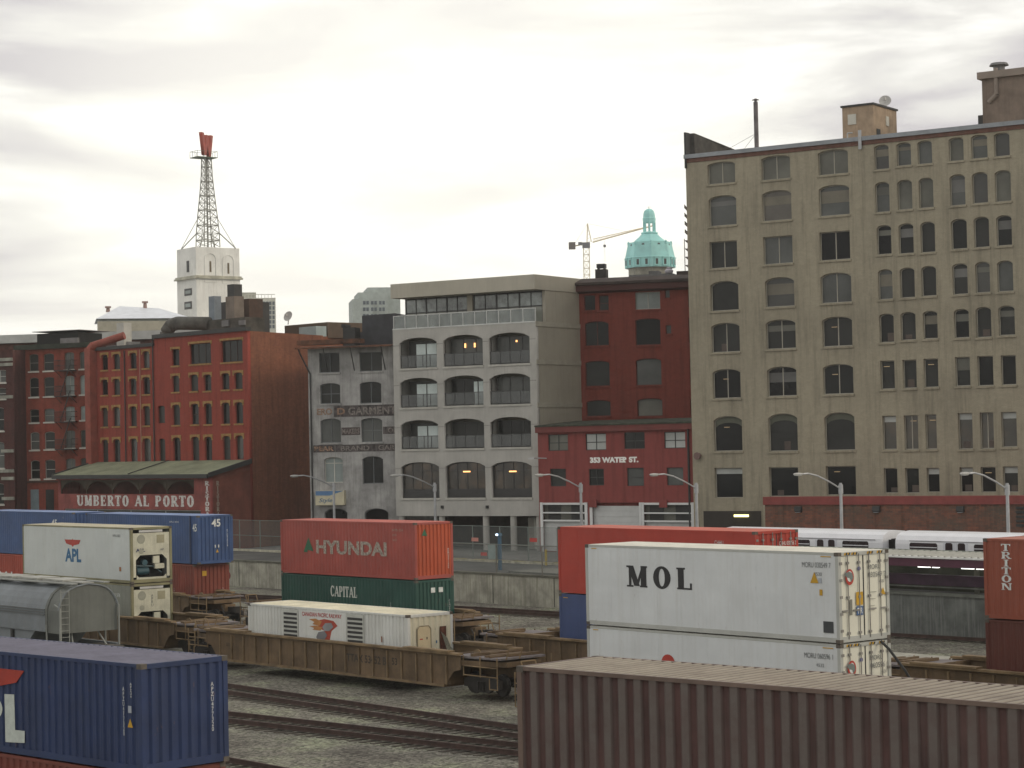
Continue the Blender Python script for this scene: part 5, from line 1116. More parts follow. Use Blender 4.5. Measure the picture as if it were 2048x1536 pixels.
tb_ = MB(); tbox(tb_, cA0 - 20, cB0 + 60, NT - .8, NT + 3.2, ZS, zfl - .6); o_ = tb_.build('guideway', mat('guideway', (.16, .16, .14), .9)); tag(o_, 'concrete guideway slab carrying the white train', 'guideway')

# ================================================================= containers
def corr(x0, x1, z0, z1, pitch, d, y, sgn=1):
    """vertical corrugation, sheet facing -y (sgn 1) or +y (sgn -1)"""
    b = MB(); n = max(1, round((x1 - x0) / pitch)); p = (x1 - x0) / n; pts = [(x0, y)]
    for i in range(n):
        a = x0 + i * p; pts += [(a + p * .10, y + sgn * d), (a + p * .40, y + sgn * d), (a + p * .60, y), (a + p, y)]
    v = [(x, yy, z) for z in (z0, z1) for x, yy in pts]; m = len(pts)
    b.add(v, [(i, i + 1, m + i + 1, m + i) for i in range(m - 1)]); return b
def swap(b, at, s=1):                         # turn an x-z sheet into an end sheet: x->y, y->x
    b.v = [(at - s * y, x, z) for x, y, z in b.v]; return b
def mk(nm, col, rust=.55, **k):
    if nm in MATS: return MATS[nm]
    m = mat(nm, col, k.pop('rough', .55), k.pop('var', .12), k.pop('vs', .6), **k); t = m.node_tree; b = t.nodes['Principled BSDF']; src = b.inputs['Base Color'].links[0].from_socket
    c = nd(t, 'ShaderNodeTexCoord'); mp = nd(t, 'ShaderNodeMapping'); mp.inputs['Scale'].default_value = (1, 1, .45); t.links.new(c.outputs['Object'], mp.inputs[0])
    n = nd(t, 'ShaderNodeTexNoise'); n.inputs['Scale'].default_value = 3.2; n.inputs['Detail'].default_value = 10; n.inputs['Roughness'].default_value = .72; t.links.new(mp.outputs[0], n.inputs[0])
    r = nd(t, 'ShaderNodeMapRange'); r.inputs[1].default_value = .63; r.inputs[2].default_value = .70; r.inputs[4].default_value = rust; t.links.new(n.outputs[0], r.inputs[0])
    mx = nd(t, 'ShaderNodeMix', data_type='RGBA'); mx.inputs[7].default_value = (.13 + col[0] * .25, .07 + col[1] * .25, .045 + col[2] * .25, 1); t.links.new(r.outputs[0], mx.inputs[0]); t.links.new(src, mx.inputs[6]); t.links.new(mx.outputs[2], b.inputs['Base Color'])
    n2 = nd(t, 'ShaderNodeTexNoise'); n2.inputs['Scale'].default_value = 1.1; n2.inputs['Detail'].default_value = 3; t.links.new(c.outputs['Object'], n2.inputs[0])
    bp = nd(t, 'ShaderNodeBump'); bp.inputs['Strength'].default_value = .35; bp.inputs['Distance'].default_value = .08; t.links.new(n2.outputs[0], bp.inputs['Height']); t.links.new(bp.outputs[0], b.inputs['Normal'])
    return m
CG = 'shipping containers stacked on the wagons'
def container(label, ref, right, yaw, L, H, body, roof=None, pitch=.28, dep=.036, end='ribs', side='corr', endm=None, frame=None, cast=None, Wd=2.438, endpitch=.26, roofp=.33):
    yaw = R(yaw); a = Vector((math.cos(yaw), math.sin(yaw), 0)); P = Vector((ref[0], ref[1], CAM_Z + ref[2] - H))
    if right: P = P - a * L
    r = thing('shipping_container', label, 'shipping container', P, yaw, CG); fr = Frame(P, yaw)
    roof = roof or body; endm = endm or body; frame = frame or body
    b = MB(); pw = .13
    for x in (0, L - pw):
        for y in (0, Wd - pw): b.box(x, y, .003, x + pw, y + pw, H - .003)
    for y, y2 in ((.004, .09), (Wd - .09, Wd - .004)): b.box(pw, y, .02, L - pw, y2, .17); b.box(pw, y, H - .085, L - pw, y2, H - .006)
    for x, x2 in ((.004, .1), (L - .1, L - .004)): b.box(x, pw, .02, x2, Wd - pw, .2); b.box(x, pw, H - .12, x2, Wd - pw, H - .006)
    b.box(.1, .1, .05, L - .1, Wd - .1, .14); b.build('frame', frame, r)
    for s, y in ((1, .018), (-1, Wd - .018)):
        if side == 'corr': b = corr(pw, L - pw, .165, H - .08, pitch, dep, y, s)
        else:
            b = MB(); y0, y1 = (.012, .06) if s > 0 else (Wd - .06, Wd - .012); b.box(pw - .01, y0, .165, L - pw + .01, y1, H - .08)
            k = pw + 1.2
            while k < L - pw - .3: b.box(k, y0 - (.004 if s > 0 else 0), .17, k + .018, y1 + (0 if s > 0 else .004), H - .09); k += 1.2
        b.build('side_panel', body, r)
    b = MB()
    if side == 'corr':
        n = round((L - .24) / roofp); p = (L - .24) / n; pts = [(.12, H - .03)]
        for i in range(n): q = .12 + i * p; pts += [(q + p * .15, H - .005), (q + p * .5, H - .005), (q + p * .65, H - .03), (q + p, H - .03)]
        m = len(pts); v = [(x, y, z) for y in (.05, Wd - .05) for x, z in pts]; b.add(v, [(i, i + 1, m + i + 1, m + i) for i in range(m - 1)])
    else:
        b.box(.1, .06, H - .05, L - .1, Wd - .06, H - .001)
    b.build('roof', roof, r)
    cm = cast or mat('casting', (.10, .085, .07), .7, .3, 5)
    for x in (-.004, L - .176):
        for y in (-.004, Wd - .160):
            for z in (0, H - .118): b = MB(); b.box(x, y, z, x + .18, y + .164, z + .118); b.build('corner_casting', cm, r)
    b = MB(); b.box(.03, .13, .19, .08, Wd - .13, H - .11); b.build('end_panel', endm, r)
    if end == 'ribs': swap(corr(.13, Wd - .13, .19, H - .11, endpitch, .05, .02), L).build('end_panel', endm, r)
    elif end in ('doors', 'reefer'):
        for k in range(2):
            y0 = .13 + k * (Wd - .26) / 2 + .005; y1 = y0 + (Wd - .26) / 2 - .01
            if end == 'reefer': b = MB(); b.box(L - .09, y0, .2, L - .035, y1, H - .13)
            else: b = swap(corr(y0, y1, .2, H - .13, .4, .035, .03), L)
            d = b.build('door', endm, r)
            for q in (.28, .78) if k == 0 else (.22, .72):
                yy = y0 + (y1 - y0) * q; b = MB(); b.tube((L + .01, yy, .12), (L + .01, yy, H - .06), .018, n=8)
                for z in (.3, H * .5, H - .35): b.box(L - .03, yy - .05, z - .04, L + .035, yy + .05, z + .04)
                b.box(L, yy - .3 if k == 0 else yy, 1.0, L + .03, yy if k == 0 else yy + .3, 1.05); b.build('lock_rod', mat('rod', (.25, .24, .22), .5, .2), d)
            for q in range(5): z = .35 + q * (H - .75) / 4; yy = .05 if k == 0 else Wd - .17; b = MB(); b.box(L - .02, yy, z, L + .02, yy + .12, z + .09); b.build('hinge', mat('rod', (.25, .24, .22)), d)
        b = MB(); b.box(L - .034, Wd / 2 - .02, .2, L - .02, Wd / 2 + .02, H - .13); b.build('door_gasket', M_dark, r)
    elif end == 'machine':
        mm = mat('reefer_machine', (.52, .51, .40), .6, .15, 1.5, streak=.3); b = MB(); zc = H * .50
        b.box(L - .08, .14, zc, L - .03, Wd - .14, H - .3)
        b.prism([(.14, .2), (.34, .2), (.34, .42), (.48, .30), (Wd - .48, .30), (Wd - .34, .42), (Wd - .34, .2), (Wd - .14, .2)], 'x', L - .08, L - .03)
        b.box(L - .08, .14, .31, L - .03, .3, zc - .003); b.box(L - .08, Wd - .3, .31, L - .03, Wd - .14, zc - .003)
        b.prism([(.301, zc - .004), (.301, zc - .26), (.56, zc - .004)], 'x', L - .08, L - .03); b.prism([(Wd - .301, zc - .004), (Wd - .301, zc - .26), (Wd - .56, zc - .004)], 'x', L - .08, L - .03)
        mo_ = b.build('machinery_panel', mm, r)
        b = MB(); b.box(L - .55, .3, .3, L - .5, Wd - .3, zc); b.box(L - .5, .29, .2, L - .08, .3, zc); b.box(L - .5, .3, .2, L - .1, Wd - .3, .3); b.build('recess', mat('recess', (.012, .013, .014), .9), mo_)
        b = MB(); b.tube((L - .45, .5, .62), (L - .45, 1.2, .62), .22, n=14); b.tube((L - .4, .9, 1.05), (L - .15, .9, 1.05), .16, n=12); b.path([(L - .2, .4, .9), (L - .2, 1.4, .85), (L - .2, 1.9, .5)], .03, 6); b.build('compressor', mat('compressor', (.04, .09, .11), .4), mo_)
        b = MB(); b.box(L - .2, 1.35, 1.0, L - .06, 1.72, 1.38); b.box(L - .2, 1.45, .72, L - .06, 2.0, .98); b.build('control_box', mm, mo_)
        b = MB(); b.tube((L - .03, .62, H - .62), (L - .02, .62, H - .62), .24, n=20); b.tube((L - .03, .62, zc + .5 - .3), (L - .02, .62, zc + .2), .14, n=16); b.build('fan_cover', mat('fanc', (.30, .30, .24), .7), mo_)
        b = MB(); b.box(L - .03, 1.55, H - .85, L - .02, 2.0, H - .42); b.build('access_panel', mat('access', (.32, .30, .20), .7), mo_)
        b = MB(); b.box(L - .029, .5, H - .27, L - .015, Wd - .55, H - .15); b.build('name_plate', mat('plate', (.5, .5, .48), .6), mo_)
    return r, fr
def sbox(fr, l, t, r_, bt):                  # pixel rectangle -> x0,x1,z0,z1 on the near side
    x0 = fr.f(l, (t + bt) / 2)[0]; x1 = fr.f(r_, (t + bt) / 2)[0]; c = (l + r_) / 2; return x0, x1, fr.f(c, bt)[1] - fr.o.z * 0, fr.f(c, t)[1]
def rel(fr, q): return q
Lr = 12.19
W_ = mat('lett_white', (.62, .64, .62), .6, .22, 7); K_ = mat('lett_black', (.02, .02, .022), .5, .1); Yl = mat('sticker_yellow', (.50, .29, .02), .5, .1)
def code(s, m, r, x, z, h, face='f', at=0.0, **k): return text(s, m, r, x, z, h, face, at, **k)
def tri(m, r, x, z, s, face='f', at=0.0):
    b = MB(); 
    if face == 'f': b.add([(x - s / 2, at - .006, z), (x + s / 2, at - .006, z), (x, at - .006, z + s)], [(0, 1, 2)])
    else: b.add([(at + .006, x - s / 2, z), (at + .006, x + s / 2, z), (at + .006, x, z + s)], [(0, 1, 2)])
    return b.build('warning_sticker', m, r)
def rectm(nm, m, r, x0, x1, z0, z1, face='f', at=0.0, th=.006):
    b = MB()
    if face == 'f': b.box(x0, at - th, z0, x1, at - .001, z1)
    else: b.box(at + .001, x0, z0, at + th, x1, z1)
    return b.build(nm, m, r)
M_mol = mk('mol_white', (.60, .625, .63), var=.06, vs=.5, streak=.35, stain=(.46, .46, .43)); M_mole = mk('mol_end_sunlit', (.68, .67, .57), var=.05); M_molr = mk('mol_roof', (.62, .60, .52), rough=.6, var=.12, vs=1.5)  # end panel white is warmer and brighter, low sun painted into its colour
M_molf = mk('mol_frame', (.42, .43, .40), var=.1)
# --- the two white refrigerated containers
def mol_like(label, zoff, top):
    r, fr = container(label, (10.29, 69.34, -3.72 + zoff), True, -50.4, Lr, 2.9, M_mol, M_molr, side='flat', end='reefer', endm=M_mole, frame=M_molf)
    H = 2.9; L = Lr
    cd = 'MORU 030549 7' if top else 'MORU 060596 1'
    g = mat('code_grey', (.14, .15, .15), .6)
    x0, x1, z0, z1 = sbox(fr, 1604, 1124, 1661, 1136)
    code(cd, g, r, x0, H - .50, .17, width=x1 - x0); code('4530' if top else '4532', g, r, x1 - .72, H - .76, .11, width=.34)
    # ends
    code('MORU', g, r, 1.42, H - .60, .15, 'e', L, width=.62); code(cd[5:], g, r, 1.42, H - .86, .17, 'e', L, width=.86); code('4530', g, r, 1.95, H - 1.06, .1, 'e', L, width=.25)
    b = MB(); b.add([(L + .03, .50 + .20 * math.cos(t_ * .314) * (1 if True else 1), H - .80 + .26 * math.sin(t_ * .314)) for t_ in range(20)], [tuple(range(20))]); bb = b.build('emblem', mat('emblem_red', (.42, .045, .03), .5), r)
    b = MB(); b.add([(L + .034, .50 + .13 * math.cos(t_ * .314), H - .78 + .17 * math.sin(t_ * .314)) for t_ in range(20)], [tuple(range(20))]); b.build('emblem_inner', W_, bb)
    b = MB(); b.add([(L + .038, y, z) for y, z in ((.24, H - .68), (.45, H - .62), (.62, H - .68), (.66, H - .84), (.55, H - .96), (.5, H - .84), (.34, H - .8))], [tuple(range(7))]); b.build('emblem_figure', mat('emblem_grey', (.16, .19, .18), .5), bb)
    for y in (.28, .62, 1.38, 1.85):
        for q in range(4): b = MB(); m_ = K_ if q % 2 else Yl; b.add([(L + .004, y + q * .07, H - .10), (L + .004, y + q * .07 + .07, H - .10), (L + .004, y + q * .07 + .1, H - .02), (L + .004, y + q * .07 + .03, H - .02)], [(0, 1, 2, 3)]); b.build('hazard_stripe', m_, r)
    b = MB(); b.tube((L - .0, .98, H - .55), (L + .02, .98, H - .55), .07, n=12); b.build('badge', mat('badge_blue', (.10, .10, .22), .5), r)
    rectm('corner_mark', Yl, r, .35, .62, H - .15, H - .12); rectm('corner_mark', Yl, r, L - .75, L - .3, H - .15, H - .12)
    if top:
        x0, x1, z0, z1 = sbox(fr, 1253, 1133, 1384, 1176); zc = fr.f(1318, 1155)[1]
        zl = fr.f(1318, 1176.5)[1]; zh = fr.f(1318, 1133.5)[1]
        serif('MOL', K_, r, x0, zl - .0, x1, zh, at=.008, sp=.28, K=.27, k=.12, gl=.08)
        tri(Yl, r, *fr.f(1629, 1166), .36); rectm('sticker', mat('lett_grey', (.35, .38, .42), .6), r, *[v for v in (fr.f(1637, 1160)[0], fr.f(1643, 1160)[0])], fr.f(1640, 1166)[1], fr.f(1640, 1156)[1])
        rectm('sticker', Yl, r, fr.f(1639, 1185)[0], fr.f(1645, 1185)[0], fr.f(1642, 1191)[1], fr.f(1642, 1179)[1])
        rectm('vent_panel', mat('vent_dark', (.05, .055, .06), .6), r, fr.f(1647, 1255)[0], fr.f(1667, 1255)[0], fr.f(1657, 1266)[1], fr.f(1657, 1243)[1])
        tri(Yl, r, 2.12, H - 1.45, .24, 'e', L); rectm('sticker', Yl, r, .82, 1.14, 1.18, 1.6, 'e', L); o = rectm('plate', mat('tir_blue', (.06, .12, .26), .5), r, .82, 1.14, .85, 1.14, 'e', L); code('TIR', W_, r, .85, .9, .19, 'e', L + .004, width=.26, bold=.03)
        rectm('id_panel', mat('vent_grey', (.2, .2, .17), .6), r, .5, .62, .88, 1.38, 'e', L)
        for q in range(3): code('NOTE', mat('code_faint', (.36, .36, .3), .7), r, 1.5, 1.5 - q * .22, .05, 'e', L, width=.3) if False else rectm('fine_print', mat('code_faint', (.36, .36, .3), .7), r, 1.5, 1.8 - q * .05, 1.55 - q * .22, 1.57 - q * .22, 'e', L)
    else:
        xq = fr.f(1336, 1318)[0]; zq = fr.f(1336, 1326)[1]; b = MB(); b.add([(xq + .34 * math.cos(t_ * .314), -.0, zq + .30 * math.sin(t_ * .314)) for t_ in range(20)], [tuple(range(20))]); b.build('emblem', mat('emblem_red', (.42, .045, .03)), r)
    return r, fr
def fz(fr): # local z in frame f(): already relative to origin
    return fr
mol_r = mol_like('upper white refrigerated container with three large black serif letters on its side', 0, True)
mol_like('lower white refrigerated container, partly hidden behind the weathered brown foreground container', -2.93, False)
b = MB(); b.path([(Lr + .05, 1.9, -.05), (Lr + .35, 1.95, -.3), (Lr + .8, 2.2, -1.0), (Lr + 1.0, 2.4, -1.5)], .045, 6); b.build('power_cable', M_dark, mol_r[0])
# --- faded red over green
M_hy = mk('hyundai_red', (.33, .070, .055), var=.14, streak=.25, stain=(.22, .06, .05)); M_hye = mk('hyundai_end_sunlit', (.42, .075, .028), var=.1, streak=.3, stain=(.22, .05, .02)); M_hyr = mk('hyundai_roof', (.40, .10, .075), var=.2)  # end red brighter than the side: sunlit tone put into the paint
r, fr = container('faded red container with a green tree mark and seven pale grey letters', (-5.07, 109.67, -3.92), True, -50.2, Lr, 2.9, M_hy, M_hyr, end='ribs', endm=M_hye, endpitch=.25, dep=.02)
GRN = mat('logo_green', (.025, .12, .06), .6, .15, 4); WH = mat('faded_letters', (.36, .31, .26), .7, .45, 9)
x0, x1 = fr.f(632, 1094)[0], fr.f(773, 1100)[0]; z0 = fr.f(700, 1110)[1]; z1 = fr.f(700, 1082)[1]
text('HYUNDAI', WH, r, x0, z0, z1 - z0, bold=.055, width=x1 - x0, at=.01)
x0, z0 = fr.f(607, 1104); x1 = fr.f(627, 1104)[0]; z1 = fr.f(617, 1075)[1]
b = MB(); b.add([(x0, .004, z0), ((x0 + x1) / 2 - .1, .004, z0), ((x0 + x1) / 2 - .1, .004, z0 + .12), ((x0 + x1) / 2, .004, z0 + .12), (x1, .004, z0 + .05), ((x0 + x1) / 2, .004, z1)], [(0, 1, 2, 5), (2, 3, 5), (3, 4, 5)]); b.build('logo', GRN, r)
tri(GRN, r, .62, 2.22, .36, 'e', Lr - .015)
code('HDMU 2214', WH, r, Lr - 1.9, 2.45, .12, width=.9); code('4310', WH, r, Lr - 1.9, 2.2, .11, width=.35); code('45G1', WH, r, Lr - 1.9, 1.95, .1, width=.35)
text('HDMU221406', W_, r, 2.08, .5, .09, 'e', Lr - .012, vertical=True, width=.09)
M_cp = mk('capital_green', (.018, .07, .055), var=.15, streak=.15)
r, fr = container('dark green container with narrow white letters beneath the faded red one', (-5.07, 109.67, -6.85), True, -50.2, Lr, 2.9, M_cp, end='ribs', endpitch=.25, dep=.02)
x0, x1 = fr.f(661, 1183)[0], fr.f(714, 1187)[0]; z0 = fr.f(688, 1194)[1]; z1 = fr.f(688, 1173)[1]
serif('CAPITAL', mat('cap_letters', (.55, .57, .52), .7, .15, 6), r, x0, z0, x1, z1, at=.01, K=.24, k=.13, sp=.02)
rectm('label_plate', W_, r, .95, 1.22, 2.25, 2.5, 'e', Lr); rectm('label_plate', W_, r, 1.45, 1.72, 2.25, 2.5, 'e', Lr)
text('CLHU401187', W_, r, 2.1, .8, .09, 'e', Lr - .012, vertical=True, width=.08); text('CLHU4011', W_, r, Lr - 2.2, .9, .09, vertical=True, width=.08)
# --- APL reefers
M_ap = mk('apl_white', (.53, .56, .54), var=.06, streak=.25, stain=(.42, .43, .37)); M_apf = mk('apl_frame', (.23, .215, .12), var=.25); M_apr = mk('apl_roof', (.40, .36, .24), var=.15)
BL = mat('logo_blue', (.03, .13, .26), .6, .2, 6); RD = mat('logo_red', (.40, .05, .035), .6)
r, fr = container('pale grey refrigerated container with a red winged mark above three blue letters', (-19.91, 112.37, -3.96), True, -50.6, Lr, 2.9, M_ap, M_apr, side='flat', end='machine', frame=M_apf)
def eagle(r, fr, l, t, rr_, bt, at=.012, full=True):
    x0, x1, z0, z1 = sbox(fr, l, t, rr_, bt); w = x1 - x0; h = z1 - z0
    P = [(0, .85), (.47, .85), (.5, 1), (.53, .85), (1, .85), (.90, .35), (.68, .2), (.58, .18), (.53, 0), (.47, 0), (.42, .18), (.32, .2), (.10, .35)]
    b = MB(); b.prism([(x0 + w * a, z0 + h * c) for a, c in P], 'y', at - .008, at - .004); return b.build('logo', RD, r)
eagle(r, fr, 129, 1077, 161, 1093)
x0 = fr.f(130, 1110)[0]; x1 = fr.f(162, 1112)[0]; z0 = fr.f(146, 1124)[1]; z1 = fr.f(146, 1097)[1]
text('APL', BL, r, x0, z0, z1 - z0, bold=.06, width=x1 - x0, at=.012)
text('APL', mat('lett_navy', (.03, .04, .10), .6), r, .3, 1.62, .18, 'e', Lr - .025, bold=.06, width=.55); code('AP', mat('lett_navy', (.03, .04, .10)), r, 1.75, 1.65, .1, 'e', Lr - .025, width=.2)
code('APRU 5051', mat('code_grey', (.14, .15, .15)), r, Lr - 1.9, 2.4, .13, width=.8); rectm('sticker', mat('sticker_brown', (.3, .12, .04), .6), r, Lr - 1.25, Lr - 1.05, .62, .84)
M_ap2 = mk('apl_grey', (.24, .25, .21), var=.1, streak=.3)
r, fr = container('plain grey refrigerated container under the pale one with blue letters', (-19.91, 112.37, -6.89), True, -50.6, Lr, 2.9, M_ap2, M_apr, side='flat', end='machine', frame=M_apf)
code('APRU 506', W_, r, Lr - 2.3, 2.2, .2, width=1.1, bold=.02); text('APRU', mat('code_grey', (.14, .15, .15)), r, 1.15, 1.7, .14, 'e', Lr - .02, vertical=True, width=.14)
# --- the white power pack container
M_gn = mk('gen_white', (.60, .61, .58), var=.08, streak=.35, stain=(.34, .33, .27)); M_gne = mk('gen_end_sunlit', (.62, .58, .44), var=.1, streak=.3, stain=(.38, .3, .18)); M_gnr = mk('gen_roof', (.60, .56, .42), rough=.65, var=.18, vs=.8)  # cream of the end panel has the warm sunlight mixed into its colour
r, fr = container('white equipment container with black louvres', (-4.62, 91.9, -7.18), True, -49.6, Lr, 2.59, M_gn, M_gnr, end='ribs', endm=M_gne, endpitch=.30, pitch=.25)
r['label'] = 'white equipment container with black louvres and red lettering in a low yellow wagon'
Hc = 2.59
for l, rr_, t, bt in ((567, 597, 1218, 1275), (694, 728, 1232, 1289)):
    x0 = fr.f(l, 1245)[0]; x1 = fr.f(rr_, 1245)[0]; b = MB(); b.box(x0, -.03, .35, x1, .0, Hc - .14); v_ = b.build('vent_panel', mat('lvent_w', (.45, .46, .42), .6), r)
    for k in range(10): b = MB(); z = .45 + k * .195; b.box(x0 + .08, -.045, z, x1 - .08, -.0301, z + .105); b.build('louvre', M_dark, v_)
x0 = fr.f(598, 1245)[0]; x1 = fr.f(693, 1250)[0]; b = MB(); b.box(x0, -.022, .2, x1, .0, Hc - .1); b.build('smooth_panel', M_gn, r)
x0 = fr.f(605, 1226)[0]; x1 = fr.f(684, 1232)[0]; text('CANADIAN PACIFIC RAILWAY', mat('cpr_red', (.36, .04, .04), .6), r, x0, Hc - .38, .19, bold=.035, width=x1 - x0, at=-.022)
q = lambda px, py: fr.f(px, py)
def blob(pts, m, at, nm): b = MB(); b.prism([q(*p) for p in pts], 'y', at - .006, at - .001); return b.build(nm, m, r)
em = blob([(631, 1242), (650, 1238), (668, 1242), (676, 1252), (664, 1262), (660, 1282), (646, 1283), (650, 1262), (640, 1256)], mat('cpr_emblem', (.36, .055, .03), .6), -.022, 'emblem')
em2 = blob([(619, 1238), (632, 1237), (645, 1243), (640, 1252), (626, 1248), (630, 1244)], mat('cpr_gold', (.42, .19, .06), .6), -.03, 'emblem_wing'); blob([(620, 1252), (634, 1251), (646, 1255), (642, 1261), (626, 1259), (630, 1256)], mat('cpr_gold', (.42, .19, .06)), -.03, 'emblem_wing')
blob([(652, 1246), (664, 1246), (668, 1254), (660, 1262), (650, 1262), (646, 1254)], mat('cpr_grey', (.25, .25, .26), .5), -.036, 'emblem_shield'); blob([(638, 1264), (650, 1262), (656, 1270), (650, 1280), (638, 1282), (634, 1274)], mat('cpr_grey2', (.17, .17, .18), .5), -.036, 'emblem_shield')
b = MB(); lo = [(.50, .45), (1.22, .45), (1.22, 1.95), (1.10, 2.08), (.62, 2.08), (.50, 1.95)]; b.prism(lo, 'x', Lr - .018, Lr + .005); d = b.build('door', mat('gen_door', (.60, .50, .32), .6, .1), r)
b = MB(); n_ = len(lo); 
for i in range(n_): p_, q_ = lo[i], lo[(i + 1) % n_]; b.tube((Lr + .01, *p_), (Lr + .01, *q_), .022, n=5)
b.build('door_frame', mat('gen_door_edge', (.28, .24, .16), .6), d); b = MB(); b.box(Lr + .006, .62, 1.5, Lr + .012, .78, 1.55); b.build('sticker', RD, d); b = MB(); b.box(Lr + .006, .98, 1.5, Lr + .012, 1.03, 1.6); b.build('sticker', K_, d); b = MB(); b.box(Lr + .006, .95, 1.0, Lr + .05, 1.2, 1.03); b.build('handle', M_dark, d)
b = MB(); b.box(Lr - .01, 1.72, .75, Lr + .006, 2.06, 2.0); d = b.build('hatch', mat('hatch_dark', (.10, .035, .02), .8, .5, 5), r)
b = MB()
for k in range(5): y = 1.8 + k * .07; b.path([(Lr + .01, y, 1.75 - k * .06), (Lr + .12, y + .1, 1.3 - k * .05), (Lr + .2, y + .2, .8 + k * .04), (Lr + .05, y + .25, .55)], .018, 5)
b.build('cable', mat('cable', (.22, .22, .17), .6), d)
rectm('label_plate', BL, r, 1.5, 1.56, 1.3, 1.42, 'e', Lr); rectm('rust_mark', mat('rust', (.2, .08, .04), .8), r, Lr - 1.9, Lr - 1.82, 1.35, 1.6, at=-.001)
rectm('small_vent', M_dark, r, fr.f(561, 1262)[0], fr.f(564, 1262)[0], .75, 1.15, at=-.001)
# --- 45 ft blue over brown red (far left row)
M_45 = mk('blue45', (.035, .075, .19), var=.15, streak=.15); M_45r = mk('blue45_roof', (.16, .22, .38), var=.2)
P45 = (-18.88, 129.2, -3.92)
r, fr = container('long blue container marked 45', P45, True, -50.3, 13.72, 2.9, M_45, M_45r, end='ribs', endpitch=.27, dep=.012)
r['label'] = 'long blue container with two white number 45 marks near its right end'
L5 = 13.72
b = MB(); b.box(L5 - .95, -.03, .003, L5 - .80, .01, 2.897); b.build('side_post', mat('blue45_dark', (.025, .04, .09), .6), r)
text('45', W_, r, L5 - .62, 1.95, .46, at=.01, bold=.03, width=.46); text('45', W_, r, .95, 2.2, .46, 'e', L5, bold=.04, width=.62)
text('APLU450218', W_, r, 2.0, 1.0, .09, 'e', L5 - .01, vertical=True, width=.09); code('APLU 4502', W_, r, L5 - 3.3, 2.45, .1, width=1.1)
rectm('label_plate', W_, r, 1.15, 1.22, .95, 1.12, 'e', L5); rectm('label_plate', W_, r, 1.38, 1.46, .95, 1.12, 'e', L5); tri(Yl, r, 1.32, .66, .2, 'e', L5)
M_br1 = mk('brownred', (.20, .045, .028), var=.2, streak=.3)
r, fr = container('brown red container under the long blue one', (P45[0] - .5 * TD.x, P45[1] - .5 * TD.y, P45[2] - 2.93), True, -50.3, Lr, 2.9, M_br1, end='ribs')
rectm('label_plate', Yl, r, .55, .85, 2.2, 2.5, 'e', Lr); text('TRLU530', W_, r, 1.95, .7, .09, 'e', Lr - .01, vertical=True, width=.08); text('TRLU530', W_, r, Lr - 2.4, .7, .09, vertical=True, width=.08)
# next stack to the left
tb_l = tr(146, 1030, P45[0] * ND.x + P45[1] * ND.y); Pq = tn(tb_l, P45[0] * ND.x + P45[1] * ND.y)
r, fr = container('dark blue container cut by the left edge of the view, marked 45', (Pq.x, Pq.y, -3.9), True, -50.3, 13.72, 2.9, M_45, M_45r, end='ribs', dep=.012)
text('45', W_, r, *[fr.f(103, 1046)[0], 2.0], .42, at=.01, bold=.03, width=.75); code('I', W_, r, fr.f(126, 1035)[0], 2.5, .12)
M_or = mk('orange_red', (.34, .06, .035), var=.15)
r, fr = container('red container with white letters under the blue one at the left edge', (Pq.x - .8 * TD.x, Pq.y - .8 * TD.y, -6.83), True, -50.3, Lr, 2.9, M_or, end='ribs')
x0, x1 = fr.f(-42, 1150)[0], fr.f(30, 1152)[0]; z0 = fr.f(15, 1155)[1]; text('MITORAL' if False else 'FLORAL' if False else 'ITORAL', W_, r, x0, z0, .42, bold=.04, width=x1 - x0, at=.01, space=1.3)
# --- red over blue behind the white ones
M_rc = mk('bright_red', (.36, .040, .025), var=.1); M_rcr = mk('bright_red_roof', (.46, .10, .06), var=.15)
RC = (9.49, 85.92, -3.71)
r, fr = container('bright red container behind the upper white refrigerated container', RC, True, -51.3, Lr, 2.9, M_rc, M_rcr, side='flat', end='doors')
code('CHHU', W_, r, Lr - 2.3, 2.35, .16, width=.5); code('030756 2', W_, r, Lr - 2.3, 2.12, .16, width=.8); code('CHHU 030756 2', W_, r, 1.35, 2.3, .16, 'e', Lr, width=.95); code('4310', W_, r, 1.75, 2.08, .14, 'e', Lr, width=.3)
M_bc = mk('violet_blue', (.045, .07, .17), var=.12)
r, fr = container('violet blue container beneath the bright red one', (RC[0], RC[1], RC[2] - 2.93), True, -51.3, Lr, 2.9, M_bc, side='flat', end='doors'); rectm('corner_mark', Yl, r, .3, .6, 2.72, 2.75)
# --- TRITON pair
M_tr = mk('triton_brown', (.24, .062, .035), var=.08); M_trd = mk('dark_brown', (.10, .028, .02), var=.12)
TR = (16.99, 78.88, -3.82)
r, fr = container('brown container at the right edge with white serif letters reading downwards', TR, False, -50.3, Lr, 2.9, M_tr, mk('triton_roof', (.34, .12, .08)), side='corr', end='doors', dep=.02)
x0, x1 = fr.f(2001, 1130)[0], fr.f(2023, 1130)[0]; serif('TRITON', W_, r, x0, fr.f(2012, 1180)[1], x1, fr.f(2012, 1088)[1], vertical=True, at=.01, K=.22, k=.13, gl=.1)
r, fr = container('dark maroon brown container beneath the brown one at the right edge', (TR[0], TR[1], TR[2] - 2.93), False, -50.3, Lr, 2.9, M_trd, end='doors', dep=.02)
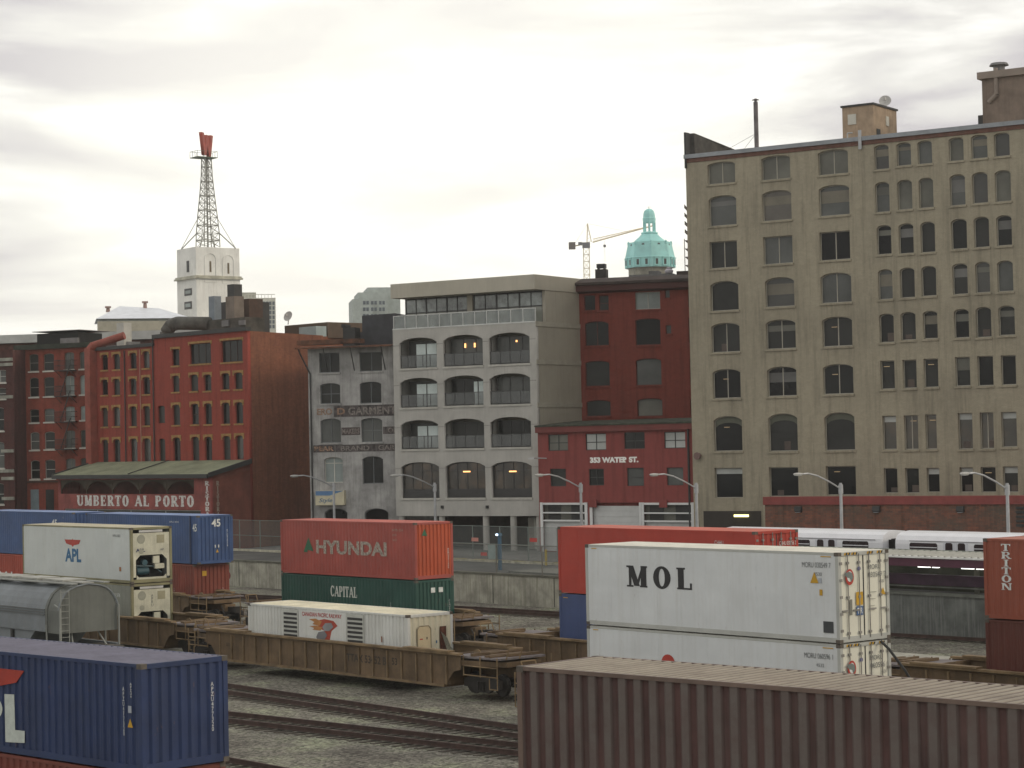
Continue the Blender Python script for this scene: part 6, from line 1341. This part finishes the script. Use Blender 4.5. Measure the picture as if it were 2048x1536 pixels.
# --- foreground blue (left) and brown (right)
M_fb = mk('front_blue', (.018, .034, .098), var=.15, vs=1.0, streak=.3, stain=(.035, .045, .07)); M_fbr = mk('front_blue_roof', (.125, .122, .165), var=.15, vs=1.5, rough=.7)
r, fr = container('large dark blue container in the left foreground with a red mark', (-8.43, 48.62, -4.77), True, -44.2, Lr, 2.44, M_fb, M_fbr, end='ribs', endpitch=.27, roofp=.25)
Hf = 2.44
x1, zt_ = fr.f(48, 1345); zb_ = fr.f(30, 1366)[1]; zt_ = fr.f(30, 1340)[1]
b = MB(); b.prism([(x1 - 5.2, zt_), (x1, zt_), (x1 - .35, zt_ - .30), (x1 - 2.2, zb_ - .30), (x1 - 4.8, zb_ - .3)], 'y', -.002, .012); b.build('logo', mat('front_red', (.34, .035, .02), .6), r)
x0, z0 = fr.f(-175, 1478); x6 = fr.f(5, 1450)[0]; z1 = fr.f(5, 1388)[1]; M_fl = mat('front_white', (.48, .52, .48), .6, .12, 5)
text('AP', M_fl, r, x0, fr.f(5, 1483)[1], z1 - fr.f(5, 1483)[1], at=.008, bold=.07, width=x6 - x0)
b = MB(); b.prism([fr.f(*p) for p in ((9, 1388), (28, 1389), (30, 1460), (49, 1462), (49, 1486), (11, 1484))], 'y', -.001, .008); b.build('lettering', M_fl, r)
for px, s, h, z1_ in ((246, 'APZU477320', .078, 1357), (261, 'APZU4', .07, 1360)):
    x, z = fr.f(px, z1_); zz2 = fr.f(px, 1471 if px == 246 else 1396)[1]; tx = text(s, W_, r, x - .04, z - (z - zz2), (z - zz2) / (len(s) * 1.35), vertical=True, at=.01, width=.07)
x, z = fr.f(261, 1455); tri(Yl, r, x, z, .2); rectm('sticker', mat('lett_grey', (.35, .38, .42)), r, x - .07, x + .05, fr.f(261, 1426)[1], fr.f(261, 1412)[1])
y, z = fr.e(423, 1462, Lr); y2, z2 = fr.e(423, 1347, Lr); text('APZU477320', W_, r, y, z, (z2 - z) / 13.5, 'e', Lr - .005, vertical=True, width=.085)
r, fr = container('red container beneath the large dark blue one in the left foreground', (-8.43 - .1, 48.62 + .1, -7.23), True, -44.2, Lr, 2.59, mk('dull_red', (.16, .04, .028)), end='ribs')
def dust_contrast(name, base, dust, axis, lo, hi, inv=False):  # dust on raised faces, and rib contrast that soft light lacks put into colour
    m = mat(name, base, .75, .25, .8, streak=.5, stain=[x * .8 for x in dust]); t = m.node_tree; b = t.nodes['Principled BSDF']
    src = b.inputs['Base Color'].links[0].from_socket
    c = nd(t, 'ShaderNodeTexCoord'); sp = nd(t, 'ShaderNodeSeparateXYZ'); t.links.new(c.outputs['Object'], sp.inputs[0])
    mr = nd(t, 'ShaderNodeMapRange'); mr.inputs[1].default_value = lo; mr.inputs[2].default_value = hi; t.links.new(sp.outputs[axis], mr.inputs[0])
    n = nd(t, 'ShaderNodeTexNoise'); n.inputs['Scale'].default_value = 1.4; n.inputs['Detail'].default_value = 8; n.inputs['Roughness'].default_value = .7; t.links.new(c.outputs['Object'], n.inputs[0])
    r = nd(t, 'ShaderNodeMapRange'); r.inputs[1].default_value = .3; r.inputs[2].default_value = .65; r.inputs[3].default_value = .45; t.links.new(n.outputs[0], r.inputs[0])
    mu = nd(t, 'ShaderNodeMath', operation='MULTIPLY'); t.links.new(mr.outputs[0], mu.inputs[0]); t.links.new(r.outputs[0], mu.inputs[1])
    mx = nd(t, 'ShaderNodeMix', data_type='RGBA'); mx.inputs[7].default_value = (*dust, 1); t.links.new(mu.outputs[0], mx.inputs[0]); t.links.new(src, mx.inputs[6]); t.links.new(mx.outputs[2], b.inputs['Base Color'])
    return m
M_fw = dust_contrast('front_brown', (.080, .040, .036), (.122, .104, .094), 1, .074, .018); M_fwr = dust_contrast('front_brown_roof', (.12, .09, .075), (.29, .258, .205), 2, 2.562, 2.574)
r, fr = container('weathered brown corrugated container in the right foreground', (-.033, 43.53, -4.46), False, -43.4, Lr, 2.59, M_fw, M_fwr, pitch=.385, dep=.055, end='doors', frame=mk('front_brown_frame', (.15, .105, .085), var=.2, streak=.2), roofp=.26)
container('brown container beneath the weathered one in the right foreground', (-.033 + .1, 43.53 + .1, -7.08), False, -43.4, Lr, 2.59, M_trd, end='doors')

# ================================================================= wagons
M_wy = mat('wagon_yellow', (.135, .090, .050), .8, .35, .7, streak=.6, stain=(.075, .05, .028), bump=.2)
M_wt = mat('wagon_top', (.20, .14, .075), .8, .3, 1.2, streak=.2, stain=(.12, .05, .025))
M_wr = mat('wagon_rib_lit', (.18, .125, .068), .8, .3, 1.5, streak=.4, stain=(.10, .065, .035)); M_deck = mat('wagon_deck', (.17, .15, .15), .8, .3, 1.5); M_whl = mat('wheel_steel', (.018, .015, .013), .6, .3); M_code = mat('wagon_code', (.05, .04, .03), .8, .3)  # ribs lighter than the sill, light on their edges put into the colour
WG = 'yellow well wagons of the container trains'
def truck(r, xc, yc):
    t = bpy.data.objects.new('bogie', None); COL.objects.link(t); t.parent = r; t.location = (xc, yc, 0)
    for x in (-.89, .89):
        b = MB()
        for y in (-.72, .72): b.tube((x, y - .06, .66), (x, y + .06, .66), .42, n=20); b.tube((x, y + (.06 if y < 0 else -.1), .66), (x, y + (.10 if y < 0 else -.06), .66), .46, n=20)
        b.tube((x, -.95, .66), (x, .95, .66), .08, n=8); b.build('wheelset', M_whl, t)
    for y in (-.98, .98):
        b = MB(); P = [(-1.15, .52), (-1.15, .86), (-.7, .98), (.7, .98), (1.15, .86), (1.15, .52), (.75, .55), (.45, .34), (-.45, .34), (-.75, .55)]; b.prism(P, 'y', y - .08, y + .08)
        for x in (-.16, 0, .16): b.tube((x, y + (-.12 if y < 0 else .12), .42), (x, y + (-.12 if y < 0 else .12), .78), .06, n=8)
        b.build('side_frame', M_whl, t)
    b = MB(); b.box(-.2, -1.0, .5, .2, 1.0, .95); b.build('bolster', M_whl, t)
def well_wagon(label, t0, t1, n, lettered=False, eL=3.0, eR=3.0, zt=1.83, zb=.50, wheel=True):
    """t0..t1 = the well itself along the track, n = its near side; end platforms stick out past it"""
    r = thing('well_wagon', label, 'railway wagon', tn(t0, n, 0), TY, WG); L = t1 - t0; Wd = 3.1
    for y0, y1, s in ((0, .05, -1), (Wd - .05, Wd, 1)):
        prof = [(-.9, zt - .02), (-.9, 1.25), (-.45, 1.15), (-.15, .85), (0.1, zb), (L - .1, zb), (L + .15, .85), (L + .45, 1.15), (L + .9, 1.25), (L + .9, zt - .02)]
        b = MB(); b.prism(prof, 'y', y0, y1); k = .35; o = b.build('side_sill', M_wy, r); b = MB()
        yo = (y0 - .07, y0 - .002) if s < 0 else (y1 + .002, y1 + .07)
        while k < L: b.box(k, yo[0], zb + .10, k + .075, yo[1], zt - .09); k += 1.02
        b.box(.1, yo[0] - .02 if s < 0 else yo[0], zb - .01, L - .1, yo[1] if s < 0 else yo[1] + .02, zb + .09)
        b.build('side_ribs', M_wr, o)
        b = MB(); yt = (y0 - .13, y0 + .16) if s < 0 else (y1 - .16, y1 + .13); b.box(-.9, yt[0], zt, L + .9, yt[1], zt + .085)
        for xx in (-.3, L - 2.8): b.box(xx, yt[0] - .03, zt + .088, xx + 3.1, yt[1] + .03, zt + .16)
        b.build('top_chord', M_wt, r)
    b = MB()
    for k in range(5): x = .2 + (L - .6) * k / 4; b.box(x, .06, zb - .02, x + .3, Wd - .06, zb + .12)
    b.build('cross_member', M_wy, r)
    for sgn, x0, E in ((-1, -.9, eL), (1, L + .9, eR)):
        X = lambda d: x0 + sgn * d
        if E <= 0: continue
        b = MB(); xs_ = sorted((X(-.9), X(E - .9))); b.box(xs_[0], Wd / 2 - .35, .95, xs_[1], Wd / 2 + .35, 1.35)
        b.prism([(X(0), .06), (X(0), Wd - .06), (X(E - 1.2), Wd / 2 + .9), (X(E - 1.2), Wd / 2 - .9)], 'z', 1.42, 1.62)
        xs_ = sorted((X(-.9), X(-.8))); b.box(xs_[0], .06, .6, xs_[1], Wd - .06, zt); b.build('end_sill', M_wy, r)
        b = MB(); xs_ = sorted((X(-.75), X(E - 1.3))); b.prism([(xs_[0], .1), (xs_[0], Wd - .1), (xs_[1], Wd - .35), (xs_[1], .35)] if sgn > 0 else [(xs_[1], .1), (xs_[1], Wd - .1), (xs_[0], Wd - .35), (xs_[0], .35)], 'z', zt - .12, zt - .04); b.build('deck', M_deck, r)
        for y in (.12, Wd - .12):
            b = MB(); xa, xb = X(.05), X(E - 1.2)
            for x in (xa, (xa + xb) / 2, xb): b.tube((x, y, 1.0), (x, y, zt), .03, n=5)
            b.tube((xa, y, 1.05), (xb, y, 1.05), .03, n=5); b.tube((xa, y, 1.42), (xb, y, 1.42), .03, n=5); b.tube((xb, y, .55), (xb, y, 1.0), .025, n=5); b.tube((xb - sgn * .5, y, .55), (xb - sgn * .5, y, 1.0), .025, n=5); b.tube((xb, y, .56), (xb - sgn * .5, y, .56), .025, n=5); b.build('handrail', M_wt, r)
        b = MB(); b.path([(X(E - 1.2), .6, zt - .1), (X(E - 1.0), .6, zt + .35), (X(E - 1.0), 1.3, zt + .35), (X(E - 1.2), 1.3, zt - .1)], .028, 5)
        b.build('handrail', M_wt, r)
        b = MB(); xs_ = sorted((X(E - .95), X(E - .25))); b.box(xs_[0], Wd / 2 - .16, .95, xs_[1], Wd / 2 + .16, 1.22); xk = sorted((X(E - .3), X(E + .02))); b.box(xk[0], Wd / 2 - .22, .9, xk[1], Wd / 2 + .2, 1.26); b.build('coupler', M_whl, r)
        b = MB(); b.path([(X(E - .9), Wd / 2 - .6, 1.3), (X(E - .5), Wd / 2 - .62, .75), (X(E - .05), Wd / 2 - .55, .6)], .035, 6); b.build('air_hose', M_whl, r)
        if wheel: truck(r, X(.75), Wd / 2)
        b = MB()
        for q in range(7): xx = X(.1 + q * (E - 1.5) / 7); dd = random.uniform(.1, .3); b.box(min(xx, xx + sgn * dd), random.uniform(.2, 1.1), zt - .035, max(xx, xx + sgn * dd), random.uniform(1.3, 2.8), zt + random.uniform(.02, .09))
        b.build('deck_fittings', M_wy, r)
    b = MB(); c = Vector((L + .95, .9, 1.75)); b.tube((c.x, c.y - .06, c.z), (c.x, c.y - .02, c.z), .27, n=18); b.tube((c.x, c.y, c.z), (c.x, c.y + .3, c.z), .12, n=10); bw = b.build('brake_wheel', M_wt, r)
    if lettered:
        a_ = mat('wagon_code', (.05, .04, .03))
        text('TTAX 53452 B', a_, r, L * .60, 1.1, .34, width=2.9, at=-.003, bold=.03); text('53', a_, r, L * .60 + 3.3, 1.15, .3, at=-.003, bold=.03); text('LD LMT', a_, r, .9, 1.2, .14, at=-.003)
    return r
def tpx(px, n, z=1.85):                      # along-track distance of the point at height z on plane n seen at column px
    t = tr(px, 1200, n)
    return t
g0, g1 = tr(432, 1265, 54.6), tr(893, 1300, 54.6)
well_wagon('yellow brown well wagon carrying the white equipment container', g0, g1, 54.6, True, eR=3.4)
w2 = tr(332, 1250, 56.0)
well_wagon('yellow brown well wagon carrying the two reefers at the left', w2 - 14.2, w2, 55.9)
m0 = (10.29 * TD.x + 69.34 * TD.y); well_wagon('yellow brown well wagon carrying the two white reefers of the nearer stack', m0 - 13.2, m0 + .9, 51.75)
h1 = (-5.07 * TD.x + 109.67 * TD.y); well_wagon('yellow brown well wagon under the green and faded red containers', h1 - 13.2, h1 + .8, 65.7)
b1 = (P45[0] * TD.x + P45[1] * TD.y) - .5; well_wagon('yellow brown well wagon under the long blue and brown red containers', b1 - 13.0, b1 + .7, 66.6)
r1 = (RC[0] * TD.x + RC[1] * TD.y); well_wagon('yellow brown well wagon under the bright red and violet blue containers', tr(1020, 1250, 61.6), r1 + .9, 61.6)
T1 = (TR[0] * TD.x + TR[1] * TD.y); well_wagon('yellow brown well wagon under the two brown containers at the right', T1 - 2.6, T1 + 13.0, 62.8)
# end of train marker lamp
P = Frame(tn(0, 56.1, 0), TY).f(967, 1368)
cpn = tn(P[0], 56.0, P[1]); rr2 = [o for o in bpy.data.objects if o.name == 'well_wagon'][0]
b = MB(); b.box(-.05, -.12, -.2, .05, .12, .2); mk_ = b.build('marker_box', mat('marker_body', (.30, .24, .2), .6), rr2); mk_.location = Vector((P[0] - (g0), 1.5, max(.5, P[1] + .25)))
b = MB(); b.tube((.05, 0, -.3), (.09, 0, -.3), .05, n=8); b.build('marker_lamp', mat('marker_red', (1, .12, .03), .5, 0, emit=2.0), mk_)

# ---- covered hopper at the left
n_h = 48.2; th = tr(90, 1240, n_h)
hr = thing('hopper_wagon', 'grey covered hopper wagon with curved sides at the left, partly hidden by the blue container', 'railway wagon', tn(th, n_h, 0), TY)
M_hp = mat('hopper_grey', (.17, .19, .205), .6, .15, .8, streak=.35, stain=(.16, .16, .15)); M_hpe = mat('hopper_end', (.13, .138, .125), .7, .15, .6, streak=.3)
WH_ = 3.15; ZT = 4.22
hp_ = [(0, 2.0), (0, 3.05), (.05, 3.25), (.17, 3.52), (.36, 3.8), (.62, 4.0), (.95, 4.12)]
prof = hp_ + [(WH_ / 2, ZT)] + [(WH_ - y, z) for y, z in reversed(hp_)]
b = MB(); b.prism(prof, 'x', -16, 0); b.build('body', M_hp, hr, smooth=False)
b = MB()
for z in (2.78, 2.90, 3.02): b.box(-16, -.055, z, 0, -.002, z + .05)
b.build('side_rib', mat('hopper_rib', (.12, .13, .13), .7), hr)
inner = [(y * .97 + .05, z - .03) for y, z in prof]
for k in range(3):
    x = -1.2 - 5.0 * k
    b = MB(); b.prism([(x, 1.998), (x - 4.6, 1.998), (x - 3.1, .9), (x - 1.5, .9)], 'y', .12, WH_ - .12); b.build('discharge_bay', M_hp, hr)
    b = MB(); b.box(x - 3.2, .0, .62, x - 1.4, WH_, .88); b.build('gate', M_dark, hr)
    b = MB(); b.box(x - 2.35, -.005, 1.2, x - 2.15, .1, 1.95); b.build('stiffener', M_dark, hr)
b = MB(); b.box(-16, .0, 1.15, 1.4, .16, 1.35); b.box(-16, WH_ - .16, 1.15, 1.4, WH_, 1.35); b.build('side_sill', M_hp, hr)
# overhanging end: sloped end sheet recessed under the roof hood
b = MB(); b.prism(prof, 'x', .003, .22)
b.build('end_rib', M_hpe, hr)
b = MB(); outer = [(y, z) for y, z in prof]; sc = [(WH_ / 2 + (y - WH_ / 2) * .93, 2.4 + (z - 2.4) * .93) for y, z in prof]
v = [(.221, y, z) for y, z in sc]; n0 = len(v)
b.prism([(WH_ / 2 + (y - WH_ / 2) * .975, z - .04) for y, z in prof], 'x', .221, 1.30); b.build('end_sheet', M_hpe, hr)
b = MB(); ringf_ = [(y, z) for y, z in prof[1:-1]]
for p, q in zip(ringf_, ringf_[1:]): b.tube((1.33, *p), (1.33, *q), .045, n=5)
for p, q in []: b.add([(0.22, p[0], p[1]), (0.22, q[0], q[1]), (.9, q[0], q[1]), (.9, p[0], p[1])], [(0, 1, 2, 3)])
b.build('end_hoop', M_hp, hr)
b = MB()
for y in (.03, WH_ - .03): b.tube((1.42, y, 1.25), (1.42, y, 3.15), .05, n=6); b.tube((.1, y, 1.25), (.1, y, 2.35), .05, n=6); b.tube((1.42, y, 4.35 if False else 3.15), (.9, y, 3.3), .04, n=5)
b.tube((1.42, .7, 1.3), (.6, 1.0, 2.35), .04, n=5); b.tube((1.42, WH_ - .7, 1.3), (.6, WH_ - 1.0, 2.35), .04, n=5)
for k in range(9): z = 1.5 + k * .3; b.tube((1.44, .08, z), (1.44, .5, z), .018, n=4)
b.tube((1.44, .5, 1.3), (1.44, .5, 4.0), .022, n=4); b.tube((1.44, .08, 1.3), (1.44, .08, 4.0), .022, n=4)
b.build('end_posts', mat('hopper_post', (.24, .25, .23), .6), hr)
b = MB(); b.box(.0, .2, 1.1, 2.2, WH_ - .2, 1.28); b.box(2.1, 1.3, .9, 2.9, 1.85, 1.15); b.build('end_platform', mat('hopper_dark', (.09, .08, .065), .8, .4), hr)
b = MB(); b.box(-16, 1.25, ZT + .02, 1.3, 1.9, ZT + .07)
for k in range(6): b.box(-15 + k * 2.6, .95, ZT + .073, -13.0 + k * 2.6, 2.2, ZT + .16)
b.build('hatch_cover', mat('hatch_cream', (.30, .30, .27), .6, .2), hr)
for y in (.62, 2.3):
    b = MB(); b.box(-16, y, ZT + .0, 1.5, y + .32, ZT + .06); b.build('running_board', mat('hopper_post', (.24, .25, .23)), hr)
truck(hr, .6, WH_ / 2); truck(hr, -12.5, WH_ / 2)

# ---------------------------------------------------------------- thin volume added to lift the blacks like veiling glare
hz = bpy.data.materials.new('veil_volume'); hz.use_nodes = True; t = hz.node_tree; t.nodes.clear()
vo = nd(t, 'ShaderNodeVolumePrincipled'); vo.inputs['Color'].default_value = (.86, .87, .84, 1); vo.inputs['Density'].default_value = .00024; vo.inputs['Anisotropy'].default_value = .3
mo_ = nd(t, 'ShaderNodeOutputMaterial'); t.links.new(vo.outputs[0], mo_.inputs['Volume'])
o = MB().box(-420, -450, -1.2, 770, 740, 96).build('veil_volume', hz); o['kind'] = 'stuff'
for o in list(bpy.data.objects):
    if o.parent is None and o.type in ('EMPTY', 'MESH') and 'label' not in o and o.get('kind') is None:
        print('UNTAGGED', o.name)
